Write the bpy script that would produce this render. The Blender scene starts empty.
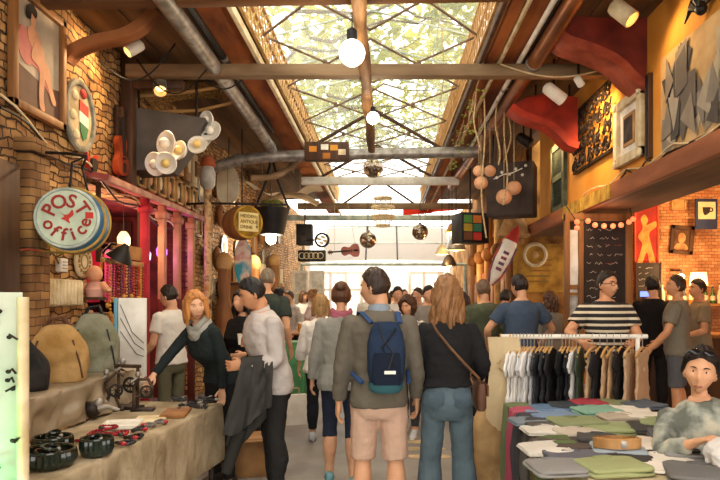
import bpy, bmesh, math, random
from math import sin, cos, pi, radians, sqrt, exp
from mathutils import Vector, Matrix, noise
V = Vector
SC = bpy.context.scene
COL = SC.collection

# ------------------------------------------------------------------ camera, world, exposure
F, CX, CY, EYE = 620.0, 385.0, 297.0, 1.62
cam_data = bpy.data.cameras.new('camera')
cam_data.sensor_width = 36.0
cam_data.lens = F / 720.0 * 36.0
cam_data.shift_x = -(CX - 360.0) / 720.0
cam_data.shift_y = (CY - 240.0) / 720.0
cam_data.clip_start = 0.05
cam = bpy.data.objects.new('camera', cam_data)
COL.objects.link(cam)
cam.location = (0, 0, EYE)
cam.rotation_euler = (pi / 2, 0, 0)
SC.camera = cam

world = bpy.data.worlds.new('sky')
SC.world = world
world.use_nodes = True
_bg = world.node_tree.nodes['Background']
_bg.inputs[0].default_value = (1.0, 0.95, 0.86, 1)
_bg.inputs[1].default_value = 3.0

SC.view_settings.view_transform = 'Standard'
SC.view_settings.look = 'None'
SC.view_settings.gamma = 1.0
SC.view_settings.exposure = 0.36
SC.cycles.use_denoising = True
SC.cycles.max_bounces = 8
SC.cycles.transparent_max_bounces = 16
SC.cycles.sample_clamp_indirect = 6.0

# ------------------------------------------------------------------ helpers
rnd = random.Random(7)

def P(px, py, d):
    return V(((px - CX) * d / F, d, EYE + (CY - py) * d / F))

def lin(c):
    return c / 12.92 if c <= 0.04045 else ((c + 0.055) / 1.055) ** 2.4

def hx(h):
    if not isinstance(h, str):
        return tuple(h)[:3]
    h = h.lstrip('#')
    return tuple(lin(int(h[i:i + 2], 16) / 255) for i in (0, 2, 4))

def xf(loc=(0, 0, 0), rz=0.0, rx=0.0, ry=0.0):
    return (Matrix.Translation(V(loc)) @ Matrix.Rotation(rz, 4, 'Z') @ Matrix.Rotation(rx, 4, 'X')
            @ Matrix.Rotation(ry, 4, 'Y'))

def look(loc, direction, up=(0, 0, 1)):
    """matrix whose local Z runs along direction"""
    z = V(direction).normalized()
    u = V(up)
    if abs(z.dot(u)) > 0.98:
        u = V((0, 1, 0))
    x = u.cross(z).normalized()
    y = z.cross(x)
    m = Matrix((x, y, z)).transposed().to_4x4()
    m.translation = V(loc)
    return m

_chars = {}
SPLIT = {'hanger', 'bracket', 'edge_batten', 'rail', 'cord', 'strap', 'handle', 'seam', 'frame_rail', 'header', 'border', 'arm', 'gunwale', 'stand', 'feet', 'binding', 'eye_hole', 'hook_rail', 'wing', 'corner_carving', 'header_pipe', 'cross_arm'}

class MB:
    def __init__(s):
        s.v, s.f, s.m, s.cur = [], [], [], 0

    def add(s, vs, fs, M=None):
        o = len(s.v)
        if M is not None:
            s.v.extend((M @ V(v))[:] for v in vs)
        else:
            s.v.extend(tuple(v) for v in vs)
        s.f.extend(tuple(i + o for i in f) for f in fs)
        s.m.extend([s.cur] * len(fs))
        return s

    def loft(s, rings, cap=True, M=None, closed=True):
        n = len(rings[0])
        vs = [p for r in rings for p in r]
        fs = []
        for k in range(len(rings) - 1):
            for i in range(n if closed else n - 1):
                j = (i + 1) % n
                fs.append((k * n + i, k * n + j, (k + 1) * n + j, (k + 1) * n + i))
        if cap:
            fs.append(tuple(range(n))[::-1])
            fs.append(tuple((len(rings) - 1) * n + i for i in range(n)))
        return s.add(vs, fs, M)

    def tube(s, pts, r, n=8, M=None, cap=True, flat=1.0, up=None):
        pts = [V(p) for p in pts]
        if not hasattr(r, '__len__'):
            r = [r] * len(pts)
        rings = []
        prev = None
        for i, p in enumerate(pts):
            t = (pts[min(i + 1, len(pts) - 1)] - pts[max(i - 1, 0)])
            if t.length < 1e-9:
                t = V((0, 0, 1))
            t.normalize()
            if prev is None:
                a = V(up) if up else (V((0, 0, 1)) if abs(t.z) < 0.9 else V((0, 1, 0)))
            else:
                a = prev
            u = (a - t * a.dot(t))
            if u.length < 1e-6:
                u = t.orthogonal()
            u.normalize()
            w = t.cross(u)
            prev = u
            rings.append([p + (u * cos(2 * pi * k / n) * flat + w * sin(2 * pi * k / n)) * r[i] for k in range(n)])
        return s.loft(rings, cap, M)

    def box(s, c, size, M=None, bev=0.0):
        x, y, z = [a / 2 for a in size]
        b = min(bev, x * .9, y * .9, z * .9)
        c = V(c)
        if b <= 0:
            vs = [c + V((sx * x, sy * y, sz * z)) for sz in (-1, 1) for sy in (-1, 1) for sx in (-1, 1)]
            fs = [(0, 2, 3, 1), (4, 5, 7, 6), (0, 1, 5, 4), (2, 6, 7, 3), (0, 4, 6, 2), (1, 3, 7, 5)]
            return s.add(vs, fs, M)
        def ring(xx, yy, z_):
            pts = []
            for sx, sy in ((1, 1), (-1, 1), (-1, -1), (1, -1)):
                cxp, cyp = sx * (xx - b), sy * (yy - b)
                a = {(1, 1): 0, (-1, 1): 1, (-1, -1): 2, (1, -1): 3}[(sx, sy)] * pi / 2
                for k in range(3):
                    an = a + k * pi / 4
                    pts.append(c + V((cxp + b * cos(an), cyp + b * sin(an), z_)))
            return pts
        rings = []
        for t in (0, .5, 1):
            an = t * pi / 2
            ins = b * (1 - sin(an)) if False else b * (1 - sin(an))
            rings.append(ring(x - ins, y - ins, -z + b * (1 - cos(an))))
        for t in (1, .5, 0):
            an = t * pi / 2
            ins = b * (1 - sin(an))
            rings.append(ring(x - ins, y - ins, z - b * (1 - cos(an))))
        return s.loft(rings, True, M)

    def lathe(s, prof, n=20, M=None, cap=True):
        return s.loft([[V((r * cos(2 * pi * k / n), r * sin(2 * pi * k / n), z)) for k in range(n)] for r, z in prof], cap, M)

    def prism(s, outline, depth, M=None):
        """outline (x, z) extruded along y, centred"""
        n = len(outline)
        vs = [V((x, -depth / 2, z)) for x, z in outline] + [V((x, depth / 2, z)) for x, z in outline]
        fs = [tuple(range(n)), tuple(range(2 * n - 1, n - 1, -1))]
        for i in range(n):
            j = (i + 1) % n
            fs.append((j, i, n + i, n + j))
        return s.add(vs, fs, M)

    def ball(s, c, r, M=None, nu=14, nv=10):
        if not hasattr(r, '__len__'):
            r = (r, r, r)
        c = V(c)
        rings = []
        for k in range(1, nv):
            a = pi * k / nv
            rings.append([c + V((r[0] * sin(a) * cos(2 * pi * i / nu), r[1] * sin(a) * sin(2 * pi * i / nu), -r[2] * cos(a))) for i in range(nu)])
        vs = [p for q in rings for p in q] + [c - V((0, 0, r[2])), c + V((0, 0, r[2]))]
        fs = []
        for k in range(len(rings) - 1):
            for i in range(nu):
                j = (i + 1) % nu
                fs.append((k * nu + i, k * nu + j, (k + 1) * nu + j, (k + 1) * nu + i))
        b, t = len(vs) - 2, len(vs) - 1
        L = (len(rings) - 1) * nu
        for i in range(nu):
            j = (i + 1) % nu
            fs.append((b, j, i))
            fs.append((L + i, L + j, t))
        return s.add(vs, fs, M)

    def grid(s, fn, nu, nv, M=None):
        vs = [fn(i / nu, j / nv) for j in range(nv + 1) for i in range(nu + 1)]
        fs = [(j * (nu + 1) + i, j * (nu + 1) + i + 1, (j + 1) * (nu + 1) + i + 1, (j + 1) * (nu + 1) + i)
              for j in range(nv) for i in range(nu)]
        return s.add(vs, fs, M)

    def sheet(s, fn, nu, nv, th=0.004, M=None):
        """a closed thin slab following fn(u,v)"""
        P0 = [[V(fn(i / nu, j / nv)) for i in range(nu + 1)] for j in range(nv + 1)]
        A, B = [], []
        for j in range(nv + 1):
            for i in range(nu + 1):
                du = P0[j][min(i + 1, nu)] - P0[j][max(i - 1, 0)]
                dv = P0[min(j + 1, nv)][i] - P0[max(j - 1, 0)][i]
                nn = du.cross(dv)
                nn = nn.normalized() if nn.length > 1e-12 else V((0, 0, 1))
                A.append(P0[j][i] + nn * th / 2)
                B.append(P0[j][i] - nn * th / 2)
        w = nu + 1
        N = len(A)
        fs = []
        for j in range(nv):
            for i in range(nu):
                a, b, c, d = j * w + i, j * w + i + 1, (j + 1) * w + i + 1, (j + 1) * w + i
                fs.append((a, b, c, d))
                fs.append((N + d, N + c, N + b, N + a))
        for i in range(nu):
            fs.append((i + 1, i, N + i, N + i + 1))
            q = nv * w
            fs.append((q + i, q + i + 1, N + q + i + 1, N + q + i))
        for j in range(nv):
            fs.append((j * w, (j + 1) * w, N + (j + 1) * w, N + j * w))
            fs.append(((j + 1) * w + nu, j * w + nu, N + j * w + nu, N + (j + 1) * w + nu))
        return s.add(A + B, fs, M)

    def torus(s, R, r, n=24, m=8, M=None):
        vs, fs = [], []
        for i in range(n):
            a = 2 * pi * i / n
            for j in range(m):
                b = 2 * pi * j / m
                vs.append(V(((R + r * cos(b)) * cos(a), (R + r * cos(b)) * sin(a), r * sin(b))))
        for i in range(n):
            for j in range(m):
                fs.append((i * m + j, ((i + 1) % n) * m + j, ((i + 1) % n) * m + (j + 1) % m, i * m + (j + 1) % m))
        return s.add(vs, fs, M)

    def text(s, t, size, M=None, depth=0.004, align='CENTER'):
        """lettering in the local XY plane, rising along +Y"""
        key = (t, align)
        if key not in _chars:
            cu = bpy.data.curves.new('t', 'FONT')
            cu.body = t
            cu.align_x = align
            cu.align_y = 'CENTER'
            cu.size = 1.0
            cu.offset = .018
            cu.extrude = 0.012
            cu.resolution_u = 3
            ob = bpy.data.objects.new('t', cu)
            COL.objects.link(ob)
            dg = bpy.context.evaluated_depsgraph_get()
            me = bpy.data.meshes.new_from_object(ob.evaluated_get(dg))
            _chars[key] = ([v.co[:] for v in me.vertices], [tuple(p.vertices) for p in me.polygons])
            bpy.data.objects.remove(ob)
            bpy.data.curves.remove(cu)
            bpy.data.meshes.remove(me)
        vs, fs = _chars[key]
        k = depth / 0.024
        return s.add([V((x * size, y * size, z * k)) for x, y, z in vs], fs, M)

    def mesh(s, name, mats, smooth=40):
        me = bpy.data.meshes.new(name)
        me.from_pydata(s.v, [], s.f)
        for m in (mats if isinstance(mats, (list, tuple)) else [mats]):
            me.materials.append(m)
        if any(s.m):
            me.polygons.foreach_set('material_index', s.m)
        finish(me, smooth)
        return me

    def pieces(s):
        p = list(range(len(s.v)))
        def find(i):
            while p[i] != i:
                p[i] = p[p[i]]
                i = p[i]
            return i
        for f in s.f:
            r = find(f[0])
            for i in f[1:]:
                p[find(i)] = r
        out = {}
        for f, m in zip(s.f, s.m):
            out.setdefault(find(f[0]), []).append((f, m))
        res = []
        for fl in out.values():
            q, mp = MB(), {}
            for f, m in fl:
                for i in f:
                    if i not in mp:
                        mp[i] = len(q.v)
                        q.v.append(s.v[i])
                q.f.append(tuple(mp[i] for i in f))
                q.m.append(m)
            res.append(q)
        return res

    def build(s, name, mats, parent=None, smooth=40, recalc=True):
        if name in SPLIT and parent is not None:
            o = None
            for q in s.pieces():
                o = q.build1(name, mats, parent, smooth, recalc)
            return o
        return s.build1(name, mats, parent, smooth, recalc)

    def build1(s, name, mats, parent=None, smooth=40, recalc=True):
        me = s.mesh(name, mats, smooth)
        if recalc:
            bm = bmesh.new()
            bm.from_mesh(me)
            bmesh.ops.recalc_face_normals(bm, faces=bm.faces)
            bm.to_mesh(me)
            bm.free()
            finish(me, smooth)
        return link(name, me, parent)

def finish(me, smooth):
    if smooth:
        me.polygons.foreach_set('use_smooth', [True] * len(me.polygons))
        me.set_sharp_from_angle(angle=radians(smooth))
    me.update()

def link(name, me, parent=None, M=None):
    o = bpy.data.objects.new(name, me)
    COL.objects.link(o)
    if parent is not None:
        o.parent = parent
    if M is not None:
        o.matrix_local = M
    return o

def tag(o, label=None, cat=None, group=None, kind=None):
    if label:
        o['label'] = label
    if cat:
        o['category'] = cat
    if group:
        o['group'] = group
    if kind:
        o['kind'] = kind
    return o

def struct(o):
    o['kind'] = 'structure'
    return o

def thing(name, label, cat, M=None, group=None):
    o = bpy.data.objects.new(name, None)
    o.empty_display_size = 0.1
    COL.objects.link(o)
    if M is not None:
        if not isinstance(M, Matrix):
            M = Matrix.Translation(V(M))
        o.matrix_world = M
    return tag(o, label, cat, group)

def dup(root, M, label=None, group=None):
    """copy of a thing with its parts and sub-parts"""
    r = root.copy()
    COL.objects.link(r)
    r.matrix_world = M
    if label:
        r['label'] = label
    if group:
        r['group'] = group
    for ch in list(root.children):
        c = ch.copy()
        COL.objects.link(c)
        c.parent = r
        for g in list(ch.children):
            e = g.copy()
            COL.objects.link(e)
            e.parent = c
    return r

def lamp(kind, loc, energy, color, parent=None, size=0.1, aim=None, angle=60, blend=.6):
    ld = bpy.data.lights.new('light', kind)
    ld.energy = energy
    ld.color = color
    if kind == 'AREA':
        ld.size = size
    else:
        ld.shadow_soft_size = size
    if kind == 'SPOT':
        ld.spot_size = radians(angle)
        ld.spot_blend = blend
    o = bpy.data.objects.new('light', ld)
    COL.objects.link(o)
    if parent is not None:
        o.parent = parent
    if aim is not None:
        o.matrix_local = look(loc, -V(aim))
    else:
        o.location = loc
    return o

# ------------------------------------------------------------------ materials
def _new(name):
    m = bpy.data.materials.new(name)
    m.use_nodes = True
    nt = m.node_tree
    return m, nt, nt.nodes, nt.links, nt.nodes['Principled BSDF']

def mat(name, c, c2=None, rough=.75, metal=0.0, scale=6.0, stretch=(1, 1, 1), bump=0.0, bscale=None, detail=5,
        lo=.35, hi=.65, sheen=0.0, emit=0.0, ecol=None, coat=0.0, c3=None, alpha=None, spec=.35):
    m, nt, N, L, b = _new(name)
    c = hx(c)
    c2 = hx(c2) if c2 else tuple(x * .72 for x in c)
    tc = N.new('ShaderNodeTexCoord')
    mp = N.new('ShaderNodeMapping')
    mp.inputs['Scale'].default_value = stretch
    L.new(tc.outputs['Object'], mp.inputs[0])
    nz = N.new('ShaderNodeTexNoise')
    nz.inputs['Scale'].default_value = scale
    nz.inputs['Detail'].default_value = detail
    L.new(mp.outputs[0], nz.inputs['Vector'])
    cr = N.new('ShaderNodeValToRGB')
    cr.color_ramp.elements[0].position = lo
    cr.color_ramp.elements[0].color = (*c2, 1)
    cr.color_ramp.elements[1].position = hi
    cr.color_ramp.elements[1].color = (*c, 1)
    if c3:
        e = cr.color_ramp.elements.new((lo + hi) / 2)
        e.color = (*hx(c3), 1)
    L.new(nz.outputs[0], cr.inputs[0])
    L.new(cr.outputs[0], b.inputs['Base Color'])
    b.inputs['Roughness'].default_value = rough
    b.inputs['Metallic'].default_value = metal
    b.inputs['Sheen Weight'].default_value = sheen
    b.inputs['Specular IOR Level'].default_value = spec
    b.inputs['Coat Weight'].default_value = coat
    if alpha is not None:
        b.inputs['Alpha'].default_value = alpha
    if bump:
        bn = N.new('ShaderNodeBump')
        bn.inputs['Strength'].default_value = bump
        bn.inputs['Distance'].default_value = .02
        n2 = N.new('ShaderNodeTexNoise')
        n2.inputs['Scale'].default_value = bscale or scale * 3
        n2.inputs['Detail'].default_value = 6
        L.new(mp.outputs[0], n2.inputs['Vector'])
        L.new(n2.outputs[0], bn.inputs['Height'])
        L.new(bn.outputs[0], b.inputs['Normal'])
    if emit:
        b.inputs['Emission Color'].default_value = (*hx(ecol or c), 1)
        b.inputs['Emission Strength'].default_value = emit
    return m

def wood(name, c, c2, axis='x', scale=5, rough=.6, bump=.25):
    st = {'x': (.12, 1, 1), 'y': (1, .12, 1), 'z': (1, 1, .12)}[axis]
    return mat(name, c, c2, rough=rough, scale=scale * 2.4, stretch=st, bump=bump, bscale=scale * 6, lo=.3, hi=.7)

def cloth(name, c, c2=None, rough=.9, scale=5, bump=.35, bscale=22):
    c = hx(c)
    return mat(name, c, c2 or tuple(x * .86 for x in c), rough=rough, scale=scale, bump=bump, bscale=bscale, sheen=.0, spec=.12)

def brick(name, c1, c2, mortar, plane='yz', scale=4.0, bump=.6, warp=.05, msize=.018):
    m, nt, N, L, b = _new(name)
    tc = N.new('ShaderNodeTexCoord')
    sp = N.new('ShaderNodeSeparateXYZ')
    cb = N.new('ShaderNodeCombineXYZ')
    L.new(tc.outputs['Object'], sp.inputs[0])
    L.new(sp.outputs['XYZ'.index(plane[0].upper())], cb.inputs[0])
    L.new(sp.outputs['XYZ'.index(plane[1].upper())], cb.inputs[1])
    nz = N.new('ShaderNodeTexNoise')
    nz.inputs['Scale'].default_value = 3
    nz.inputs['Detail'].default_value = 6
    L.new(tc.outputs['Object'], nz.inputs['Vector'])
    ad = N.new('ShaderNodeVectorMath')
    ad.operation = 'MULTIPLY_ADD'
    L.new(nz.outputs['Color'], ad.inputs[0])
    ad.inputs[1].default_value = (warp, warp, 0)
    L.new(cb.outputs[0], ad.inputs[2])
    br = N.new('ShaderNodeTexBrick')
    br.inputs['Scale'].default_value = scale
    br.inputs['Color1'].default_value = (*hx(c1), 1)
    br.inputs['Color2'].default_value = (*hx(c2), 1)
    br.inputs['Mortar'].default_value = (*hx(mortar), 1)
    br.inputs['Mortar Size'].default_value = msize
    br.inputs['Mortar Smooth'].default_value = .5
    L.new(ad.outputs[0], br.inputs[0])
    mx = N.new('ShaderNodeMixRGB')
    mx.blend_type = 'MULTIPLY'
    mx.inputs[0].default_value = .7
    cr = N.new('ShaderNodeValToRGB')
    cr.color_ramp.elements[0].position = .35
    cr.color_ramp.elements[0].color = (.35, .3, .25, 1)
    cr.color_ramp.elements[1].position = .6
    L.new(nz.outputs[0], cr.inputs[0])
    L.new(br.outputs[0], mx.inputs[1])
    L.new(cr.outputs[0], mx.inputs[2])
    L.new(mx.outputs[0], b.inputs['Base Color'])
    b.inputs['Roughness'].default_value = .9
    bn = N.new('ShaderNodeBump')
    bn.inputs['Strength'].default_value = bump
    bn.inputs['Distance'].default_value = .03
    sb = N.new('ShaderNodeMath')
    sb.operation = 'SUBTRACT'
    L.new(nz.outputs[0], sb.inputs[0])
    L.new(br.outputs['Fac'], sb.inputs[1])
    L.new(sb.outputs[0], bn.inputs['Height'])
    L.new(bn.outputs[0], b.inputs['Normal'])
    return m

def glow(name, c, strength):
    m, nt, N, L, b = _new(name)
    b.inputs['Base Color'].default_value = (*hx(c), 1)
    b.inputs['Emission Color'].default_value = (*hx(c), 1)
    b.inputs['Emission Strength'].default_value = strength
    return m

def bands(name, cols, axis='z', period=.06, rough=.9):
    """repeating stripes along an object axis"""
    m, nt, N, L, b = _new(name)
    tc = N.new('ShaderNodeTexCoord')
    sp = N.new('ShaderNodeSeparateXYZ')
    L.new(tc.outputs['Object'], sp.inputs[0])
    d = N.new('ShaderNodeMath')
    d.operation = 'DIVIDE'
    d.inputs[1].default_value = period
    L.new(sp.outputs['xyz'.index(axis)], d.inputs[0])
    fr = N.new('ShaderNodeMath')
    fr.operation = 'FRACT'
    L.new(d.outputs[0], fr.inputs[0])
    cr = N.new('ShaderNodeValToRGB')
    cr.color_ramp.interpolation = 'CONSTANT'
    for i, c in enumerate(cols):
        p = i / len(cols)
        if i < 2:
            e = cr.color_ramp.elements[i]
            e.position = p
        else:
            e = cr.color_ramp.elements.new(p)
        e.color = (*hx(c), 1)
    L.new(fr.outputs[0], cr.inputs[0])
    L.new(cr.outputs[0], b.inputs['Base Color'])
    b.inputs['Roughness'].default_value = rough
    return m

# ------------------------------------------------------------------ shared materials
M_CONC = mat('concrete', '#9b9690', '#77726c', rough=.6, scale=1.6, bump=.15, bscale=60, lo=.3, hi=.72)
M_STONE = mat('stone_plaster', '#d2a065', '#4a2f18', rough=.95, scale=4.5, stretch=(1, 1, .8), bump=1.0, bscale=11, lo=.34, hi=.60, c3='#a87640', detail=8)
M_STONE = brick('stone_wall', '#dcac6c', '#96683a', '#4a3018', 'yz', 3.3, 1.0, .2, .03)
M_BRICKL = brick('old_brick', '#b98a50', '#7e5630', '#4a3320', 'yz', 3.4)
M_BRICKF = brick('pale_brick', '#e0a26a', '#c07a48', '#7a4a28', 'xz', 5.0)
M_PLANKC = wood('roof_boards', '#8a6a48', '#3b2818', 'y', 1.6)
M_RUST = mat('rust_board', '#a8602c', '#5a2c12', rough=.8, scale=3.5, stretch=(1, .25, 1), bump=.5, c3='#8a4a20')
M_BEAM = wood('beam_timber', '#8a5c34', '#4a2c16', 'x', 2.2)
M_BEAMG = mat('weathered_beam', '#8d7456', '#5f4932', rough=.7, scale=5, stretch=(.2, 1, 1), bump=.3)
M_OCHRE = mat('ochre_panel', '#e2a040', '#bb7622', rough=.8, scale=1.6, bump=.15, lo=.25, hi=.8)
M_FASCIA = mat('red_fascia', '#a5643f', '#7c4527', rough=.7, scale=4, stretch=(1, .2, 1), bump=.2)
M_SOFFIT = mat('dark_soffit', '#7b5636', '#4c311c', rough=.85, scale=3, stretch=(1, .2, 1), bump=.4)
M_STEEL = mat('grey_steel', '#b0aaa2', '#7e786f', rough=.4, metal=.5, scale=9)
M_DARKM = mat('dark_iron', '#3a3029', '#1e1814', rough=.5, metal=.5, scale=12, bump=.2)
M_BLACK = mat('black_plastic', '#1c1a19', '#0e0d0c', rough=.5, scale=5)
M_WHITE = mat('white_paint', '#f0ece2', '#d8d2c4', rough=.5, scale=6)
M_CREAM = mat('cream_paint', '#e8d8b4', '#c4ad80', rough=.7, scale=6)
M_DWOOD = wood('dark_wood', '#5c3a20', '#2e1b0e', 'z', 3)
M_MWOOD = wood('mid_wood', '#a8713c', '#6c4420', 'z', 3)
M_LWOOD = wood('light_wood', '#cfa468', '#a57a42', 'x', 3)
M_CANV = cloth('natural_canvas', '#d8c29a')
M_ROPE = mat('rope', '#cbb287', '#98805a', rough=.9, scale=30)
M_TEAL = mat('pale_teal_paint', '#c4cfc4', '#8b998d', rough=.5, scale=5)
M_COPPER = mat('copper_pipe', '#b4703a', '#6c3c1c', rough=.35, metal=.6, scale=3, stretch=(1, .3, 1))
M_BULB = glow('bulb_light', '#fff0cf', 9)
M_WARM = glow('warm_lamp', '#ffb860', 6)
WARM = (1.0, .66, .32)
M_BRACE = mat('brace_steel', '#8a7058', '#5c4632', rough=.6, scale=6)
XL, XR = -3.1, 2.65

# ------------------------------------------------------------------ the setting
b = MB()
b.grid(lambda u, v: (-5 + 11 * u, -3 + 45 * v, 0), 22, 90)
struct(b.build('floor', M_CONC, recalc=False))

def rough_wall(b, y0, y1, z0, z1, x, side, amp=.03, step=.09):
    ny, nz = max(2, int((y1 - y0) / step)), max(2, int((z1 - z0) / step))
    def fn(u, v):
        y, z = y0 + (y1 - y0) * u, z0 + (z1 - z0) * v
        n = noise.noise(V((y * 1.7, z * 1.7, 3))) + .6 * noise.noise(V((y * 5, z * 6, 9)))
        return (x + side * amp * n, y, z)
    b.grid(fn, ny, nz)
    b.box((x - side * .22, (y0 + y1) / 2, (z0 + z1) / 2), (.3, y1 - y0, z1 - z0))

b = MB()
rough_wall(b, -3, 6.45, 0, 4.6, XL, 1)
rough_wall(b, 6.45, 9.95, 2.84, 4.6, XL, 1)
rough_wall(b, 9.95, 24, 0, 4.6, XL, 1)
struct(b.build('wall_left', M_STONE, recalc=False))

b = MB()
b.box((XR + .1, 3.5, 3.72), (.2, 14.2, 1.8))
struct(b.build('wall_right_upper', M_OCHRE))
b = MB()
rough_wall(b, 11.6, 24, 0, 4.6, XR, -1)
b.box((4.2, 11.66, 1.9), (3.2, .2, 3.8))
struct(b.build('wall_right_rear', mat('ochre_rear', '#c08a42', '#6c4520', scale=2.5, bump=.5, rough=.9), recalc=False))
b = MB()
b.box((5.0, 9.75, 1.9), (2.8, .22, 3.8))
struct(b.build('wall_bar', M_BRICKF))
b = MB()
b.box((6.2, 4.5, 1.9), (.2, 11, 3.8))
struct(b.build('wall_bar_side', M_OCHRE))
# mezzanine over the bar
b = MB()
b.box((3.0, 4.25, 2.83), (.72, 15.3, .16))
struct(b.build('ceiling_mezzanine', M_SOFFIT))
b = MB()
b.box((2.62, 4.25, 2.83), (.07, 15.3, .19), bev=.01)
struct(b.build('trim_1', M_FASCIA))
b = MB()
b.box((4.8, 4.25, 3.6), (3.0, 15.2, .12))
struct(b.build('ceiling_bar', M_SOFFIT))
b = MB()
b.box((2.583, 8.05, 2.835), (.02, 1.9, .17))
for k in range(10):
    b.box((2.57, 7.2 + k * .19, 2.835), (.012, .012, .17))
struct(b.build('trim_2', mat('yellow_slats', '#cda648', '#9a7428', scale=8)))
# roof sides
b = MB()
for k in range(8):
    x0 = -3.35 + k * .242
    b.box((x0 + .12, 7.5, 4.47 + .012 * (k % 2)), (.236, 21.0, .05))
struct(b.build('ceiling_left', M_PLANKC))
b = MB()
for k in range(7):
    x0 = 1.1 + k * .242
    b.box((x0 + .12, 7.5, 4.47 + .012 * (k % 2)), (.236, 21.0, .05))
struct(b.build('ceiling_right', M_PLANKC))
for n_, (x, w, z, m) in enumerate([(-1.66, .36, 4.38, M_RUST), (-1.44, .05, 4.33, M_CREAM), (1.22, .13, 4.36, M_RUST), (1.42, .2, 4.38, M_RUST), (1.09, .04, 4.33, M_DWOOD), (1.315, .035, 4.33, M_CREAM)]):
    b = MB()
    b.box((x, 11.2, z), (w, 18.0, .09), bev=.01)
    struct(b.build('trim_%d' % (n_ + 3), m))

# lattice kerbs along the rooflight
for side, x in (('left', -1.395), ('right', 1.07)):
    b = MB()
    for k in range(70):
        y = 4.6 + k * .2
        for s in (-1, 1):
            b.tube([(x + .01 * s, y, 4.42), (x + .01 * s, y + .42 * s, 4.92)], .011, 5)
    for z in (4.42, 4.66, 4.92):
        b.box((x, 11.2, z), (.035, 13.8, .03))
    o = b.build('rooflight_lattice', M_LWOOD)
    tag(o, 'criss-cross wooden lattice edging the glass roof %s' % ('on the copper pipe side' if side == 'right' else 'beside the wide rusty board'), 'lattice')

# glazed roof: ridge, glass, bars
M_GLASS, nt, N, L, bs = _new('dirty_glass')
tr = N.new('ShaderNodeBsdfTransparent')
tl = N.new('ShaderNodeBsdfTranslucent')
tl.inputs[0].default_value = (.95, .95, .9, 1)
mx = N.new('ShaderNodeMixShader')
nz = N.new('ShaderNodeTexNoise')
nz.inputs['Scale'].default_value = 1.3
nz.inputs['Detail'].default_value = 8
cr = N.new('ShaderNodeValToRGB')
cr.color_ramp.elements[0].position = .35
cr.color_ramp.elements[0].color = (.06, .06, .06, 1)
cr.color_ramp.elements[1].position = .7
cr.color_ramp.elements[1].color = (.30, .30, .30, 1)
L.new(nz.outputs[0], cr.inputs[0])
L.new(cr.outputs[0], mx.inputs[0])
L.new(tr.outputs[0], mx.inputs[1])
L.new(tl.outputs[0], mx.inputs[2])
L.new(mx.outputs[0], N['Material Output'].inputs[0])

RX, RZ, EZ = -.17, 5.25, 4.93
b = MB()
for y0 in [4.6 + k * 1.1 for k in range(13)]:
    for xe in (-1.42, 1.1):
        b.add([(xe, y0, EZ), (RX, y0, RZ), (RX, y0 + 1.09, RZ), (xe, y0 + 1.09, EZ)], [(0, 1, 2, 3)])
g = b.build('window_1', M_GLASS, smooth=0, recalc=False)
struct(g)
b = MB()
for k in range(14):
    y = 4.6 + k * 1.1
    for xe in (-1.42, 1.1):
        b.tube([(xe, y, EZ + .02), (RX, y, RZ + .02)], .014, 5)
for xe in (-1.42, 1.1):
    for t in (.33, .66):
        b.tube([(xe + (RX - xe) * t, 4.6, EZ + (RZ - EZ) * t + .02), (xe + (RX - xe) * t, 18.9, EZ + (RZ - EZ) * t + .02)], .007, 5)
for k in range(40):
    y = 4.8 + k * .34
    b.tube([(-1.42, y, EZ - .05), (1.1, y, EZ - .05)], .003, 4)
struct(b.build('window_1_frame', M_TEAL))

# cross bracing under the glass, one thing per bay
for k in range(6):
    y0, y1 = 5.55 + k * 1.75, 7.15 + k * 1.75
    t = thing('roof_brace', '%s crossed thin bars bracing the glass roof' % ['first bay of', 'second bay of', 'third bay of', 'fourth bay of', 'fifth bay of', 'farthest bay of'][k], 'brace', (RX, y0, 4.6))
    for xe in (-1.4, 1.06):
        for a, c in (((0, 0, .06), (xe - RX, y1 - y0, .04)), ((xe - RX, 0, .08), (0, y1 - y0, .1))):
            bb = MB()
            bb.tube([a, c], .016, 6)
            m_ = V(a).lerp(V(c), .5)
            bb.box(m_, (.06, .06, .04), bev=.01)
            bb.build('brace_bar', M_BRACE, t)

# ridge log
b = MB()
pts = [(-.22 + .008 * sin(k * 1.3), 4.4 + k * .42, 4.08 + .012 * sin(k * 2.1)) for k in range(16)]
b.tube(pts, [.068 + .008 * sin(k * 1.7) for k in range(16)], 10)
o = b.build('ridge_log', mat('rough_log', '#a87a48', '#5c3c20', scale=6, stretch=(1, .15, 1), bump=.9, bscale=30))
struct(o)
for n_, (y, z0, z1, x0, x1, m) in enumerate([(7.1, 4.13, 4.27, -2.95, 2.66, M_BEAMG), (13.0, 3.97, 4.13, -1.75, 1.55, M_WHITE),
                                             (15.6, 3.83, 3.98, -2.2, 2.2, M_BEAMG), (17.0, 3.72, 3.86, -2.9, 2.6, M_TEAL)]):
    b = MB()
    b.box(((x0 + x1) / 2, y, (z0 + z1) / 2), (x1 - x0, .14, z1 - z0), bev=.012)
    o = b.build('roof_beam', m)
    struct(o)
b = MB()
b.box((-1.0, 5.5, 4.265), (4.2, .14, .15), Matrix.Translation((-3.05, 0, 4.15)) @ Matrix.Rotation(-.018, 4, 'Y') @ Matrix.Translation((3.05, 0, -4.15)), bev=.012)
struct(b.build('roof_beam', M_BEAM))
b = MB()
for k, (a, c) in enumerate([((-1.4, 10.4, 4.05), (RX, 10.4, 4.75)), ((1.06, 10.4, 4.05), (RX, 10.4, 4.75)), ((-1.4, 13, 4.1), (RX, 13, 4.8)), ((1.06, 13, 4.1), (RX, 13, 4.8)), ((-1.4, 17, 4.0), (RX, 17, 4.85)), ((1.06, 17, 4.0), (RX, 17, 4.85))]):
    b.tube([a, c], .03, 6)
struct(b.build('roof_truss', M_DWOOD))

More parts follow.
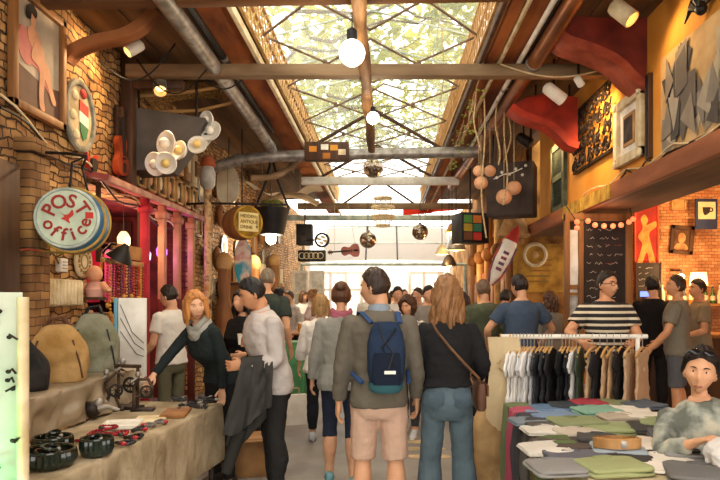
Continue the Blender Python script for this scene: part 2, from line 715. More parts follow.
# foliage over the glass
M_LEAF = mat('pale_leaf', '#a4b878', '#66803c', rough=.6, scale=.8, lo=.2, hi=.8, c3='#b4b060')
nt = M_LEAF.node_tree
_p, _o = nt.nodes['Principled BSDF'], nt.nodes['Material Output']
_t, _m = nt.nodes.new('ShaderNodeBsdfTranslucent'), nt.nodes.new('ShaderNodeMixShader')
_m.inputs[0].default_value = .6
nt.links.new(_p.inputs['Base Color'].links[0].from_socket, _t.inputs[0])
nt.links.new(_p.outputs[0], _m.inputs[1])
nt.links.new(_t.outputs[0], _m.inputs[2])
nt.links.new(_m.outputs[0], _o.inputs[0])
b = MB()
lr = random.Random(3)
for k in range(7200):
    y = lr.uniform(4.6, 17.4)
    x = lr.uniform(-2.4, 2.0)
    if noise.noise(V((x * .9, y * .6, 1.5))) < -.22:
        continue
    c = V((x, y, lr.uniform(5.5, 6.9)))
    s = lr.uniform(.07, .16)
    M = Matrix.Translation(c) @ Matrix.Rotation(lr.uniform(0, 6.3), 4, 'Z') @ Matrix.Rotation(lr.uniform(-.9, .9), 4, 'X')
    b.add([(0, -s, 0), (s * .55, -s * .2, s * .12), (s * .35, s * .6, s * .1), (0, s * 1.1, -s * .1), (-s * .35, s * .6, s * .1), (-s * .55, -s * .2, s * .12)],
          [(0, 1, 2, 3), (0, 3, 4, 5)], M)
o = b.build('ivy_foliage', M_LEAF, smooth=0, recalc=False)
tag(o, 'pale green climbing foliage lying over the glass roof', 'foliage', kind='stuff')
b = MB()
for k in range(16):
    y = 4.8 + k * .85
    x = lr.uniform(-1.6, -.3)
    pts = [V((x, y, 5.4))]
    for j in range(7):
        pts.append(pts[-1] + V((lr.uniform(.15, .5), lr.uniform(-.3, .5), lr.uniform(-.02, .2))))
    b.tube(pts, [.03 - .003 * j for j in range(8)], 5)
b.build('ivy_stem', mat('stem', '#7c6848', '#4c3c28', scale=9), o)

# far end: white translucent awning, frame and the bright yard beyond
M_AWN, nt, N, L, bs = _new('white_awning')
tl = N.new('ShaderNodeBsdfTranslucent')
tl.inputs[0].default_value = (.95, .93, .9, 1)
df = N.new('ShaderNodeBsdfDiffuse')
df.inputs[0].default_value = (.9, .88, .85, 1)
mx = N.new('ShaderNodeMixShader')
mx.inputs[0].default_value = .12
L.new(tl.outputs[0], mx.inputs[1])
L.new(df.outputs[0], mx.inputs[2])
L.new(mx.outputs[0], N['Material Output'].inputs[0])
t = thing('end_awning', 'bright white translucent awning closing the far end of the hall', 'awning', (0, 20, 2.7))
b = MB()
b.grid(lambda u, v: (-2.0 + 4.1 * u, 1.6 - 1.6 * v, 1.32 - 1.25 * v + .05 * sin(u * pi)), 12, 6)
b.build('sheet', M_AWN, t)
for x in (-2.0, -.62, .4, 2.1):
    b = MB()
    b.tube([(x, 1.57, 1.38), (x, -.05, .12)], .028, 6)
    b.build('frame_bar', M_DARKM if abs(x) < 1 else M_TEAL, t)
for y, z in ((1.62, 1.3), (.85, .64), (0, 0)):
    b = MB()
    b.tube([(-2.7 if z == 0 else -2.0, y - .03, z + (.08 if z else -.03)), (2.6 if z == 0 else 2.1, y - .03, z + (.08 if z else -.03))], .045 if z == 0 else .025, 6)
    b.build('frame_rail', M_TEAL, t)
for x in (-2.68, 2.58):
    b = MB()
    b.tube([(x, 0, -2.7), (x, 0, 0)], .05, 8)
    b.build('post', M_TEAL, t)
t = thing('red_banner', 'small red banner hung above the white awning', 'banner', P(345 + 87, 205, 19.2))
b = MB()
b.sheet(lambda u, v: (-.9 + 1.8 * u, .05 * sin(u * 9), -.05 - .28 * v * (1 - u * .7)), 10, 4, .006)
b.build('fabric', cloth('red_cloth', '#c8301c'), t)
b = MB()
b.tube([(-.95, 0, -.03), (.95, 0, -.03)], .015, 6)
b.build('pole', M_TEAL, t)

b = MB()
b.box((-3.4, 24.1, 2.0), (1.0, .2, 4.0))
b.box((3.0, 24.1, 2.0), (1.0, .2, 4.0))
b.box((0, 34, 2.2), (16, .2, 4.4))
for x in (-2.7, -2.1, -1.5, -.9, .95, 1.5, 2.1):
    b.box((x, 23.9, 1.3), (.12, .16, 2.6))
for z in (.9, 1.9, 2.55):
    b.box((-1.85, 23.95, z), (2.0, .1, .08))
    b.box((1.6, 23.95, z), (1.4, .1, .08))
struct(b.build('wall_far', mat('pale_far_wall', '#f4efe6', '#dccfb8', scale=2)))
# door 1: white glazed door beside the yard
for k, x in enumerate((-2.55, -2.05)):
    t = struct(thing('door_%d' % (k + 1), None, None, (x, 18.7, 0)))
    b = MB()
    for dx in (-.2, .2):
        b.box((dx, 0, 1.2), (.06, .05, 2.4))
    for z in (.05, 1.0, 1.75, 2.38):
        b.box((0, 0, z), (.42, .045, .07))
    b.build('door_frame', M_WHITE, t)
    b = MB()
    b.box((0, 0, 1.2), (.36, .012, 2.34))
    b.build('pane', mat('pale_pane', '#d8d6cc', '#b8b4a8', rough=.2), t)

# ------------------------------------------------------------------ people
def bake(mb, voxel, smooth=2, disp=None, name='m'):
    """one continuous skin over overlapping closed pieces"""
    me = bpy.data.meshes.new(name)
    me.from_pydata(mb.v, [], mb.f)
    bm = bmesh.new()
    bm.from_mesh(me)
    bmesh.ops.recalc_face_normals(bm, faces=bm.faces)
    bm.to_mesh(me)
    bm.free()
    o = bpy.data.objects.new(name, me)
    COL.objects.link(o)
    r = o.modifiers.new('r', 'REMESH')
    r.mode = 'VOXEL'
    r.voxel_size = voxel
    if smooth:
        s = o.modifiers.new('s', 'SMOOTH')
        s.iterations = smooth
        s.factor = .5
    if disp:
        for k, (st, sz) in enumerate(disp):
            tx = bpy.data.textures.new('folds', 'CLOUDS')
            tx.noise_scale = sz
            tx.noise_depth = 1
            d = o.modifiers.new('d%d' % k, 'DISPLACE')
            d.texture = tx
            d.strength = st
            d.mid_level = .5
            d.texture_coords = 'LOCAL'
    dg = bpy.context.evaluated_depsgraph_get()
    out = bpy.data.meshes.new_from_object(o.evaluated_get(dg))
    bpy.data.objects.remove(o)
    bpy.data.meshes.remove(me)
    out.name = name
    out.materials.clear()
    return out

def gs(x, s):
    return exp(-(x / s) ** 2)

def head_pt(d, female=False):
    """surface of a head in its own frame (x right, y front, z up, centre of the skull)"""
    dx, dy, dz = d
    x, y, z = .076 * dx, .097 * dy, .118 * dz
    if z < 0:
        t = min(1, -z / .118)
        x *= 1 - .40 * t ** 1.5
        if dy < 0:
            y *= 1 - .55 * min(1, t * 1.5)
        else:
            y *= 1 - .03 * t
            y += .022 * t * dy
    if dy > 0:
        fr = min(1, dy * 1.6)
        if z > .03:
            y -= .010 * ((z - .03) / .08) ** 2 * fr
        y += (.020 if female else .024) * gs(x, .0125) * fr * max(0, 1 - abs((z + .022) / .036) ** 1.6) if -.06 < z < .016 else 0
        y -= .011 * gs(abs(x) - .031, .017) * gs(z - .008, .014) * fr
        y += (.003 if female else .006) * gs(abs(x) - .028, .022) * gs(z - .030, .010) * fr
        y += .006 * gs(x, .024) * (gs(z + .063, .008) + .9 * gs(z + .078, .008)) * fr
        y -= .004 * gs(x, .026) * gs(z + .0705, .0035) * fr
        y += .010 * gs(x, .022) * gs(z + .106, .014) * fr
        x *= 1 + .06 * gs(z + .02, .02) * min(1, abs(dx) * 1.5)
    return V((x, y, z))

def face_y(x, z, fem):
    dz = z / .118
    dx = x / .073
    dy = sqrt(max(.01, 1 - dx * dx - dz * dz))
    return head_pt((dx, dy, dz), fem).y

def sphere_dirs(nu, nv):
    out = []
    for k in range(1, nv):
        a = pi * k / nv
        out.append([(sin(a) * cos(2 * pi * i / nu), sin(a) * sin(2 * pi * i / nu), -cos(a)) for i in range(nu)])
    return out

def sstep(a, b_, x):
    t = max(0, min(1, (x - a) / (b_ - a)))
    return t * t * (3 - 2 * t)

TORSO_M = [(.76, .12, .085, -.01), (.82, .150, .105, -.01), (.90, .168, .116, -.012), (.98, .160, .112, -.006), (1.07, .146, .103, .002), (1.17, .154, .107, .006),
           (1.27, .172, .116, .006), (1.35, .182, .113, .0), (1.415, .172, .094, -.008), (1.455, .120, .075, -.014), (1.49, .066, .062, -.012)]
TORSO_F = [(.76, .125, .088, -.01), (.82, .152, .108, -.012), (.90, .176, .120, -.016), (.97, .162, .110, -.010), (1.06, .130, .092, .0), (1.15, .134, .096, .006),
           (1.25, .152, .122, .018), (1.33, .160, .106, .006), (1.405, .152, .084, -.006), (1.45, .105, .068, -.012), (1.485, .056, .054, -.010)]

def ell(c, rx, ry, n=28, e=2.3, R=None):
    out = []
    for k in range(n):
        a = 2 * pi * k / n
        ca, sa = cos(a), sin(a)
        p = V((rx * math.copysign(abs(ca) ** (2 / e), ca), ry * math.copysign(abs(sa) ** (2 / e), sa), 0))
        if R:
            p = R @ p
        out.append(V(c) + p)
    return out

class Rig:
    def __init__(s, fem=False, lean=0., twist=0., side=0., legs=((0, 0, .03), (0, 0, .03)), arms=(None, None), head=(0, 0, 0),
                 build=1.0, sit=None, poles=(None, None), shrug=0.):
        s.fem, s.lean, s.twist, s.side, s.build = fem, lean, twist, side, build
        s.T = TORSO_F if fem else TORSO_M
        s.sx = (.165 if fem else .187) * (.5 + .5 * build)
        s.legs = []
        for sg, (fl, kn, out) in zip((-1, 1), legs):
            h = V((sg * .088, -.005, .90))
            d1 = V((sg * sin(out), sin(fl), -cos(fl))).normalized()
            d2 = V((sg * sin(out) * .6, sin(fl - kn), -cos(fl - kn))).normalized()
            k = h + d1 * .42
            a = k + d2 * .415
            s.legs.append((h, k, a, fl - kn))
        s.arms = []
        for i, sg in enumerate((-1, 1)):
            S = s.bend(V((sg * s.sx, -.012, 1.405 + shrug)))
            l1, l2 = (.275, .235) if fem else (.295, .255)
            W = arms[i]
            if W is None:
                W = V((sg * (s.sx + .065), .03, .90))
            W = V(W)
            d = W - S
            Ld = min(d.length, (l1 + l2) * .995)
            dn = d.normalized()
            W = S + dn * Ld
            a = (l1 * l1 - l2 * l2 + Ld * Ld) / (2 * Ld)
            hh = sqrt(max(0, l1 * l1 - a * a))
            pole = V(poles[i]) if poles[i] else V((sg * .35, -1, -.25))
            pe = pole - dn * pole.dot(dn)
            pe.normalize()
            s.arms.append((S, S + dn * a + pe * hh, W))
        s.hb = s.bend(V((0, -.012, 1.47)))
        yaw, pitch, roll = head
        Rb = Matrix.Rotation(-lean * .55, 3, 'X')
        s.HR = Matrix.Rotation(yaw + twist, 3, 'Z') @ Matrix.Rotation(-pitch, 3, 'X') @ Matrix.Rotation(roll, 3, 'Y')
        up = (Rb @ V((0, 0, 1)))
        s.hc = s.bend(V((0, -.005, 1.50))) + up * .085 + s.HR @ V((0, .022, .055))
        s.HM = Matrix.Translation(s.hc) @ s.HR.to_4x4()
        zs = [l[2].z for l in s.legs]
        s.drop = min(zs) - .075 if sit is None else .90 - sit

    def bend(s, p):
        p = V(p)
        f = sstep(.90, 1.22, p.z)
        if s.twist:
            p = Matrix.Rotation(s.twist * f, 3, 'Z') @ p
        if s.side:
            q = V((p.x, p.y, p.z - .95))
            p = Matrix.Rotation(s.side * f, 3, 'Y') @ q + V((0, 0, .95))
        if s.lean:
            q = V((p.x, p.y, p.z - .95))
            p = Matrix.Rotation(-s.lean * f, 3, 'X') @ q + V((0, 0, .95))
        return p

    def torso(s, mb, infl=0., z0=.80, z1=1.60, bx=1.0, flare=0., iy=None, n=28):
        """torso rings between two heights"""
        T = s.T
        zz = [z0] + [t[0] for t in T if z0 + .015 < t[0] < z1 - .01] + [z1]
        rings = []
        dense = []
        for i in range(len(zz) - 1):
            m_ = max(1, int((zz[i + 1] - zz[i]) / .04))
            dense += [zz[i] + (zz[i + 1] - zz[i]) * k / m_ for k in range(m_)]
        dense.append(zz[-1])
        for z in dense:
            if z <= T[0][0]:
                rx, ry, y = T[0][1:]
            elif z >= T[-1][0]:
                rx, ry, y = T[-1][1:]
            else:
                for i in range(len(T) - 1):
                    if T[i][0] <= z <= T[i + 1][0]:
                        t = (z - T[i][0]) / (T[i + 1][0] - T[i][0])
                        rx, ry, y = [T[i][k] + (T[i + 1][k] - T[i][k]) * t for k in (1, 2, 3)]
            w = s.build if z < 1.38 else (s.build + 1) / 2
            fl = flare * sstep(1.0, .6, z) if flare else 0
            g = infl * (1 if z < 1.43 else .6)
            if s.build > 1.15:
                y += (s.build - 1) * .12 * gs(z - 1.1, .15)
            rings.append([s.bend(p) for p in ell((0, y, z), rx * w * bx + g + fl, ry * (w if w > 1 else (w + 1) / 2) + (g if iy is None else iy) + fl, n)])
        mb.loft(rings)

    def leg(s, mb, i, r, upto=1.0, infl=0., top=True, flare=0.):
        """r: hip, knee, calf, ankle radii; upto 0..2: 1 is the knee"""
        h, k, a, an = s.legs[i]
        pts, rs = [], []
        h2 = h + V((0, 0, .0))
        N_ = 14
        for j in range(N_ + 1):
            t = upto * j / N_
            if t <= 1:
                p = h2.lerp(k, t)
                rr = r[0] + (r[1] - r[0]) * t ** .8
            else:
                u = t - 1
                p = k.lerp(a, u)
                bulge = sin(min(1, u * 1.6) * pi) if u < .62 else 0
                rr = r[1] + (r[3] - r[1]) * u + (r[2]) * max(0, bulge)
                d = (a - k).normalized()
                p = p + V((0, -d.z * 0 - .018 * max(0, bulge), 0))
            pts.append(p)
            rs.append(rr + infl + flare * t)
        mb.tube(pts, rs, 14)

    def arm(s, mb, i, infl=0., upto=2.0, thick=1.0, start=0., end_flare=0.):
        S, E, W = s.arms[i]
        k = (.86 if s.fem else 1.0) * thick
        pts, rs = [], []
        N_ = 14
        for j in range(N_ + 1):
            t = start + (upto - start) * j / N_
            if t <= 1:
                p = S.lerp(E, t)
                rr = .052 + (.040 - .052) * t
            else:
                u = t - 1
                p = E.lerp(W, u)
                rr = .040 + .004 * sin(min(1, u * 2) * pi) + (.027 - .040) * u
            pts.append(p)
            rs.append(rr * k + infl * (.55 + .45 * min(1, t * 2)) + end_flare * max(0, t - upto * .7))
        mb.tube(pts, rs, 12)
        if start == 0:
            mb.ball(S + V((0, 0, -.012)), .054 * k + infl * .6, nu=12, nv=9)

def hand_mesh(rig, i, curl=.5, spread=.12, palm=None, thumb=None, point=None, k=1.0):
    """palm, four bent fingers of unequal length and a thumb from the side of the palm"""
    S, E, W = rig.arms[i]
    sg = -1 if i == 0 else 1
    f = (V(point) if point else (W - E)).normalized()
    nrm = V(palm) if palm else V((-sg, .15, 0))
    nrm = (nrm - f * nrm.dot(f)).normalized()
    side = V(thumb) if thumb else V((0, 1, .1))
    side = side - f * side.dot(f) - nrm * side.dot(nrm)
    if side.length < .05:
        side = f.cross(nrm)
    side.normalize()
    k *= .9 if rig.fem else 1.0
    mb = MB()
    M = Matrix((side, nrm, f)).transposed().to_4x4()
    M.translation = W
    def loc(x, y, z):
        return M @ V((x * k, y * k, z * k))
    rings = []
    for z, w, t in ((-.03, .027, .022), (0, .029, .021), (.03, .038, .018), (.06, .042, .016), (.085, .040, .013), (.095, .036, .010)):
        rings.append([loc(w * cos(a), t * sin(a), z) for a in [2 * pi * q / 14 for q in range(14)]])
    mb.loft(rings)
    for q, (x, ln) in enumerate(((.030, .072), (.010, .080), (-.011, .074), (-.031, .058))):
        pts = [V((x * .9, 0, .07))]
        ang = .12
        z = V((x, .002, .09))
        pts.append(z)
        for seg in (.45, .30, .25):
            ang += curl * (.55 if seg == .45 else .8)
            sp = spread * (x / .03)
            z = z + V((sin(sp) * cos(ang), sin(ang), cos(ang) * cos(sp))) * ln * seg
            pts.append(z)
        mb.tube([loc(*p) for p in pts], [.0095 * k, .0095 * k, .0088 * k, .008 * k, .0062 * k], 8)
    tp = [V((.018, .004, .01)), V((.040, .010, .032)), V((.052, .018 + .012 * curl, .058)), V((.054 - .012 * curl, .026 + .018 * curl, .082))]
    mb.tube([loc(*p) for p in tp], [.014 * k, .0125 * k, .0105 * k, .0075 * k], 8)
    return mb

def hair_mesh(fem, style, rig, seed=0):
    """a closed cap that rises from the scalp inside the hairline"""
    hr = random.Random(seed)
    mb = MB()
    nu, nv = 56, 40
    th0 = {'short': .016, 'crop': .007, 'long': .024, 'bun': .014, 'bob': .024, 'curly': .045, 'wavy': .028, 'pixie': .024, 'pony': .014}[style]
    low = {'short': -.055, 'crop': -.05, 'long': -.10, 'bun': -.06, 'bob': -.10, 'curly': -.11, 'wavy': -.10, 'pixie': -.05, 'pony': -.06}[style]
    rows = sphere_dirs(nu, nv)
    vs = []
    for row in rows:
        for d in row:
            p = head_pt(d, fem)
            dy = d[1]
            front = .074 + .006 * cos(d[0] * 6) + (.008 if style in ('short', 'crop', 'pixie') else -.004)
            side_z = -.012 if style in ('short', 'crop', 'pixie') else -.03
            if style in ('long', 'bob', 'curly', 'wavy'):
                side_z = -.11
            if dy > .1:
                t = min(1, max(0, (dy - .1) / .75))
                zl = side_z + (front - side_z) * t ** (.55 if style not in ('long', 'bob', 'curly', 'wavy') else 1.0)
                if style in ('long', 'bob', 'curly', 'wavy') and dy > .45:
                    zl = max(zl, front * (dy - .3) * 1.2)
            else:
                zl = side_z + (low - side_z) * min(1, (.1 - dy) / .35)
            m_ = sstep(zl - .004, zl + .014, p.z)
            n = V(d).normalized()
            st = .8 + .35 * noise.noise(V((d[0] * 5 + seed, d[1] * 5, d[2] * 2.5))) + .22 * noise.noise(V((d[0] * 14, d[1] * 14 + seed, d[2] * 4)))
            if style == 'curly':
                st += .5 * noise.noise(V((d[0] * 8, d[1] * 8 + seed, d[2] * 8)))
            top = 1 + .6 * max(0, d[2]) if style in ('short', 'pixie', 'wavy') else 1.0
            off = m_ * th0 * st * top - (1 - m_) * .009
            vs.append(p + n * off)
    fs = []
    for k in range(len(rows) - 1):
        for i in range(nu):
            j = (i + 1) % nu
            fs.append((k * nu + i, k * nu + j, (k + 1) * nu + j, (k + 1) * nu + i))
    n0 = len(vs)
    vs += [head_pt((0, 0, -1), fem) * .9, head_pt((0, 0, 1), fem) + V((0, 0, th0))]
    Lr = (len(rows) - 1) * nu
    for i in range(nu):
        j = (i + 1) % nu
        fs.append((n0, j, i))
        fs.append((Lr + i, Lr + j, n0 + 1))
    mb.add(vs, fs, rig.HM)
    if style in ('long', 'wavy'):
        for q in range(26):
            a = pi + (q / 25) * pi if style == 'wavy' else pi * .92 + (q / 25) * pi * 1.16
            x, y = .078 * cos(a), .088 * sin(a)
            L_ = hr.uniform(.22, .33) if style == 'wavy' else hr.uniform(.15, .24)
            pts, rr = [], []
            ph = hr.uniform(0, 6)
            for j in range(9):
                t = j / 8
                pts.append(V((x * (1.05 + .35 * t) + .012 * sin(t * 8 + ph), y * (1.05 + .2 * t) - .012 * sin(t * pi) + .010 * cos(t * 7 + ph), .05 - L_ * t)))
                rr.append((.020 + .006 * sin(t * pi)) * (1 - .55 * t ** 3))
            mb.tube(pts, rr, 6, rig.HM)
    if style == 'bob':
        for q in range(22):
            a = pi * .80 + (q / 21) * pi * 1.4
            x, y = .080 * cos(a), .088 * sin(a)
            L_ = hr.uniform(.15, .20)
            pts = [V((x * (1 + .22 * t), y * (1 + .1 * t), .055 - L_ * t)) for t in [j / 6 for j in range(7)]]
            mb.tube(pts, [.020, .022, .023, .023, .021, .017, .010], 6, rig.HM)
    if style == 'bun':
        mb.ball((0, -.075, .085), (.052, .048, .045), rig.HM)
        for q in range(7):
            a = q * .9
            mb.torus(.036, .016, 14, 6, rig.HM @ xf((0, -.078, .085), a, .6 * sin(q), .5 * cos(q)))
    if style == 'pony':
        pts = [V((.0, -.10, .03)), V((0, -.15, .02)), V((.005, -.165, -.05)), V((0, -.15, -.14)), V((-.01, -.14, -.20))]
        mb.tube(pts, [.024, .034, .036, .028, .008], 8, rig.HM)
    return mb

_mats = {}
def cmat(kind, c):
    if (kind, c) not in _mats:
        nm = kind + '_' + str(c).strip('#')
        if kind == 'skin':
            _mats[kind, c] = mat(nm, c, tuple(x * .86 for x in hx(c)), rough=.55, scale=14, bump=.05, bscale=90)
        elif kind == 'hair':
            _mats[kind, c] = mat(nm, c, tuple(x * .45 for x in hx(c)), rough=.5, scale=34, stretch=(1, 1, .16), bump=.7, bscale=50, lo=.3, hi=.7)
        elif kind == 'denim':
            _mats[kind, c] = mat(nm, c, tuple(x * .62 for x in hx(c)), rough=.85, scale=5, bump=.35, bscale=26, lo=.3, hi=.7)
        elif kind == 'leather':
            _mats[kind, c] = mat(nm, c, tuple(x * .6 for x in hx(c)), rough=.45, scale=9, bump=.15)
        else:
            r_, g_, b_ = hx(c)
            lu = .3 * r_ + .59 * g_ + .11 * b_
            _mats[kind, c] = cloth(nm, tuple(x * .78 + lu * .22 for x in (r_, g_, b_)), scale=4, bump=.4, bscale=18)
    return _mats[kind, c]


EYE_W = mat('eye_white', '#e8e4dc', '#d8d0c6', rough=.25)
EYE_I = mat('iris', '#3a2414', '#1c100a', rough=.2)

def person(label, at, rot, h, rig, skin='#d9a37e', hair=('short', '#3a2a1e'), top=None, bottom=None, shoes='#2a2624', hands=({}, {}),
           face=True, vox=.0085, group=None, seed=0, extra=None):
    """top: dict(mat, z0, sleeve, infl, ...)  bottom: dict(mat, upto, infl ...)"""
    fem = rig.fem
    k = h / 1.76
    mb = MB()
    rig.torso(mb, 0, .83, 1.50)
    th = .82 if fem else 1.0
    for i in (0, 1):
        rig.leg(mb, i, (.086 if not fem else .090, .054, .016, .036), 2.0, 0)
        h_, kn, a, an = rig.legs[i]
        mb.tube([a + V((0, -.04, -.035)), a + V((0, .03, -.035)), a + V((0, .12, -.055))], [.032, .036, .024], 10)
        rig.arm(mb, i, 0, 2.0, rig.build ** .5)
    neck = ([rig.bend(V((0, -.02, 1.42))), rig.hb, rig.hc + rig.HR @ V((0, -.032, -.085)), rig.hc + rig.HR @ V((0, -.03, -.01))], [.062 * th, .054 * th, .049 * th, .04 * th], 14)
    mb.tube(*neck)
    hd = MB()
    hd.tube(*neck)
    rows = sphere_dirs(64, 48)
    vs = [head_pt(d, fem) for r in rows for d in r]
    fs = []
    for q in range(len(rows) - 1):
        for i in range(64):
            j = (i + 1) % 64
            fs.append((q * 64 + i, q * 64 + j, (q + 1) * 64 + j, (q + 1) * 64 + i))
    vs += [head_pt((0, 0, -1), fem), head_pt((0, 0, 1), fem)]
    for i in range(64):
        j = (i + 1) % 64
        fs.append((len(vs) - 2, j, i))
        fs.append(((len(rows) - 1) * 64 + i, (len(rows) - 1) * 64 + j, len(vs) - 1))
    hd.add(vs, fs, rig.HM)
    for sg in (-1, 1):
        hd.ball((0, 0, 0), (.011, .020, .033), rig.HM @ xf((sg * .077, -.008, -.012), sg * .35, 0, sg * .12), 10, 8)
    body = bake(mb, vox if face else max(vox, .011), 1, name='person')
    if True:
        bm = bmesh.new()
        bm.from_mesh(body)
        hm = bake(hd, .0048 if face else .009, 1)
        bm.from_mesh(hm)
        bpy.data.meshes.remove(hm)
        for i in (0, 1):
            if hands[i] is None:
                continue
            hm = bake(hand_mesh(rig, i, **hands[i]), .0042 if vox < .01 else .006, 1)
            bm.from_mesh(hm)
            bpy.data.meshes.remove(hm)
        bm.to_mesh(body)
        bm.free()
    body.materials.append(cmat('skin', skin))
    finish(body, 80)
    root = link('person', body)
    root.matrix_world = Matrix.Translation(V((at[0], at[1], 0 if len(at) < 3 else at[2]))) @ Matrix.Rotation(rot, 4, 'Z') @ Matrix.Scale(k, 4) @ Matrix.Translation(V((0, 0, -rig.drop)))
    tag(root, label, 'person', group)
    def part(name, mb_, m, voxel=None, smooth=2, disp=None):
        if voxel:
            me = bake(mb_, voxel, smooth, disp, name)
            me.materials.append(m)
            finish(me, 80)
            return link(name, me, root)
        return mb_.build(name, m, root, 60)
    # hair
    if hair:
        part('hair', hair_mesh(fem, hair[0], rig, seed), cmat('hair', hair[1]), None if face or hair[0] in ('wavy', 'long') else None)
    if face:
        for sg in (-1, 1):
            e = MB()
            y = face_y(sg * .031, .008, fem)
            e.ball((sg * .031, y - .0068, .008), (.0130, .0105, .0080), rig.HM, 12, 10)
            e.cur = 1
            e.ball((sg * .031, y + .0022, .008), (.0060, .003, .0060), rig.HM, 10, 6)
            e.build('eye', [EYE_W, EYE_I], root, 60)
            e = MB()
            e.tube([V((sg * (.016 + .033 * t), face_y(sg * (.016 + .033 * t), .027, fem) + .001, .026 + .005 * sin(t * pi))) for t in [j / 5 for j in range(6)]],
                   [.0022, .0036, .0038, .0034, .0026, .0014], 6, rig.HM)
            e.build('eyebrow', cmat('hair', hair[1] if hair else '#2a1c14'), root, 60)
        e = MB()
        for zz, r_ in ((-.0655, .0034), (-.0755, .0042)):
            e.tube([V((x, face_y(x, zz, fem) - .0008, zz + .0035 * abs(x) / .022 * (-1 if zz > -.07 else 1))) for x in [(-1 + j / 4) * .022 for j in range(9)]],
                   [r_ * (.35 + .65 * sin(pi * (j + .5) / 9)) for j in range(9)], 6, rig.HM)
        e.build('lips', cmat('skin', '#b06a58' if fem else '#a8705a'), root, 60)
    # trousers, shorts, skirt or tights
    def garment_bottom(bt, nm):
        g = MB()
        inf = bt.get('infl', .009)
        rig.torso(g, inf, bt.get('crotch', .78), bt.get('waist', 1.02), iy=inf)
        up = bt.get('upto', 1.9)
        for i in (0, 1):
            rig.leg(g, i, (.088, .056, .014, .040), up, inf, flare=bt.get('flare', 0))
        part(nm, g, bt['mat'], max(vox, .0095), 3, bt.get('disp', ((.012, .09), (.006, .03))))
    if bottom:
        garment_bottom(bottom, bottom.get('name', 'trousers'))
    if top:
        tops = top if isinstance(top, list) else [top]
        for t in tops:
            g = MB()
            inf = t.get('infl', .024)
            rig.torso(g, inf, t.get('z0', .92), t.get('z1', 1.485), flare=t.get('flare', 0), iy=inf)
            sl = t.get('sleeve', 1.9)
            for i in (0, 1):
                si = sl[i] if isinstance(sl, (tuple, list)) else sl
                if si:
                    rig.arm(g, i, inf * (.9 if si > 1 else 1.0) + (.002 if si < 1 else -.006), si, 1.06 * rig.build ** .5)
            part(t.get('name', 'shirt'), g, t['mat'], max(vox, .0095), 2, t.get('disp', ((.016, .11), (.008, .04))))
            if t.get('collar'):
                c = MB()
                M = Matrix.Translation(rig.hb) @ (Matrix.Rotation(rig.twist, 3, 'Z') @ Matrix.Rotation(-rig.lean * .8, 3, 'X')).to_4x4()
                kk = .92 if fem else 1.05
                rings = []
                for z, r_ in ((-.035, .085), (.0, .076), (.042, .070), (.045, .066), (.0, .068), (-.03, .07)):
                    rings.append([V((r_ * kk * cos(a), r_ * kk * sin(a) * 1.02 + .004, z - .018 * sin(a))) for a in [2 * pi * q / 24 for q in range(24)]])
                c.loft(rings, False, M)
                c.build('collar', t.get('cmat', t['mat']), root, 60)
    if shoes:
        for i in (0, 1):
            h_, kn, a, an = rig.legs[i]
            tilt = max(-.2, min(.9, -an)) if an < -.25 else 0
            M = Matrix.Translation(a) @ Matrix.Rotation(-tilt, 4, 'X')
            sh = MB()
            rings = []
            for y, w, z0, z1 in ((-.075, .022, -.06, .02), (-.065, .036, -.07, .045), (-.03, .041, -.072, .055), (.02, .042, -.072, .035), (.07, .046, -.072, .0), (.13, .048, -.072, -.022), (.17, .038, -.070, -.035), (.19, .016, -.064, -.045)):
                cz = (z0 + z1) / 2
                rings.append([V((w * cos(q), y, cz + (z1 - z0) / 2 * math.copysign(abs(sin(q)) ** .7, sin(q)))) for q in [2 * pi * e / 14 for e in range(14)]])
            sh.loft(rings, True, M)
            so = sh.build('shoe', cmat('leather', shoes), root, 60)
            if face:
                sl = MB()
                sl.loft([[V((1.06 * x, y, z)) for x, y in ((-.03, -.07), (-.042, -.02), (-.045, .08), (-.046, .14), (-.02, .19), (.02, .19), (.046, .14), (.045, .08), (.042, -.02), (.03, -.07))] for z in (-.078, -.062)], True, M)
                sl.build('sole', M_WHITE if shoes in ('#c9ced0', '#7fb0b8') else M_BLACK, so, 40)
    if extra:
        extra(root, rig, part)
    return root

# ------------------------------------------------------------------ frames for things on the walls (local -y faces the room)
def WL(y, z, off=0.0, x=XL):
    m = Matrix(((0, -1, 0), (1, 0, 0), (0, 0, 1))).to_4x4()
    m.translation = V((x + .02 + off, y, z))
    return m
def WR(y, z, off=0.0, x=XR - .0):
    m = Matrix(((0, 1, 0), (-1, 0, 0), (0, 0, 1))).to_4x4()
    m.translation = V((x - off, y, z))
    return m
def FR(p):
    return Matrix.Translation(V(p))
TX = Matrix.Rotation(pi / 2, 4, 'X')
def ellipse(rx, rz, n=32, cx=0, cz=0):
    return [(cx + rx * cos(2 * pi * k / n), cz + rz * sin(2 * pi * k / n)) for k in range(n)]
def framed(t, w, h, fw, fm, d=.05):
    b = MB()
    for x, z, sx, sz in ((-w / 2 + fw / 2, 0, fw, h), (w / 2 - fw / 2, 0, fw, h), (0, h / 2 - fw / 2, w, fw), (0, -h / 2 + fw / 2, w, fw)):
        b.box((x, -d / 2, z), (sx, d, sz), bev=.008)
    b.build('frame', fm, t)
def canvas(t, w, h, m, name='canvas', y=-.012):
    b = MB()
    b.box((0, y, 0), (w, .012, h))
    return b.build(name, m, t)
def blob(pts, y, th=.004):
    b = MB()
    b.prism(pts, th, Matrix.Translation((0, y, 0)))
    return b
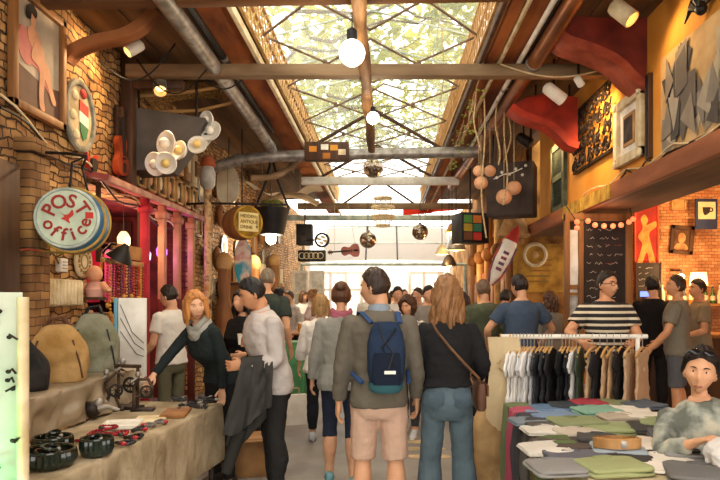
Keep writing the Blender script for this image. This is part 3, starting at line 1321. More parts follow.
def spline(pts, n=6):
    """closed smooth outline through points"""
    out = []
    N_ = len(pts)
    for i in range(N_):
        p0, p1, p2, p3 = [V((*pts[(i + k) % N_], 0)) for k in (-1, 0, 1, 2)]
        for j in range(n):
            t = j / n
            q = .5 * ((2 * p1) + (-p0 + p2) * t + (2 * p0 - 5 * p1 + 4 * p2 - p3) * t * t + (-p0 + 3 * p1 - 3 * p2 + p3) * t ** 3)
            out.append((q.x, q.y))
    return out

PAINT = lambda n, c: mat('paint_' + n, c, tuple(x * .8 for x in hx(c)), rough=.7, scale=7)
P_RED, P_WHITE, P_GREEN, P_BLUE, P_DARK, P_FLESH = [PAINT(n, c) for n, c in (('red', '#c0352a'), ('white', '#f0ead8'), ('green', '#3d7a4c'), ('blue', '#2f7fae'), ('dark', '#2a211c'), ('flesh', '#e0a078'))]

# ---- left wall, front to back
b = MB()
b.box((-3.04, 5.36, 1.42), (.14, .3, 2.84), bev=.02)
b.box((-3.02, 5.36, 2.9), (.2, .4, .12), bev=.02)
struct(b.build('trim_brick_pier', M_BRICKL))
b = MB()
b.box((-3.03, 4.83, 1.35), (.1, .48, 2.7), bev=.01)
struct(b.build('door_3', M_DWOOD))

t = thing('painting', 'framed painting of a seated figure in pink high on the rough stone wall', 'painting', WL(5.47, 3.71))
framed(t, .84, 1.04, .07, M_MWOOD, .06)
cv = canvas(t, .74, .94, mat('painting_ground', '#c9b9a0', '#9a8a78', scale=2.5))
b = blob([(-.36, -.46), (.36, -.46), (.36, -.16), (.1, -.2), (-.36, -.12)], -.021)
b.build('painted_floor', PAINT('brown', '#6a4a3c'), t)
b = blob(spline([(-.27, .20), (-.12, .16), (.02, .18), (.10, .02), (.20, -.18), (.26, -.30), (.10, -.20), (-.05, -.08), (-.20, -.10), (-.30, .0)]), -.024)
b.build('painted_dress', PAINT('pink', '#dc8478'), t)
b = MB()
for pts, yy in ((spline([(-.15, .36), (-.08, .38), (-.05, .30), (-.07, .24), (.0, .2), (.02, .1), (-.08, .06), (-.16, .12), (-.17, .22), (-.12, .26)]), -.027),
                (spline([(-.06, .14), (.06, .12), (.10, -.05), (.07, -.3), (.09, -.42), (.02, -.42), (.0, -.3), (.0, -.08), (-.12, -.02)]), -.029),
                (spline([(.05, .02), (.16, -.02), (.2, -.16), (.28, -.3), (.22, -.32), (.13, -.18), (.04, -.06)]), -.028)):
    b.prism(pts, .004, Matrix.Translation((0, yy, 0)))
b.build('painted_figure', P_FLESH, t)
b = blob(spline([(-.20, .38), (-.12, .44), (-.04, .40), (-.06, .34), (-.12, .36), (-.14, .30), (-.20, .30)]), -.033)
b.build('painted_hair', P_DARK, t)

t = thing('shield_plaque', 'round carved plaque with a red, white and green shield', 'plaque', WL(6.2, 3.43))
b = MB()
b.prism(ellipse(.28, .33), .03, Matrix.Translation((0, -.015, 0)))
b.build('board', mat('plaque_board', '#c9b894', '#8a7858', scale=6), t)
b = MB()
n = 40
ring = []
for k in range(n):
    a = 2 * pi * k / n
    ring.append([V(((.28 + .035 * cos(q)) * cos(a), -.03 + .03 * sin(q), (.33 + .035 * cos(q)) * sin(a))) for q in [2 * pi * j / 8 for j in range(8)]])
ring.append(ring[0])
b.loft(ring, False)
b.build('rim', mat('plaque_rim', '#9a9684', '#5c5a50', scale=9, bump=.3), t)
for nm, m_, x0, x1 in (('red_stripe', P_RED, .16, .05), ('white_stripe', P_WHITE, .05, -.06), ('green_stripe', P_GREEN, -.06, -.17)):
    b = blob([(-.02, x1), (.16, x1 - .03), (.16, x0 - .03), (-.02, x0)] if nm != 'green_stripe' else [(-.01, x0), (.16, x0 - .03), (.12, x1 - .03), (.06, x1 - .06), (.0, x1 + .02)], -.034, .01)
    b.build('shield_stripe', m_, t)
for x, z, m_ in ((.06, .24, P_RED), (-.1, .18, M_CREAM), (-.14, -.02, M_CREAM), (-.08, -.2, M_CREAM)):
    b = MB()
    b.ball((x, -.035, z), (.06, .02, .05))
    b.build('relief_leaf', m_, t)
t = thing('wall_ornament', 'small red and black painted ornament just under the shield plaque', 'ornament', WL(6.45, 3.02))
b = MB()
b.prism(spline([(-.12, .08), (0, .02), (.12, .1), (.08, -.04), (0, -.12), (-.07, -.05)]), .04, Matrix.Translation((0, -.02, 0)))
b.build('body', P_RED, t)
b = MB()
b.prism(spline([(-.05, .03), (.05, .03), (.05, -.07), (0, -.12), (-.05, -.06)]), .03, Matrix.Translation((0, -.05, 0)))
b.build('black_centre', P_DARK, t)

def violin(name, label, cat, M, k, body_m, group=None, cord=None):
    t = thing(name, label, cat, M, group)
    out = spline([(0, -.20), (.11, -.17), (.115, -.08), (.065, -.01), (.085, .08), (.05, .135), (0, .145), (-.05, .135), (-.085, .08), (-.065, -.01), (-.115, -.08), (-.11, -.17)])
    b = MB()
    b.prism([(x * k, z * k) for x, z in out], .05 * k, Matrix.Translation((0, -.03 * k, 0)))
    b.build('body', body_m, t)
    b = MB()
    b.box((0, -.065 * k, .14 * k), (.026 * k, .02 * k, .34 * k))
    b.build('neck', P_DARK, t)
    b = MB()
    b.box((0, -.05 * k, .345 * k), (.045 * k, .035 * k, .09 * k), bev=.006)
    for s in (-1, 1):
        for z in (.33, .36):
            b.tube([(0, -.05 * k, z * k), (s * .045 * k, -.05 * k, z * k)], .006 * k, 6)
    b.build('pegbox', M_DWOOD, t)
    b = MB()
    b.box((0, -.065 * k, -.05 * k), (.05 * k, .02 * k, .012 * k))
    b.box((0, -.062 * k, -.13 * k), (.03 * k, .014 * k, .08 * k))
    b.build('bridge', P_DARK, t)
    if cord:
        b = MB()
        for q in cord:
            b.tube(q, .004, 5)
        b.build('cord', M_ROPE, t)
    return t
t = thing('wooden_board', 'dark upright board on the stone wall behind the hanging violin', 'board', WL(7.36, 3.36))
b = MB()
b.box((0, -.015, 0), (.62, .03, .9), bev=.004)
b.build('board', mat('panel_dark', '#3c3028', '#241c16', scale=4), t)
b = MB()
for x in (-.3, .3):
    b.box((x, -.035, 0), (.03, .02, .9))
b.build('edge_batten', M_DWOOD, t)
violin('violin', 'red-brown violin hanging on the stone wall past the shield plaque', 'violin', WL(7.05, 3.26, .035) @ Matrix.Rotation(-.1, 4, 'Y'), 1.3, mat('varnish', '#b5502a', '#7a2c14', rough=.3, scale=4))

# barrel sign
MBAR = P(67, 218, 5.15)
t = thing('barrel_sign', 'barrel with a pale face lettered in red hanging by the plaster wall', 'sign',
          Matrix.Translation(MBAR) @ Matrix.Rotation(.22, 4, 'Z') @ Matrix.Scale(.87, 4))
b = MB()
prof = [(.265 + .055 * sin(pi * k / 8), .0 + .5 * k / 8) for k in range(9)]
b.lathe(prof, 28, Matrix.Rotation(-pi / 2, 4, 'X'))
b.build('body', mat('barrel_blue', '#3f87b4', '#24547c', rough=.5, scale=3), t)
for y, r_, m_ in ((.0, .278, M_TEAL), (.14, .312, mat('hoop_gold', '#d9b25c', '#9a7430', scale=5)), (.34, .314, mat('hoop_gold2', '#d9b25c', '#9a7430', scale=5)), (.49, .275, M_DWOOD)):
    b = MB()
    b.torus(r_, .016, 32, 6, Matrix.Translation((0, y, 0)) @ TX)
    b.build('hoop', m_, t)
b = MB()
b.lathe([(.262, 0), (.262, .012)], 32, Matrix.Translation((0, .002, 0)) @ TX)
b.build('face', mat('barrel_face', '#cdd8c0', '#a4b49c', scale=4), t)
b = MB()
def arc_text(b, s, r, a0, a1, size, flip=False):
    for i, ch in enumerate(s):
        a = a0 + (a1 - a0) * i / (len(s) - 1)
        rot = a - pi / 2 if not flip else a + pi / 2
        b.text(ch, size, Matrix.Translation((r * cos(a), -.014, r * sin(a))) @ TX @ Matrix.Rotation(rot, 4, 'Z'), .008)
arc_text(b, 'POST', .16, 2.7, .6, .18)
arc_text(b, 'office', .165, 3.55, 6.05, .17, True)
b.build('lettering', PAINT('letter_red', '#9c2f22'), t)
b = MB()
b.prism(spline([(-.06, .06), (-.02, .03), (.02, .04), (.05, .08), (.06, .03), (.02, -.01), (.03, -.05), (-.02, -.02), (-.05, -.01), (-.02, .015)], 4), .006, Matrix.Translation((0, -.014, 0)))
b.build('painted_bird', P_RED, t)
b = MB()
b.box((.2, -.014, .03), (.07, .006, .06))
b.build('painted_square', P_RED, t)
b = MB()
b.tube([(0, .1, .29), (.02, .1, .55), (.15, .1, .62)], .012, 6)
b.tube([(.1, .4, .29), (.05, .35, .55), (.15, .1, .62)], .012, 6)
b.tube([(.15, .1, .62), (-.05, .2, .66), (-.32, .3, .68)], .016, 6)
b.build('hanger', M_DARKM, t)

t = thing('round_plaque', 'pale round plaque with raised lettering below the barrel', 'plaque', WL(6.3, 1.98))
b = MB()
b.lathe([(.165, 0), (.165, .02), (.15, .035), (.14, .025)], 28, TX)
b.build('board', M_CREAM, t)
b = MB()
for k in range(14):
    a = k * 2 * pi / 14
    b.box((.115 * cos(a), -.03, .115 * sin(a)), (.022, .012, .035), Matrix.Identity(4))
b.torus(.07, .008, 20, 6, Matrix.Translation((0, -.028, 0)) @ TX)
b.build('relief', mat('relief_brown', '#a58852', scale=9), t)
t = thing('junction_box', 'white junction box on the plaster beside the round plaque', 'box', WL(5.85, 1.92))
b = MB()
b.box((0, -.03, 0), (.13, .06, .13), bev=.01)
b.build('case', M_WHITE, t)
b = MB()
for z in (-.03, 0, .03):
    b.box((0, -.064, z), (.08, .008, .008))
b.build('grille', M_STEEL, t)
t = thing('radiator', 'white ribbed radiator on the plaster wall above the bags', 'radiator', WL(5.75, 1.66))
b = MB()
for k in range(13):
    b.box((-.38 + k * .063, -.06, 0), (.05, .07, .24), bev=.018)
b.build('ribs', M_CREAM, t)
b = MB()
for z in (-.11, .11):
    b.tube([(-.42, -.05, z), (.42, -.05, z)], .018, 8)
b.build('header_pipe', M_CREAM, t)
b = MB()
for x in (-.3, .3):
    b.box((x, -.01, 0), (.03, .06, .05))
b.build('bracket', M_STEEL, t)
t = thing('wall_lamp', 'black funnel lamp on a bracket beside the round plaque', 'lamp', WL(6.75, 2.05, .0))
b = MB()
b.lathe([(.03, .14), (.05, .1), (.14, -.02), (.15, -.05), (.13, -.05)], 20, Matrix.Translation((0, -.2, .02)) @ Matrix.Rotation(.5, 4, 'X'))
b.build('shade', M_BLACK, t)
b = MB()
b.tube([(0, 0, .05), (0, -.1, .15), (0, -.16, .14)], .014, 6)
b.build('arm', M_BLACK, t)
t = thing('doll', 'pale pink toy doll torso perched under the black funnel lamp', 'doll', Matrix.Translation((-2.95, 6.3, 1.62)) @ Matrix.Scale(.78, 4))
b = MB()
b.ball((0, 0, .3), (.1, .09, .11))
b.build('head', P_FLESH, t)
b = MB()
b.tube([(0, 0, .0), (0, 0, .1), (0, 0, .2)], [.1, .13, .07], 12)
b.build('torso', mat('doll_pink', '#dca898', '#b8806e', scale=5), t)
for s in (-1, 1):
    b = MB()
    b.tube([(s * .1, 0, .17), (s * .2, -.06, .08), (s * .25, -.14, .1)], [.045, .04, .03], 8)
    b.build('arm', P_FLESH, t)
b = MB()
b.box((-.07, 0, -.02), (.34, .24, .04))
b.build('shelf_bracket', M_DWOOD, t)

# cables along the wall
for k, (dz, m_, lab) in enumerate(((0, M_BLACK, 'black cable sagging along the plaster wall under the painting'), (.06, M_CREAM, 'pale cable sagging along the plaster wall under the painting'))):
    b = MB()
    pts = []
    for j in range(24):
        y = 4.9 + j * .18
        pts.append((XL + .06 + .015 * sin(j), y, 3.12 - .18 * (y - 4.9) ** .8 + .05 * sin(j * .9 + k) + dz + (.0 if y < 7 else -.02)))
    b.tube(pts, .011, 6)
    tag(b.build('cable', m_), lab, 'cable')
b = MB()
b.tube([(XL + .04, 4.95, 1.98), (XL + .1, 5.2, 2.02), (XL + .3, 5.4, 2.0), (XL + .1, 5.65, 1.98), (XL + .05, 5.8, 1.93)], .009, 6)
tag(b.build('cable', mat('wire_green', '#7a9a3c', '#a83c2c', scale=3)), 'green and red wire looping over the brick pier to the junction box', 'cable')

# ---- the trinket shop in the left wall
M_SHOPW = mat('shop_red', '#7c3020', '#4a1c12', rough=.8, scale=3)
b = MB()
b.box((-4.55, 8.2, 1.45), (.1, 3.6, 2.9))
b.box((-3.9, 6.42, 1.45), (1.4, .06, 2.9))
b.box((-3.9, 9.98, 1.45), (1.4, .06, 2.9))
b.box((-3.9, 8.2, 2.93), (1.4, 3.6, .06))
struct(b.build('wall_shop', M_SHOPW))
t = thing('shop_canopy', 'pink painted canopy board over the trinket shop opening', 'canopy', WL(8.25, 2.87))
b = MB()
b.prism([(-1.85, -.02), (1.7, -.02), (1.7, .04), (-1.85, .04)], .26, Matrix.Translation((0, -.1, 0)) @ Matrix.Rotation(.18, 4, 'X'))
b.build('board', mat('canopy_pink', '#d2746a', '#94443c', scale=3), t)
b = MB()
b.box((-.05, -.24, -.03), (3.6, .03, .06))
b.build('edge_strip', mat('canopy_edge', '#cfa890', '#a4705c', scale=4), t)
for k, (y, c1, c2, lab) in enumerate(((7.75, '#c43040', '#96202a', 'bright pink-red square post at the near side of the shop'), (8.35, '#c88a74', '#6a1818', 'post painted pale pink above and dark red below in the shop front'),
                                      (8.95, '#b0785c', '#5c1614', 'second two-tone post of the shop front'), (9.6, '#b88858', '#5c2414', 'brown two-tone post at the far end of the shop front'))):
    t = thing('shop_post', lab, 'post', (-3.0, y, 0))
    b = MB()
    b.box((0, 0, 2.2), (.095, .095, 1.3), bev=.012)
    b.build('upper_shaft', mat('post_up%d' % k, c1, scale=5), t)
    b = MB()
    b.box((0, 0, .8), (.098, .098, 1.6), bev=.012)
    b.build('lower_shaft', mat('post_low%d' % k, c2, scale=5), t)
    b = MB()
    b.box((0, 0, 2.72), (.15, .15, .1), bev=.02)
    b.build('capital', mat('post_cap%d' % k, c1, scale=5), t)
# counter and shelves with trinkets
t = thing('shop_counter', 'bright red counter board across the trinket shop', 'counter', (-3.5, 7.15, 0))
b = MB()
b.box((0, 0, .6), (.5, 1.1, 1.2), bev=.01)
b.build('cabinet', mat('counter_red', '#cc3a28', '#8a1c14', scale=3), t)
b = MB()
b.box((0, 0, 1.22), (.58, 1.16, .05), bev=.01)
b.build('worktop', mat('counter_top', '#d84a34', scale=3), t)
t = thing('display_shelf', 'dark shelving full of trinkets on the back wall of the red shop', 'shelf', (-4.2, 7.3, 0))
for z in (1.3, 1.62, 1.95, 2.28, 2.6):
    b = MB()
    b.box((0, .1, z), (.36, 1.5, .03))
    b.build('shelf_board', M_DWOOD, t)
for y in (-.62, .85):
    b = MB()
    b.box((0, y, 1.4), (.36, .04, 2.8))
    b.build('side_panel', M_DWOOD, t)
tr_ = random.Random(11)
kinds = []
TC = [('#c8472e', 'red'), ('#d8a040', 'gold'), ('#8a5a34', 'brown'), ('#e0c090', 'cream'), ('#8c2c3c', 'crimson'), ('#4c4c54', 'dark')]
idx = 0
ords = ['first', 'second', 'third', 'fourth', 'fifth', 'sixth', 'seventh', 'eighth', 'ninth', 'tenth', 'eleventh', 'twelfth', '13th', '14th', '15th', '16th', '17th', '18th', '19th', '20th']
tm = {c: mat('trinket_' + n, c, scale=9, rough=.4) for c, n in TC}
for zi, z in enumerate((1.3, 1.62, 1.95, 2.28)):
    for q in range(9):
        c, cn = TC[tr_.randrange(6)]
        y = 6.78 + q * .16
        sh = (q + zi * 2) % 3
        hgt = tr_.uniform(.13, .25)
        t = thing('trinket', '%s %s on the %s shelf up, %s from the near end' % (cn, ('pot-bellied jar', 'upright figurine', 'round-topped box')[sh], ('lowest', 'second', 'third', 'topmost')[zi], ords[q]), 'ornament', (-4.1, y, z + .015), 'trinkets in the red shop')
        b = MB()
        if sh == 0:
            b.lathe([(.03, 0), (.06, .3 * hgt), (.055, .6 * hgt), (.025, .8 * hgt), (.035, hgt)], 12)
            b.build('body', tm[c], t)
            b = MB()
            b.lathe([(.036, hgt), (.03, hgt + .02), (.005, hgt + .03)], 10)
            b.build('lid', tm['#d8a040'], t)
        elif sh == 1:
            b.lathe([(.05, 0), (.055, .02), (.03, .4 * hgt), (.045, .6 * hgt), (.02, .72 * hgt)], 12)
            b.build('body', tm[c], t)
            b = MB()
            b.ball((0, 0, .85 * hgt), .035)
            b.build('head', tm['#e0c090'], t)
        else:
            b.box((0, 0, hgt * .35), (.1, .1, hgt * .7), bev=.008)
            b.build('body', tm[c], t)
            b = MB()
            b.ball((0, 0, hgt * .7), (.05, .05, .05))
            b.build('dome', tm['#d8a040'], t)
t = thing('display_shelf', 'second dark shelf of trinkets behind the two-tone shop posts', 'shelf', (-4.2, 9.03, 0))
for z in (1.2, 1.6, 2.0, 2.4):
    b = MB()
    b.box((0, .0, z), (.36, 1.6, .03))
    b.build('shelf_board', M_DWOOD, t)
for y in (-.8, .8):
    b = MB()
    b.box((0, y, 1.4), (.36, .04, 2.8))
    b.build('side_panel', M_DWOOD, t)
for zi, z in enumerate((1.2, 1.6, 2.0)):
    for q in range(8):
        c, cn = TC[(q * 5 + zi * 2) % 6]
        hgt = tr_.uniform(.16, .3)
        t = thing('trinket', '%s %s on the second shelf unit, %s tier, %s along' % (cn, ('tapered vase', 'lidded tin')[(q + zi) % 2], ('lowest', 'middle', 'upper')[zi], ords[q]), 'ornament', (-4.1, 8.38 + q * .185, z + .015), 'trinkets in the red shop')
        b = MB()
        if (q + zi) % 2 == 0:
            b.lathe([(.045, 0), (.07, .35 * hgt), (.03, .8 * hgt), (.045, hgt)], 12)
            b.build('body', tm[c], t)
            b = MB()
            b.torus(.045, .008, 14, 5, Matrix.Translation((0, 0, hgt)))
            b.build('rim', tm['#d8a040'], t)
        else:
            b.lathe([(.06, 0), (.062, .7 * hgt)], 14)
            b.build('body', tm[c], t)
            b = MB()
            b.lathe([(.065, .7 * hgt), (.064, .82 * hgt), (.015, .86 * hgt), (.012, .92 * hgt)], 14)
            b.build('lid', tm['#e0c090'], t)
# strings of beads hanging at the shop front
rail = thing('bead_rail', 'wooden rail carrying strings of red and gold beads', 'rail', (-3.02, 7.2, 2.02))
b = MB()
b.box((0, 0, 0), (.05, 1.15, .05), bev=.006)
b.build('bar', M_LWOOD, rail)
b = MB()
b.box((.03, 0, .12), (.03, .8, .16), bev=.006)
b.build('sign_board', mat('bead_sign', '#c88c4c', '#8a5c2c', scale=5), rail)
b = MB()
for y in (-.56, .56):
    b.box((-.05, y, .4), (.04, .04, .85))
b.build('bracket', M_DWOOD, rail)
for q in range(16):
    c = TC[(0, 1, 2, 4, 0, 2)[q % 6]]
    y = 6.68 + q * .07
    t = thing('bead_string', '%s bead string, %s along the shop rail from its near end' % (c[1], ords[q]), 'necklace', (-2.99, y, 2.0), 'bead strings on the shop rail')
    b = MB()
    L_ = .44 + .1 * sin(q * 1.9)
    for j in range(13):
        b.ball((.003 * sin(j), 0, -.02 - L_ * j / 13), (.015, .015, .017), nu=8, nv=6)
    b.build('beads', tm[c[0]], t)
    b = MB()
    b.ball((0, 0, -.03 - L_), (.024, .024, .034), nu=8, nv=6)
    b.build('pendant', tm['#d8a040'], t)
# lanterns and purple glow
for k, (y, z, c, lab) in enumerate(((7.95, 2.35, '#ffd9a0', 'small glowing cream lantern between the red shop posts'), (8.65, 2.2, '#d8a0ff', 'small glowing violet lantern behind the two-tone posts'), (9.3, 2.3, '#b070ff', 'deep violet lantern at the far end of the shop'))):
    t = thing('lantern', lab, 'lantern', (-3.35, y, z))
    b = MB()
    b.lathe([(.04, -.1), (.075, -.05), (.08, .03), (.05, .09), (.03, .11)], 14)
    b.build('shade', glow('lantern%d' % k, c, 1.1 if k == 0 else 1.2), t)
    b = MB()
    b.tube([(0, 0, .1), (0, 0, 2.9 - z)], .005, 5)
    b.build('cord', M_BLACK, t)
    lamp('POINT', (.12, 0, -.05), (9, 6, 6)[k], hx(c), t, .08)
lamp('POINT', (-3.6, 7.3, 2.55), 24, (1, .55, .32), None, .15)
lamp('POINT', (-3.7, 8.7, 2.4), 14, (1, .32, .36), None, .15)
for k in range(4):
    t = thing('shop_hanging', '%s hung inside the shop behind the posts' % ('violet shawl', 'crimson scarf', 'pink shawl', 'dark purple wrap')[k], 'shawl', (-4.0, 8.0 + k * .52, 2.3), 'shawls in the red shop')
    b = MB()
    b.sheet(lambda u, v: (.05 * sin(u * 12), -.2 + .4 * u, -.75 * v), 14, 4, .008)
    b.build('fabric', cloth('shawl%d' % k, ('#7a3a9c', '#a82040', '#d0527c', '#4c2468')[k]), t)
    b = MB()
    b.tube([(0, -.25, .0), (0, .25, 0)], .012, 6)
    b.tube([(0, 0, 0), (0, 0, .62)], .006, 5)
    b.build('hook_rail', M_DARKM, t)
# band of small framed pictures over the canopy
for k in range(7):
    y = 7.75 + k * .36
    t = thing('framed_print', 'small dark framed print, %s of the row above the shop canopy' % ords[k], 'picture', WL(y, 3.17) @ Matrix.Rotation(.0, 4, 'X'), 'prints above the shop canopy')
    framed(t, .27, .36, .035, M_LWOOD, .05)
    canvas(t, .22, .31, mat('print%d' % k, ('#5c4430', '#3c3028', '#6c5036')[k % 3], '#1c1410', scale=9), 'print')
    b = MB()
    b.prism(ellipse(.05, .09), .008, Matrix.Translation((0, -.02, .0)))
    b.build('painted_motif', P_FLESH if k % 2 else M_CREAM, t)
for k in range(6):
    y = 8.1 + k * .34
    t = thing('tall_book_board', 'upright wooden board, %s of the row over the framed prints' % ords[k], 'board', WL(y, 3.62), 'boards over the prints')
    b = MB()
    b.box((0, -.05, 0), (.2, .08, .42 + .05 * (k % 3)), bev=.01)
    b.build('board', (M_LWOOD, M_MWOOD, M_CANV)[k % 3], t)
    b = MB()
    b.box((0, -.095, .02), (.11, .012, .24))
    b.build('panel', (M_DWOOD, M_CREAM, M_DWOOD)[k % 3], t)

# ---- big dark screen box and the cluster of white lamps
t = thing('loudspeaker', 'big dark grey box hung tilted under the roof by the white disc lamps', 'loudspeaker', Matrix.Translation(P(172, 143, 7.6)))
b = MB()
b.prism([(-.48, .36), (.44, .25), (.36, .1), (.02, -.36), (-.48, -.40)], .5, Matrix.Rotation(.12, 4, 'Z'))
b.build('case', mat('grey_box', '#57504a', '#423c36', rough=.6, scale=3), t)
b = MB()
b.tube([(-.4, 0, .3), (-.42, 0, .98)], .015, 6)
b.tube([(.3, 0, .24), (.3, 0, .98)], .015, 6)
b.build('hanger', M_DARKM, t)
lamps = [(168, 144, 13, 7.0), (157, 164, 12, 7.05), (167, 163, 11, 6.85), (208, 120, 9, 7.6), (212, 132, 11, 7.6), (198, 146, 10, 7.3), (181, 151, 10, 7.1), (204, 138, 9, 7.8)]
for k, (px, py, r, d) in enumerate(lamps):
    t = thing('disc_lamp', 'white round lampshade of the cluster by the dark box, %s' % ('upper one at the near end', 'lowest at the near end', 'small pale one beside the lowest', 'topmost', 'large one just below the topmost', 'middle one facing down', 'amber-centred one', 'far small one')[k], 'lamp', P(px, py, d), 'white lamps by the dark box')
    R = r * d / F
    M = Matrix.Rotation(-.5 + .25 * (k % 3), 4, 'Z') @ Matrix.Rotation(pi / 2 + .3 * sin(k), 4, 'X')
    b = MB()
    b.lathe([(R * .2, -.04), (R * .7, -.02), (R, .03), (R * .96, .04), (R * .6, .0), (R * .2, -.01)], 22, M)
    b.build('shade', M_WHITE, t)
    b = MB()
    b.ball((0, 0, 0), R * .42, M @ Matrix.Translation((0, 0, .05)))
    b.build('bulb', mat('bulb_glass%d' % k, '#e8c878' if k in (2, 5, 6) else '#f2ead8', rough=.2), t)
    b = MB()
    tgt = P(172, 143, 7.6) - P(px, py, d)
    b.tube([(0, .02, 0), tgt * .35, tgt * .7], .012, 6)
    b.build('arm', M_DARKM, t)

def spot_can(label, p, aim, L_=.28, r=.075, energy=40, col=WARM, angle=75, up=None, m=M_STEEL):
    t = thing('spotlight', label, 'spotlight', V(p), 'spotlight cans under the roof')
    M = look((0, 0, 0), aim)
    b = MB()
    b.lathe([(r * .5, -L_ / 2), (r * .9, -L_ * .42), (r, -L_ * .3), (r, L_ / 2), (r * .9, L_ / 2), (r * .85, L_ * .2)], 18, M)
    b.build('can', m, t)
    b = MB()
    b.lathe([(r * .8, L_ * .25), (r * .5, L_ * .3)], 14, M)
    b.build('lens', M_WARM, t)
    b = MB()
    top = V(up) if up else V((0, 0, 4.42 - p[2]))
    b.tube([(0, 0, 0), top * .5 + V((0, .03, 0)), top], .014, 6)
    b.build('bracket', M_DARKM, t)
    lamp('SPOT', V(aim).normalized() * (L_ * .55), energy, col, t, .05, aim, angle)
    return t
spot_can('silver spotlight can beside the big dark box', P(160, 83, 7.2), (.2, -.5, -.6), .36, .075, 80, WARM, 110)
spot_can('small white spotlight near the curved plank', P(135, 48, 6.6), (-.7, -.5, -.7), .2, .06, 42, WARM, 140, m=M_WHITE)

t = thing('timber_post', 'dark timber post and bracket on the stone wall before the big dark box', 'post', (-3.0, 7.26, 2.9))
b = MB()
b.box((0, 0, .75), (.14, .14, 1.56), bev=.01)
b.build('shaft', M_DWOOD, t)
b = MB()
b.box((.3, 0, 1.2), (.7, .1, .1), bev=.01)
b.build('bracket', M_DWOOD, t)
for k, (p0, p1, sag, lab) in enumerate((((-2.8, 7.0, 4.3), (-1.95, 6.9, 4.2), .35, 'black wire looping below the weathered beam on the left'), ((-2.2, 7.15, 4.3), (-1.6, 7.2, 4.2), .22, 'second black wire looping near the grey roof duct'), ((1.3, 7.0, 4.25), (2.5, 7.0, 4.2), .12, 'pale wire wrapped along the weathered beam by the red bows'), ((-3.0, 6.5, 4.1), (-2.3, 6.8, 4.4), .3, 'thin wire hanging near the curved plank'))):
    b = MB()
    b.tube([V(p0).lerp(V(p1), j / 14) - V((0, 0, sag * sin(pi * j / 14))) for j in range(15)], .009, 6)
    tag(b.build('wire', M_BLACK if k != 2 else M_CREAM), lab, 'wire')
# curved plank, wicker hull
def curve_plank(name, label, cat, pts, w, th, m, rim=None):
    t = thing(name, label, cat, pts[0])
    o = V(pts[0])
    b = MB()
    P_ = [V(p) - o for p in pts]
    up = V((0, 0, 1))
    rings = []
    for i, p in enumerate(P_):
        tg = (P_[min(i + 1, len(P_) - 1)] - P_[max(0, i - 1)]).normalized()
        n_ = V((0, 1, 0)).cross(tg).normalized()
        rings.append([p + n_ * th / 2 * a + V((0, 1, 0)) * w / 2 * c for a, c in ((1, 1), (1, -1), (-1, -1), (-1, 1))])
    b.loft(rings)
    b.build('plank', m, t)
    return t
def smooth_px(px, d, n=5):
    out = []
    for i in range(len(px) - 1):
        p0, p1, p2, p3 = [V((*px[max(0, min(len(px) - 1, i + k))], 0)) for k in (-1, 0, 1, 2)]
        for j in range(n):
            t = j / n
            q = .5 * ((2 * p1) + (-p0 + p2) * t + (2 * p0 - 5 * p1 + 4 * p2 - p3) * t * t + (-p0 + 3 * p1 - 3 * p2 + p3) * t ** 3)
            out.append(P(q.x, q.y, d))
    out.append(P(*px[-1], d))
    return out
t = curve_plank('curved_plank', 'long curved brown plank sweeping from the plaster wall to the roof', 'plank', smooth_px([(67, 62), (72, 54), (84, 47), (102, 41), (122, 37), (140, 28), (152, 17), (158, 12)], 6.1), .16, .09, mat('bent_wood', '#a5683c', '#6c3e20', scale=5, stretch=(.3, 1, .3), bump=.3))
t = thing('wicker_boat', 'half hull of woven wicker hung upside down under the left roof', 'boat', P(190, 92, 8.0))
b = MB()
b.sheet(lambda u, v: (-.55 + 1.1 * u, -.3 + .6 * v, .22 * (1 - (2 * u - 1) ** 2) * (1 - .6 * (2 * v - 1) ** 2) - .12 + .1 * u), 18, 10, .02, Matrix.Rotation(.1, 4, 'Z'))
b.build('hull', mat('wicker', '#b08648', '#5c401e', scale=40, bump=1.0), t)
b = MB()
b.tube([(-.58, -.32, -.16), (0, -.36, -.13), (.58, -.3, -.02)], .022, 6)
b.tube([(-.58, .32, -.16), (0, .36, -.13), (.58, .3, -.02)], .022, 6)
b.build('gunwale', M_LWOOD, t)
b = MB()
for x in (-.4, .4):
    b.tube([(x, 0, -.02), (x, 0, .2), (x, 0, 4.44 - P(190, 92, 8)[2])], .008, 5)
b.build('cord', M_ROPE, t)

# ducts
def duct(label, pts, r, m, name='duct', collar=True):
    b = MB()
    o = V(pts[0])
    t = thing(name, label, 'pipe', o)
    b.tube([V(p) - o for p in pts], r, 14)
    b.build('pipe', m, t)
    if collar:
        for i in range(1, len(pts) - 1):
            b = MB()
            d_ = (V(pts[i]) - V(pts[i - 1])).normalized()
            b.tube([V(pts[i]) - o - d_ * .04, V(pts[i]) - o + d_ * .04], r * 1.12, 14)
            b.build('collar', M_STEEL, t)
    return t
def along(px, py, x):
    d = x * F / (px - CX)
    return P(px, py, d)
lp = [V((-1.93, 5.2, 4.22)), V((-1.93, 7.5, 4.22)), V((-1.93, 9.2, 4.2)), V((-1.9, 10.2, 4.12)), V((-1.86, 10.5, 3.98))]
duct('grey duct running along the left roof above the rusty board', lp, .085, M_STEEL)
duct('grey duct crossing the hall at tie-rod height', [V((-2.9, 10.45, 3.80)), V((-2.45, 10.4, 3.92)), V((-1.9, 10.4, 3.98)), V((.2, 10.4, 4.03)), V((1.55, 10.4, 4.05))], .095, M_STEEL)
duct('dark thin pipe beside the grey roof duct', [V((-1.82, 5.3, 4.32)), V((-1.82, 7.0, 4.32)), V((-1.82, 10, 4.3))], .04, M_BLACK)
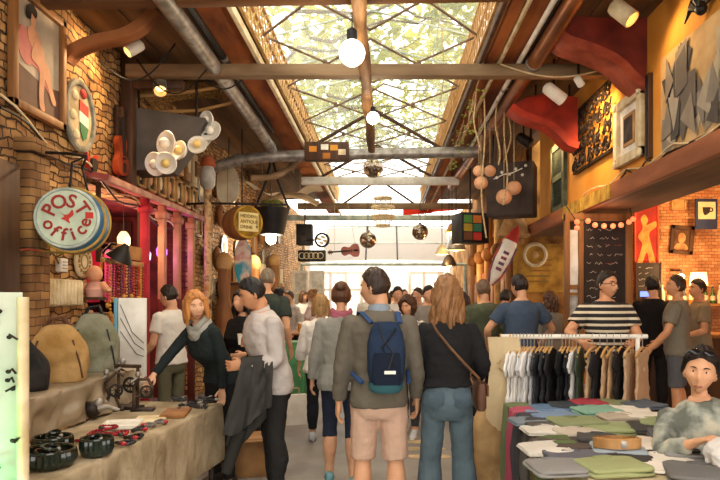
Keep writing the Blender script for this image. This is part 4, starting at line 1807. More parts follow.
duct('copper-brown pipe running along the right roof', [V((1.68, 5.2, 4.26)), V((1.68, 7, 4.26)), V((1.66, 9.5, 4.26)), V((1.6, 12, 4.2)), V((1.5, 14, 4.1))], .085, M_COPPER)
duct('white conduit beside the copper-brown pipe', [V((1.53, 5.2, 4.3)), V((1.53, 8, 4.3)), V((1.53, 12, 4.28))], .028, M_WHITE)
duct('black conduit beside the copper-brown pipe', [V((1.585, 5.2, 4.33)), V((1.585, 8, 4.33)), V((1.585, 12, 4.3))], .03, M_BLACK)

# lamp post, oval boards, yellow barrel sign
t = thing('lamp_post', 'tall thin post wrapped in stickers with a glass lantern on top', 'lamp post', (-2.7, 9.45, 0))
b = MB()
b.tube([(0, 0, 0), (0, 0, 3.25)], .055, 10)
b.build('pole', mat('sticker_pole', '#a87c4c', '#5c3a22', scale=9, c3='#c8a878'), t)
b = MB()
b.lathe([(.05, 3.25), (.11, 3.32), (.12, 3.5), (.09, 3.6)], 14)
b.build('lantern_glass', mat('lantern_glass', '#b8b4ac', '#8c8880', rough=.15), t)
b = MB()
b.lathe([(.1, 3.6), (.12, 3.64), (.09, 3.74), (.02, 3.78)], 14)
b.build('cap', mat('lantern_cap', '#b05a34', scale=7), t)
b = MB()
b.tube([(0, 0, 3.05), (1.2, .1, 3.04)], .018, 6)
b.tube([(0, 0, 3.05), (-.4, .1, 3.05)], .018, 6)
b.build('cross_arm', M_DARKM, t)
t = thing('surfboard', 'pale oval surfboard standing high behind the yellow barrel', 'surfboard', Matrix.Translation(P(228, 184, 10.9)) @ Matrix.Scale(.74, 4))
b = MB()
b.prism(spline([(0, .50), (.2, .3), (.26, 0), (.22, -.35), (0, -.5), (-.22, -.35), (-.26, 0), (-.2, .3)]), .06)
b.build('board', mat('surf_pale', '#d8d0b4', '#b0a080', scale=2, rough=.3), t)
b = MB()
b.box((0, -.033, 0), (.012, .008, .9))
b.build('stringer', M_MWOOD, t)
b = MB()
b.box((0, .2, .1), (.06, .4, .06))
b.tube([(0, .05, .3), (0, .1, (4.45 - P(228, 184, 10.9)[2]) / .74)], .012, 6)
b.build('bracket', M_DARKM, t)
t = thing('painted_oval_board', 'oval board painted in teal, red and violet below the yellow barrel', 'board', P(243, 262, 11.2) + V((0, 0, 0)))
b = MB()
b.prism(ellipse(.15, .40), .05)
b.build('board', mat('rainbow', '#3a98a8', '#c04a58', scale=2.2, c3='#e8d8b8', lo=.4, hi=.6), t)
b = MB()
b.torus(1, .06, 32, 6, Matrix.Diagonal((.15, .3, .4, 1)) @ TX)
b.build('rim', mat('rim_teal', '#54c0c8', '#7c4c9c', scale=2), t)
b = MB()
b.tube([(0, 0, .4), (0, 0, .62)], .008, 5)
b.box((-.08, .02, -.4), (.5, .08, .04))
b.tube([(-.28, .02, -.4), (-.28, .02, -2.25)], .03, 6)
b.build('stand', M_DWOOD, t)
pb = P(248, 222, 10.2)
t = thing('yellow_barrel_sign', 'yellow-rimmed barrel end with a pale lettered card', 'sign', Matrix.Translation(pb) @ Matrix.Rotation(-.5, 4, 'Z') @ Matrix.Rotation(0, 4, 'Z'))
t.matrix_world = Matrix.Translation(pb) @ Matrix.Rotation(.72, 4, 'Z')
b = MB()
b.lathe([(.25 + .04 * sin(pi * k / 6), .45 * k / 6) for k in range(7)], 24, Matrix.Rotation(-pi / 2, 4, 'X'))
b.build('body', M_MWOOD, t)
b = MB()
b.torus(.255, .02, 28, 6, TX)
b.build('hoop', mat('hoop_yellow', '#d8a838', '#8c6418', scale=6), t)
b = MB()
b.lathe([(.245, 0), (.245, .01)], 28, TX)
b.build('face', mat('face_olive', '#a8801c', '#6c5010', scale=5), t)
b = MB()
b.box((0, -.02, 0), (.36, .014, .31))
b.build('card', mat('card', '#f4e4a4', '#e4cc84', scale=4), t)
b = MB()
for s, z in (('HIDDEN', .09), ('ANTIQUE', 0), ('DRINK', -.09)):
    b.text(s, .075, Matrix.Translation((-.155, -.03, z)) @ TX, .004, 'LEFT')
b.box((.15, -.03, .02), (.012, .006, .18))
b.prism([(.125, -.06), (.175, -.06), (.15, -.11)], .006, Matrix.Translation((0, -.03, 0)))
b.build('lettering', PAINT('letter_brown', '#8a6c30'), t)
b = MB()
b.tube([(0, .2, .28), (0, .2, .5), (0, .2, 4.42 - pb.z)], .012, 6)
b.build('hanger', M_DARKM, t)
t = thing('hanging_basket', 'black bucket-shaped basket hanging beside the yellow barrel', 'basket', P(272, 216, 12.5))
b = MB()
b.lathe([(.24, -.38), (.3, -.1), (.36, .15), (.34, .15), (.28, -.1)], 16)
b.build('bucket', M_BLACK, t)
b = MB()
for s in (-1, 1):
    b.tube([(s * .34, 0, .15), (s * .12, 0, .7), (0, 0, 4.45 - P(272, 216, 12.5)[2])], .025, 6)
b.build('strap', M_BLACK, t)
b = MB()
b.ball((.1, -.1, .2), (.16, .1, .12))
b.ball((-.1, 0, .22), (.14, .1, .12))
b.build('plant', mat('basket_plant', '#8a8c3c', '#54581e', scale=20, bump=.8), t)
def globe_bulb(label, p, r, top, energy, strength=9, cold=False):
    t = thing('bulb_pendant', label, 'lamp', V(p))
    b = MB()
    b.ball((0, 0, 0), r, nu=20, nv=14)
    b.build('bulb', glow('bulb%d' % int(p[1] * 10), '#fff4dc', strength), t)
    b = MB()
    b.lathe([(r * .38, r * .85), (r * .42, r * 1.1), (r * .42, r * 1.7), (r * .2, r * 1.9)], 12)
    b.build('socket', M_BLACK, t)
    b = MB()
    b.tube([(0, 0, r * 1.8), (0, 0, top - p[2])], .006, 5)
    b.build('cord', M_BLACK, t)
    lamp('POINT', (0, 0, -r * 1.2), energy, (1, .85, .62), t, r)
globe_bulb('big glowing globe bulb hanging from the nearest beam', P(352, 53, 5.5), .115, 4.15, 45)
globe_bulb('second glowing bulb hanging lower below the rough log', P(373, 118, 7.6), .075, 4.02, 25, 16)
globe_bulb('small warm bulb glowing below the black hanging basket', P(271, 239, 13), .11, 4.45, 110, 10)

# far left: speakers, sign box, rows of hanging odds and ends
t = thing('sign_box', 'brown box sign with yellow panels hung under the duct', 'sign', P(327, 152, 10.1))
b = MB()
b.box((0, 0, 0), (.72, .16, .3), bev=.012)
b.build('case', M_DWOOD, t)
for x, z, m_ in ((-.22, .03, PAINT('amber', '#e0902c')), (-.03, .06, P_WHITE), (.12, .05, PAINT('amber2', '#d89838')), (.25, -.02, M_CREAM), (.0, -.08, PAINT('amber3', '#b87020'))):
    b = MB()
    b.box((x, -.085, z), (.12, .012, .09))
    b.build('panel', m_, t)
b = MB()
for x in (-.3, .3):
    b.tube([(x, 0, .14), (x, .2, .26)], .012, 6)
b.build('hanger', M_DARKM, t)
t = thing('loudspeaker', 'tall black loudspeaker mounted past the black hanging basket', 'loudspeaker', P(305, 235, 16.5))
b = MB()
b.box((0, 0, 0), (.42, .4, .55), bev=.015)
b.build('case', M_BLACK, t)
b = MB()
b.lathe([(.13, 0), (.12, .02), (.04, .03)], 16, Matrix.Translation((0, -.2, -.08)) @ TX)
b.build('cone', M_DARKM, t)
b = MB()
b.tube([(0, 0, .25), (0, 0, 4.45 - P(305, 235, 16.5)[2])], .02, 6)
b.build('hanger', M_DARKM, t)
t = thing('round_fan', 'round chrome fan beside the far black loudspeaker', 'fan', P(322, 240, 16.2))
b = MB()
b.torus(.17, .03, 20, 6, TX)
b.build('cage', M_DARKM, t)
b = MB()
for k in range(4):
    b.box((.08 * cos(k * pi / 2), 0, .08 * sin(k * pi / 2)), (.12, .01, .07), Matrix.Rotation(.3, 4, 'Y'))
b.build('blade', M_CREAM, t)
b = MB()
b.tube([(-.17, 0, 0), (-.45, .1, 0)], .02, 6)
b.build('bracket', M_DARKM, t)
t = thing('hanging_cable_box', 'dark control box with dangling leads below the far loudspeaker', 'box', P(312, 256, 16.4))
b = MB()
b.box((0, 0, 0), (.72, .2, .3), bev=.02)
b.build('case', M_BLACK, t)
b = MB()
for k in range(5):
    b.torus(.08, .01, 12, 5, Matrix.Translation((-.25 + k * .12, -.12, 0)) @ TX)
b.build('leads', M_CREAM, t)
b = MB()
b.tube([(-.25, .05, .1), (-.25, .1, .6)], .015, 6)
b.build('hanger', M_DARKM, t)
gp = P(349, 251, 13.2)
gt = violin('guitar', 'red-brown guitar hung sideways below the roof by two cords', 'guitar', Matrix.Translation(gp) @ Matrix.Rotation(-pi / 2 - .08, 4, 'Y'), 1.15, mat('guitar_red', '#b4562c', '#7c3016', rough=.3, scale=3),
            cord=[[(.1, -.03, -.15), (5.08 - gp.z, 0, .1)], [(.02, -.06, .3), (5.08 - gp.z, 0, .1)]])
def mirror_ball(label, p, r, m=None, top=None):
    t = thing('mirror_ball', label, 'mirror ball', V(p))
    b = MB()
    b.ball((0, 0, 0), r, nu=24, nv=16)
    b.build('ball', m or M_MIRR, t, smooth=0)
    b = MB()
    b.tube([(0, 0, r * .98), (0, 0, r * 1.15)], r * .2, 8)
    b.build('cap', M_STEEL, t)
    b = MB()
    b.tube([(0, 0, r), (0, 0, (top or 4.95) - p[2])], .008, 5)
    b.build('cord', M_BLACK, t)
M_MIRR = mat('mirror_tiles', '#c8b8a4', '#5c4c40', rough=.18, metal=.9, scale=16)
mirror_ball('large mirror ball hanging in front of the white awning', P(368, 240, 14.0), .19, top=5.19)
mirror_ball('mirror ball hanging past the large one nearer the red banner', P(420, 232, 14.5), .19, top=5.0)
mirror_ball('highest mirror ball just below the glass roof', P(373, 168, 12.5), .2, top=5.0)
t = thing('wire_lampshade', 'pale tiered wire lampshade above the large mirror ball', 'lampshade', P(383, 212, 13.6))
for k, (r, z) in enumerate(((.18, .3), (.24, .1), (.24, -.1), (.14, -.3))):
    b = MB()
    b.torus(r, .03, 20, 6, Matrix.Translation((0, 0, z)))
    b.build('ring', M_CREAM, t)
b = MB()
for k in range(10):
    a = k * 2 * pi / 10
    b.tube([(.18 * cos(a), .18 * sin(a), .3), (.24 * cos(a), .24 * sin(a), .1), (.24 * cos(a), .24 * sin(a), -.1), (.14 * cos(a), .14 * sin(a), -.3)], .01, 5)
b.build('ribs', M_CREAM, t)
b = MB()
b.tube([(0, 0, .3), (0, 0, 1.2)], .008, 5)
b.tube([(-.18, 0, .3), (.18, 0, .3)], .008, 5)
b.build('cord', M_BLACK, t)

def ordn(k):
    n = k + 1
    return ords[k] if k < 20 else '%d%s' % (n, {1: 'st', 2: 'nd', 3: 'rd'}.get(n % 10, 'th') if n not in (11, 12, 13) else 'th')
# odds and ends standing along the rear left wall
orr = random.Random(5)
for k in range(11):
    y = 11.0 + k * .62
    hgt = orr.uniform(.9, 1.9)
    lab = ('carved brown totem', 'stack of wooden crates', 'tall painted board', 'bundle of dark poles')[k % 4]
    t = thing(('carved_totem', 'crate_tower', 'painted_board', 'pole_bundle')[k % 4], '%s against the rear left wall, %s past the yellow barrel' % (lab, ords[k]), ('totem', 'crate', 'board', 'pole')[k % 4], (-2.85, y, .0))
    m1 = (M_MWOOD, M_LWOOD, M_CANV, M_DWOOD)[k % 4]
    b = MB()
    if k % 4 == 0:
        b.lathe([(.16, 0), (.13, .3), (.18, .6), (.12, 1.0), (.17, 1.3), (.1, 1.6), (.12, hgt + .6)], 12)
        b.build('shaft', m1, t)
        b = MB()
        b.ball((0, 0, hgt + .7), (.15, .14, .2))
        b.build('carved_head', M_LWOOD, t)
    elif k % 4 == 1:
        b.box((0, 0, .6), (.4, .5, 1.2), bev=.02)
        b.build('lower_crate', m1, t)
        b = MB()
        b.box((.02, .02, 1.2 + .35), (.34, .42, .7), bev=.02)
        b.build('upper_crate', M_MWOOD, t)
    elif k % 4 == 2:
        b.box((-.05, 0, 1.2), (.06, .5, 2.4), bev=.01)
        b.build('board', m1, t)
        b = MB()
        b.box((-.01, 0, 1.5), (.04, .36, 1.0))
        b.build('painted_panel', mat('pp%d' % k, '#c89a54', '#8a5a2c', scale=6), t)
    else:
        for q in range(4):
            b.tube([(.04 * q - .08, .06 * (q % 2), 0), (.03 * q - .15, .1 * sin(q), 2.3 + .1 * q)], .03, 7)
        b.build('poles', m1, t)
        b = MB()
        b.torus(.12, .02, 14, 6, Matrix.Translation((-.05, .03, 1.0)))
        b.build('binding', M_ROPE, t)
for k in range(36):
    y = 9.9 + (k * .37) % 8.6 + .05 * k
    if y > 18.2:
        y -= 8.2
    z = 1.5 + ((k * 7) % 9) * .27
    t = thing('wall_curio', '%s on the rear left wall, %s curio past the lamp post' % (('brown wooden mask', 'round tin tray', 'framed old photograph')[k % 3], ordn(k)), 'ornament', WL(y, z))
    if k % 3 == 0:
        b = MB()
        b.ball((0, -.06, 0), (.14, .08, .22))
        b.build('face', M_MWOOD, t)
        b = MB()
        for s in (-1, 1):
            b.ball((s * .05, -.13, .05), (.03, .02, .02))
        b.build('eye_hole', P_DARK, t)
    elif k % 3 == 1:
        b = MB()
        b.lathe([(.2, 0), (.22, .03), (.19, .02)], 22, TX)
        b.build('tray', M_STEEL, t)
        b = MB()
        b.lathe([(.1, .024), (.02, .03)], 16, TX)
        b.build('boss', M_CREAM, t)
    else:
        framed(t, .4, .5, .05, M_MWOOD)
        canvas(t, .34, .44, mat('photo%d' % k, '#c8b08c', '#7c6444', scale=6), 'photograph')
# driftwood branches and grey awning at the left rear roof
for k, (pts, lab) in enumerate(((smooth_px([(252, 178), (275, 176), (292, 166), (306, 152)], 12), 'pale curved branch hung below the left roof'), (smooth_px([(262, 204), (280, 196), (300, 196), (318, 204)], 13), 'second pale branch hung lower than the curved one'))):
    t = thing('branch', lab, 'branch', pts[0])
    b = MB()
    b.tube([p - pts[0] for p in pts], [.07 - .004 * (j % 5) for j in range(len(pts))], 8)
    b.build('limb', mat('driftwood%d' % k, '#c0a27c', '#7c6244', scale=6, stretch=(.3, 1, 1), bump=.5), t)
    b = MB()
    b.tube([(.2, 0, 0), (.2, 0, 4.45 - pts[0].z)], .006, 5)
    b.tube([(.8, 0, .1), (.8, 0, 4.45 - pts[0].z)], .006, 5)
    b.build('cord', M_ROPE, t)
t = thing('grey_tarp', 'pale grey cloth slung under the left roof behind the basket', 'cloth', P(290, 190, 14))
b = MB()
b.sheet(lambda u, v: (-.9 + 1.6 * u, -.5 + v, .1 - .28 * sin(u * pi) * (1 - .3 * v) + .04 * sin(u * 17)), 20, 6, .01)
b.build('fabric', cloth('tarp', '#b8a890'), t)
b = MB()
for x in (-.9, .7):
    b.tube([(x, 0, .1), (x, 0, 4.45 - P(290, 190, 14)[2])], .008, 5)
b.build('cord', M_ROPE, t)

# ------------------------------------------------------------------ right wall, gallery and bar
t = thing('abstract_painting', 'wide unframed painting of grey angular shards above the gallery edge', 'painting', WR(5.15, 3.42, .0))
cv = canvas(t, 1.5, .92, mat('shard_ground', '#cfae7c', '#a88450', scale=3), y=-.02)
pr = random.Random(21)
cols = [PAINT('shard%d' % k, c) for k, c in enumerate(('#857b6e', '#655d54', '#a89c88', '#8f8270', '#4c4640', '#b8a98e'))]
for k in range(42):
    cx_, cz_ = pr.uniform(-.62, .62), pr.uniform(-.38, .3)
    a0 = pr.uniform(0, 6.3)
    n_ = pr.choice((3, 3, 4))
    pts = []
    for q in range(n_):
        a = a0 + 2 * pi * q / n_
        r_ = pr.uniform(.12, .27)
        pts.append((max(-.74, min(.74, cx_ + r_ * .7 * cos(a))), max(-.45, min(.45, cz_ + r_ * 1.2 * sin(a)))))
    b = MB()
    b.prism(pts, .002, Matrix.Translation((0, -.028 - .0006 * k, 0)))
    b.build('painted_shard', cols[k % 6], t)
t = thing('ornate_frame', 'carved white frame with a small dark picture on the ochre wall', 'picture', WR(6.65, 3.42, .0))
framed(t, .74, .72, .10, M_CREAM, .07)
b = MB()
b.box((0, -.015, 0), (.56, .02, .56))
b.build('mount', M_WHITE, t)
b = MB()
b.box((0, -.03, 0), (.30, .02, .34), bev=.004)
b.build('inner_frame', M_LWOOD, t)
b = MB()
b.box((0, -.042, 0), (.22, .01, .26))
b.build('print', mat('ornate_print', '#5a4c44', '#2c2420', scale=8), t)
b = MB()
for s in (-1, 1):
    for s2 in (-1, 1):
        b.ball((s * .33, -.06, s2 * .32), (.05, .03, .05))
b.build('corner_carving', M_CREAM, t)
t = thing('wall_strip', 'dark brown upright strip beside the carved white frame', 'board', WR(6.18, 3.42))
b = MB()
b.box((0, -.02, 0), (.1, .04, .84))
b.build('board', M_DWOOD, t)
b = MB()
b.box((.0, -.045, 0), (.03, .01, .8))
b.build('groove', M_BLACK, t)

t = thing('scroll_ironwork', 'panel of dark curled ironwork hung past the carved white frame', 'ornament', WR(7.85, 3.72))
sr = random.Random(4)
for r_ in range(4):
    b = MB()
    for k in range(15):
        x, z = -.68 + k * .097 + sr.uniform(-.03, .03), -.3 + r_ * .2 + sr.uniform(-.04, .04)
        R = sr.uniform(.05, .1)
        a0 = sr.uniform(0, 6.3)
        b.tube([(x + R * (1 - j / 16) * cos(a0 + j * .55), -.05 - .01 * (k % 3), z + R * (1 - j / 16) * sin(a0 + j * .55)) for j in range(14)], .011, 5)
    for k in range(8):
        x = -.68 + k * .19
        b.tube([(x, -.05, -.36 + r_ * .2), (x + .1, -.06, -.2 + r_ * .2)], .012, 5)
    b.build('scroll_row', M_DARKM, t)
b = MB()
for z in (-.4, .42):
    b.box((0, -.03, z), (1.45, .04, .03))
b.build('rail', M_DARKM, t)
t = thing('shutter', 'dark green wooden shutter on the ochre wall past the ironwork', 'shutter', WR(9.35, 3.42))
b = MB()
for x in (-.3, .3):
    b.box((x, -.03, 0), (.09, .06, 1.02))
for z in (-.47, 0, .47):
    b.box((0, -.03, z), (.6, .06, .09))
b.build('frame', mat('shutter_green', '#5c6450', '#3c4438', scale=6), t)
b = MB()
for k in range(16):
    b.box((0, -.03, -.42 + k * .056), (.52, .012, .05), Matrix.Translation((0, -.03, -.42 + k * .056)) @ Matrix.Rotation(.5, 4, 'X') @ Matrix.Translation((0, .03, .42 - k * .056)))
b.build('slats', mat('shutter_green2', '#545c4a', '#343c30', scale=6), t)
t = thing('fabric_spider', 'black fabric flower with long drooping petals above the shard painting', 'ornament', WR(5.08, 3.98))
b = MB()
for k in range(9):
    a = .2 + k * .35
    b.tube([(0, -.06, 0), (.1 * cos(a), -.1, .08 * sin(a) + .03), (.2 * cos(a), -.1, .1 * sin(a) - .05)], [.03, .025, .005], 6)
b.build('petals', M_BLACK, t)
b = MB()
b.ball((0, -.06, 0), (.05, .05, .05))
b.tube([(0, -.06, 0), (.3, -.03, .06), (.5, -.02, .0)], .012, 6)
b.build('stalk', M_BLACK, t)
t = thing('red_ribbon', 'small red ribbon pinned above the black fabric flower', 'ribbon', WR(5.0, 4.2))
b = MB()
for s in (-1, 1):
    b.sheet(lambda u, v: (s * (.02 + .12 * u), -.03 - .02 * sin(u * 6), -.16 * u + .07 * v), 6, 2, .006)
b.build('tail', cloth('ribbon_red', '#c02c30'), t)
b = MB()
b.ball((0, -.03, .03), (.035, .03, .04))
b.build('knot', cloth('ribbon_red2', '#a8222a'), t)
for k, (y0, y1, z, lab) in enumerate(((4.5, 8.2, 3.0, 'pale cable looping along the top of the gallery edge'), (5.2, 7.0, 2.98, 'dark cable looping along the gallery edge below the shard painting'))):
    b = MB()
    b.tube([(XR - .035 - .01 * sin(j * 2), y0 + (y1 - y0) * j / 24, z - .055 * abs(sin(j * .42 + k)) + .02 * sin(j)) for j in range(25)], .009, 6)
    tag(b.build('cable', M_CREAM if k == 0 else M_BLACK), lab, 'cable')

def bow(label, d, face, rim, m_face, m_rim, back):
    o = P(*face[0], d)
    t = thing('boat_bow', label, 'boat', o)
    def L_(q):
        p = P(q[0], q[1], d) - o
        return (p.x, p.z)
    b = MB()
    b.prism([L_(q) for q in face], .07)
    b.build('hull_panel', m_face, t)
    b = MB()
    pts = [V((L_(q)[0], 0, L_(q)[1])) for q in rim]
    rings = []
    for i, p in enumerate(pts):
        tg = (pts[min(i + 1, len(pts) - 1)] - pts[max(0, i - 1)]).normalized()
        n_ = V((0, 1, 0)).cross(tg).normalized()
        rings.append([p + n_ * .045 * a + V((0, 1, 0)) * c for a, c in ((1, -.09), (-1, -.09), (-1, back), (1, back))])
    b.loft(rings)
    b.build('rim', m_rim, t)
    b = MB()
    top = max(L_(q)[1] for q in face)
    for x in (.35, .8):
        b.tube([(x, .05, top - .1), (x, .05, 4.44 - o.z)], .014, 6)
    b.build('hanger', M_DARKM, t)
RD1, RD2 = mat('boat_red', '#7e2a1a', '#541810', rough=.55, scale=4), mat('boat_rim', '#b0563a', '#843420', rough=.5, scale=5)
bow('nearer dark red boat bow jutting from the ochre wall under the roof', 6.3, [(553, 30), (566, 43), (590, 51), (612, 61), (628, 76), (644, 88), (646, 60), (646, 10), (600, 12), (575, 16)],
    [(553, 30), (558, 37), (566, 43), (578, 47), (590, 51), (602, 56), (612, 61), (621, 68), (628, 76), (636, 83), (645, 88)], RD1, RD2, .25)
bow('farther bright red boat bow jutting out past the nearer dark red one', 8.2, [(510, 108), (524, 117), (545, 124), (558, 133), (568, 144), (577, 146), (577, 98), (545, 94), (525, 98)],
    [(510, 108), (517, 113), (524, 117), (535, 121), (545, 124), (552, 128), (558, 133), (563, 139), (568, 144), (577, 147)], mat('boat_red2', '#a8301c', '#7c2012', rough=.55, scale=4), mat('boat_rim2', '#c04028', '#943020', rough=.5, scale=4), .2)
spot_can('white spotlight can between the two red boat bows', P(554, 93, 7.3), (.75, .25, -.45), .28, .075, 90, WARM, 110, m=M_WHITE)
spot_can('pale spotlight can in front of the nearer red boat bow', P(622, 12, 5.7), (.42, -.3, -.55), .26, .08, 15, WARM, 150, m=M_CREAM, up=(0, 0, .18))
spot_can('dark spotlight can past the farther red boat bow', P(524, 140, 9.6), (.7, -.2, -.5), .26, .08, 50, WARM, 110, m=M_DARKM)
spot_can('small white spotlight on the weathered beam by the ochre wall', P(579, 81, 7.0), (.5, .4, -.5), .12, .045, 25, WARM, 110, m=M_WHITE)

# ropes from the right roof edge
for k, (px, y0, y1, d, lab) in enumerate(((484, 70, 238, 8.2, 'longest'), (476, 70, 150, 8.0, 'nearest the glass'), (497, 85, 165, 8.4, 'short middle'), (505, 95, 205, 8.6, 'loosely curved'), (509, 70, 160, 8.9, 'farthest'), (442, 66, 140, 7.3, 'thin, nearest the bulb'))):
    p0, p1 = P(px, y0, d), P(px, y1, d)
    b = MB()
    n_ = 14
    tp_ = 4.45 if k != 5 else 5.04
    b.tube([V((p0.x + .05 * sin(j * .5 + k) * j / n_, d, tp_ + (p1.z - tp_) * j / n_)) for j in range(n_ + 1)], .011 if k != 5 else .006, 6)
    tag(b.build('rope', M_ROPE), '%s pale rope dangling from the roof on the copper pipe side' % lab, 'rope')
t = thing('climbing_vine', 'thin dry vine trailing along the lattice above the ropes', 'vine', (1.16, 7.6, 4.3))
b = MB()
for k in range(7):
    pts = [V((.01 * k, k * .5, 0))]
    for j in range(8):
        pts.append(pts[-1] + V((sr.uniform(-.02, .02), sr.uniform(.05, .3), sr.uniform(-.12, .06))))
    b.tube(pts, .01, 5)
b.build('stems', M_ROPE, t)
b = MB()
for k in range(60):
    b.ball((sr.uniform(-.03, .1), sr.uniform(0, 3.6), sr.uniform(-.5, 0)), (.025, .03, .012), nu=6, nv=5)
b.build('leaves', mat('vine_leaf', '#a8b04c', '#6c7430', scale=9), t)

t = thing('loudspeaker', 'dark brown loudspeaker box under the right roof behind the round paper lanterns', 'loudspeaker', Matrix.Translation(P(512, 191, 10.0)) @ Matrix.Rotation(-.35, 4, 'Z'))
b = MB()
b.box((0, 0, 0), (.74, .5, .84), bev=.02)
b.build('case', mat('speaker_brown', '#4c4038', '#342a24', scale=4), t)
b = MB()
for x, z in ((.1, .3), (.0, .22), (-.12, .26), (.2, .2), (.25, .34), (-.2, .18)):
    b.ball((x, -.26, z), .025, nu=8, nv=6)
b.tube([(-.25, -.26, .16), (-.1, -.27, .22), (.05, -.27, .24), (.2, -.27, .3)], .01, 5)
b.build('white_beads', M_WHITE, t)
b = MB()
for x in (-.3, .3):
    b.tube([(x, 0, .4), (x, 0, 4.45 - P(512, 191, 10)[2])], .018, 6)
b.build('hanger', M_DARKM, t)
M_PEACH = mat('paper_peach', '#e6b48a', '#c88e62', rough=.8, scale=5)
for k, (px, py, r, d, lab) in enumerate(((479, 171, 6, 9.0, 'upper pale one'), (490, 171, 6, 9.2, 'upper one nearer the loudspeaker'), (481, 183, 7, 8.9, 'lower of the upper three'), (514, 188, 7.5, 9.2, 'higher of the lower pair'), (504, 197, 8, 9.0, 'lower of the lower pair'))):
    t = thing('paper_lantern', 'round peach paper lantern by the loudspeaker, %s' % lab, 'lantern', P(px, py, d), 'peach paper lanterns')
    R = r * d / F
    b = MB()
    b.ball((0, 0, 0), (R, R, R * .95), nu=18, nv=12)
    b.build('globe', M_PEACH, t)
    b = MB()
    b.lathe([(R * .3, R * .9), (R * .3, R * 1.0)], 10)
    b.build('collar', M_DWOOD, t)
    b = MB()
    b.tube([(0, 0, R), (0, 0, 4.45 - P(px, py, d)[2])], .005, 5)
    b.build('cord', M_ROPE, t)
t = thing('hanging_bell', 'tan bell-shaped lampshade above the red and white kayak', 'lampshade', P(514, 222, 11.2))
b = MB()
b.lathe([(.05, .34), (.1, .25), (.2, .0), (.3, -.22), (.29, -.26), (.2, -.3), (.16, -.2)], 20)
b.build('shade', mat('bell_tan', '#b88a54', '#84602f', scale=5), t)
b = MB()
b.tube([(0, 0, .3), (0, 0, 4.45 - P(514, 222, 11.2)[2])], .012, 6)
b.build('cord', M_ROPE, t)
kp = P(504, 256, 10.6)
t = thing('kayak', 'small red and white kayak hung slanting by the brown posts', 'kayak', Matrix.Translation(kp) @ Matrix.Rotation(.45, 4, 'Y') @ Matrix.Rotation(pi, 4, 'Y') @ Matrix.Rotation(-.0, 4, 'Z'))
b = MB()
b.loft([[V((r_ * .14 * cos(a), r_ * .09 * sin(a), z)) for a in [2 * pi * q / 14 for q in range(14)]] for z, r_ in ((-.56, .05), (-.45, .5), (-.2, .95), (.1, 1), (.35, .7), (.5, .3), (.56, .05))])
b.build('hull', M_WHITE, t)
b = MB()
b.loft([[V((r_ * .146 * cos(a), r_ * .095 * sin(a), z)) for a in [2 * pi * q / 14 for q in range(14)]] for z, r_ in ((-.575, .05), (-.46, .5), (-.28, .86))])
b.build('red_nose', P_RED, t)
b = MB()
b.tube([(-.14, -.03, -.2), (-.145, -.03, .1), (-.11, -.03, .35), (-.03, -.03, .55)], .016, 6)
b.tube([(.14, -.03, -.2), (.145, -.03, .1), (.11, -.03, .35), (.03, -.03, .55)], .016, 6)
for k in range(4):
    b.box((.0, -.09, -.05 + k * .1), (.1, .01, .05))
b.build('red_trim', mat('kayak_mark', '#b03a30', '#3c4c6c', scale=9), t)
b = MB()
M_ = t.matrix_world.inverted()
b.tube([M_ @ (kp + V((-.1, 0, .3))), M_ @ V((kp.x - .1, kp.y, 4.45))], .008, 5)
b.build('cord', M_ROPE, t)
t = thing('color_panel', 'black case with green, orange and red panels below the right roof edge', 'box', Matrix.Translation(P(470, 229, 12.5)) @ Matrix.Rotation(.3, 4, 'Z'))
b = MB()
b.box((0, 0, 0), (.6, .5, .6), bev=.015)
b.build('case', M_BLACK, t)
for i, (c, x, z) in enumerate((('#5c8c3c', -.16, .17), ('#d87828', .04, .17), ('#b89830', -.16, 0), ('#3c7858', .04, 0), ('#7c4828', -.16, -.17), ('#c83828', .04, -.17))):
    b = MB()
    b.box((x, -.255, z), (.18, .012, .15))
    b.build('panel', PAINT('panel%d' % i, c), t)
b = MB()
b.tube([(0, 0, .3), (0, 0, 4.45 - P(470, 229, 12.5)[2])], .02, 6)
b.build('hanger', M_DARKM, t)
for k, (px, py, d, r, lab, m_) in enumerate(((456, 245, 14.5, .24, 'grey tin hanging lamp below the coloured panels', M_STEEL), (449, 262, 15.5, .2, 'dark hanging lamp at the end of the awning', M_DARKM), (442, 251, 15.2, .17, 'small round hanging lamp against the awning edge', M_CREAM), (452, 229, 13.5, .14, 'amber glass hanging lamp beside the coloured panels', mat('amber_glass', '#d8943c', '#a8641c', rough=.2)))):
    p = P(px, py, d)
    t = thing('hanging_lamp', lab, 'lamp', p)
    b = MB()
    b.lathe([(r * .25, r * .9), (r * .6, r * .5), (r, -r * .4), (r * .9, -r * .5), (r * .5, 0)], 16)
    b.build('shade', m_, t)
    b = MB()
    b.ball((0, 0, -r * .25), r * .4)
    b.build('bulb', M_CREAM, t)
    b = MB()
    b.tube([(0, 0, r * .85), (0, 0, 4.45 - p.z)], .01, 5)
    b.build('cord', M_BLACK, t)
    lamp('POINT', (0, 0, -r * .9), 28, WARM, t, .08)
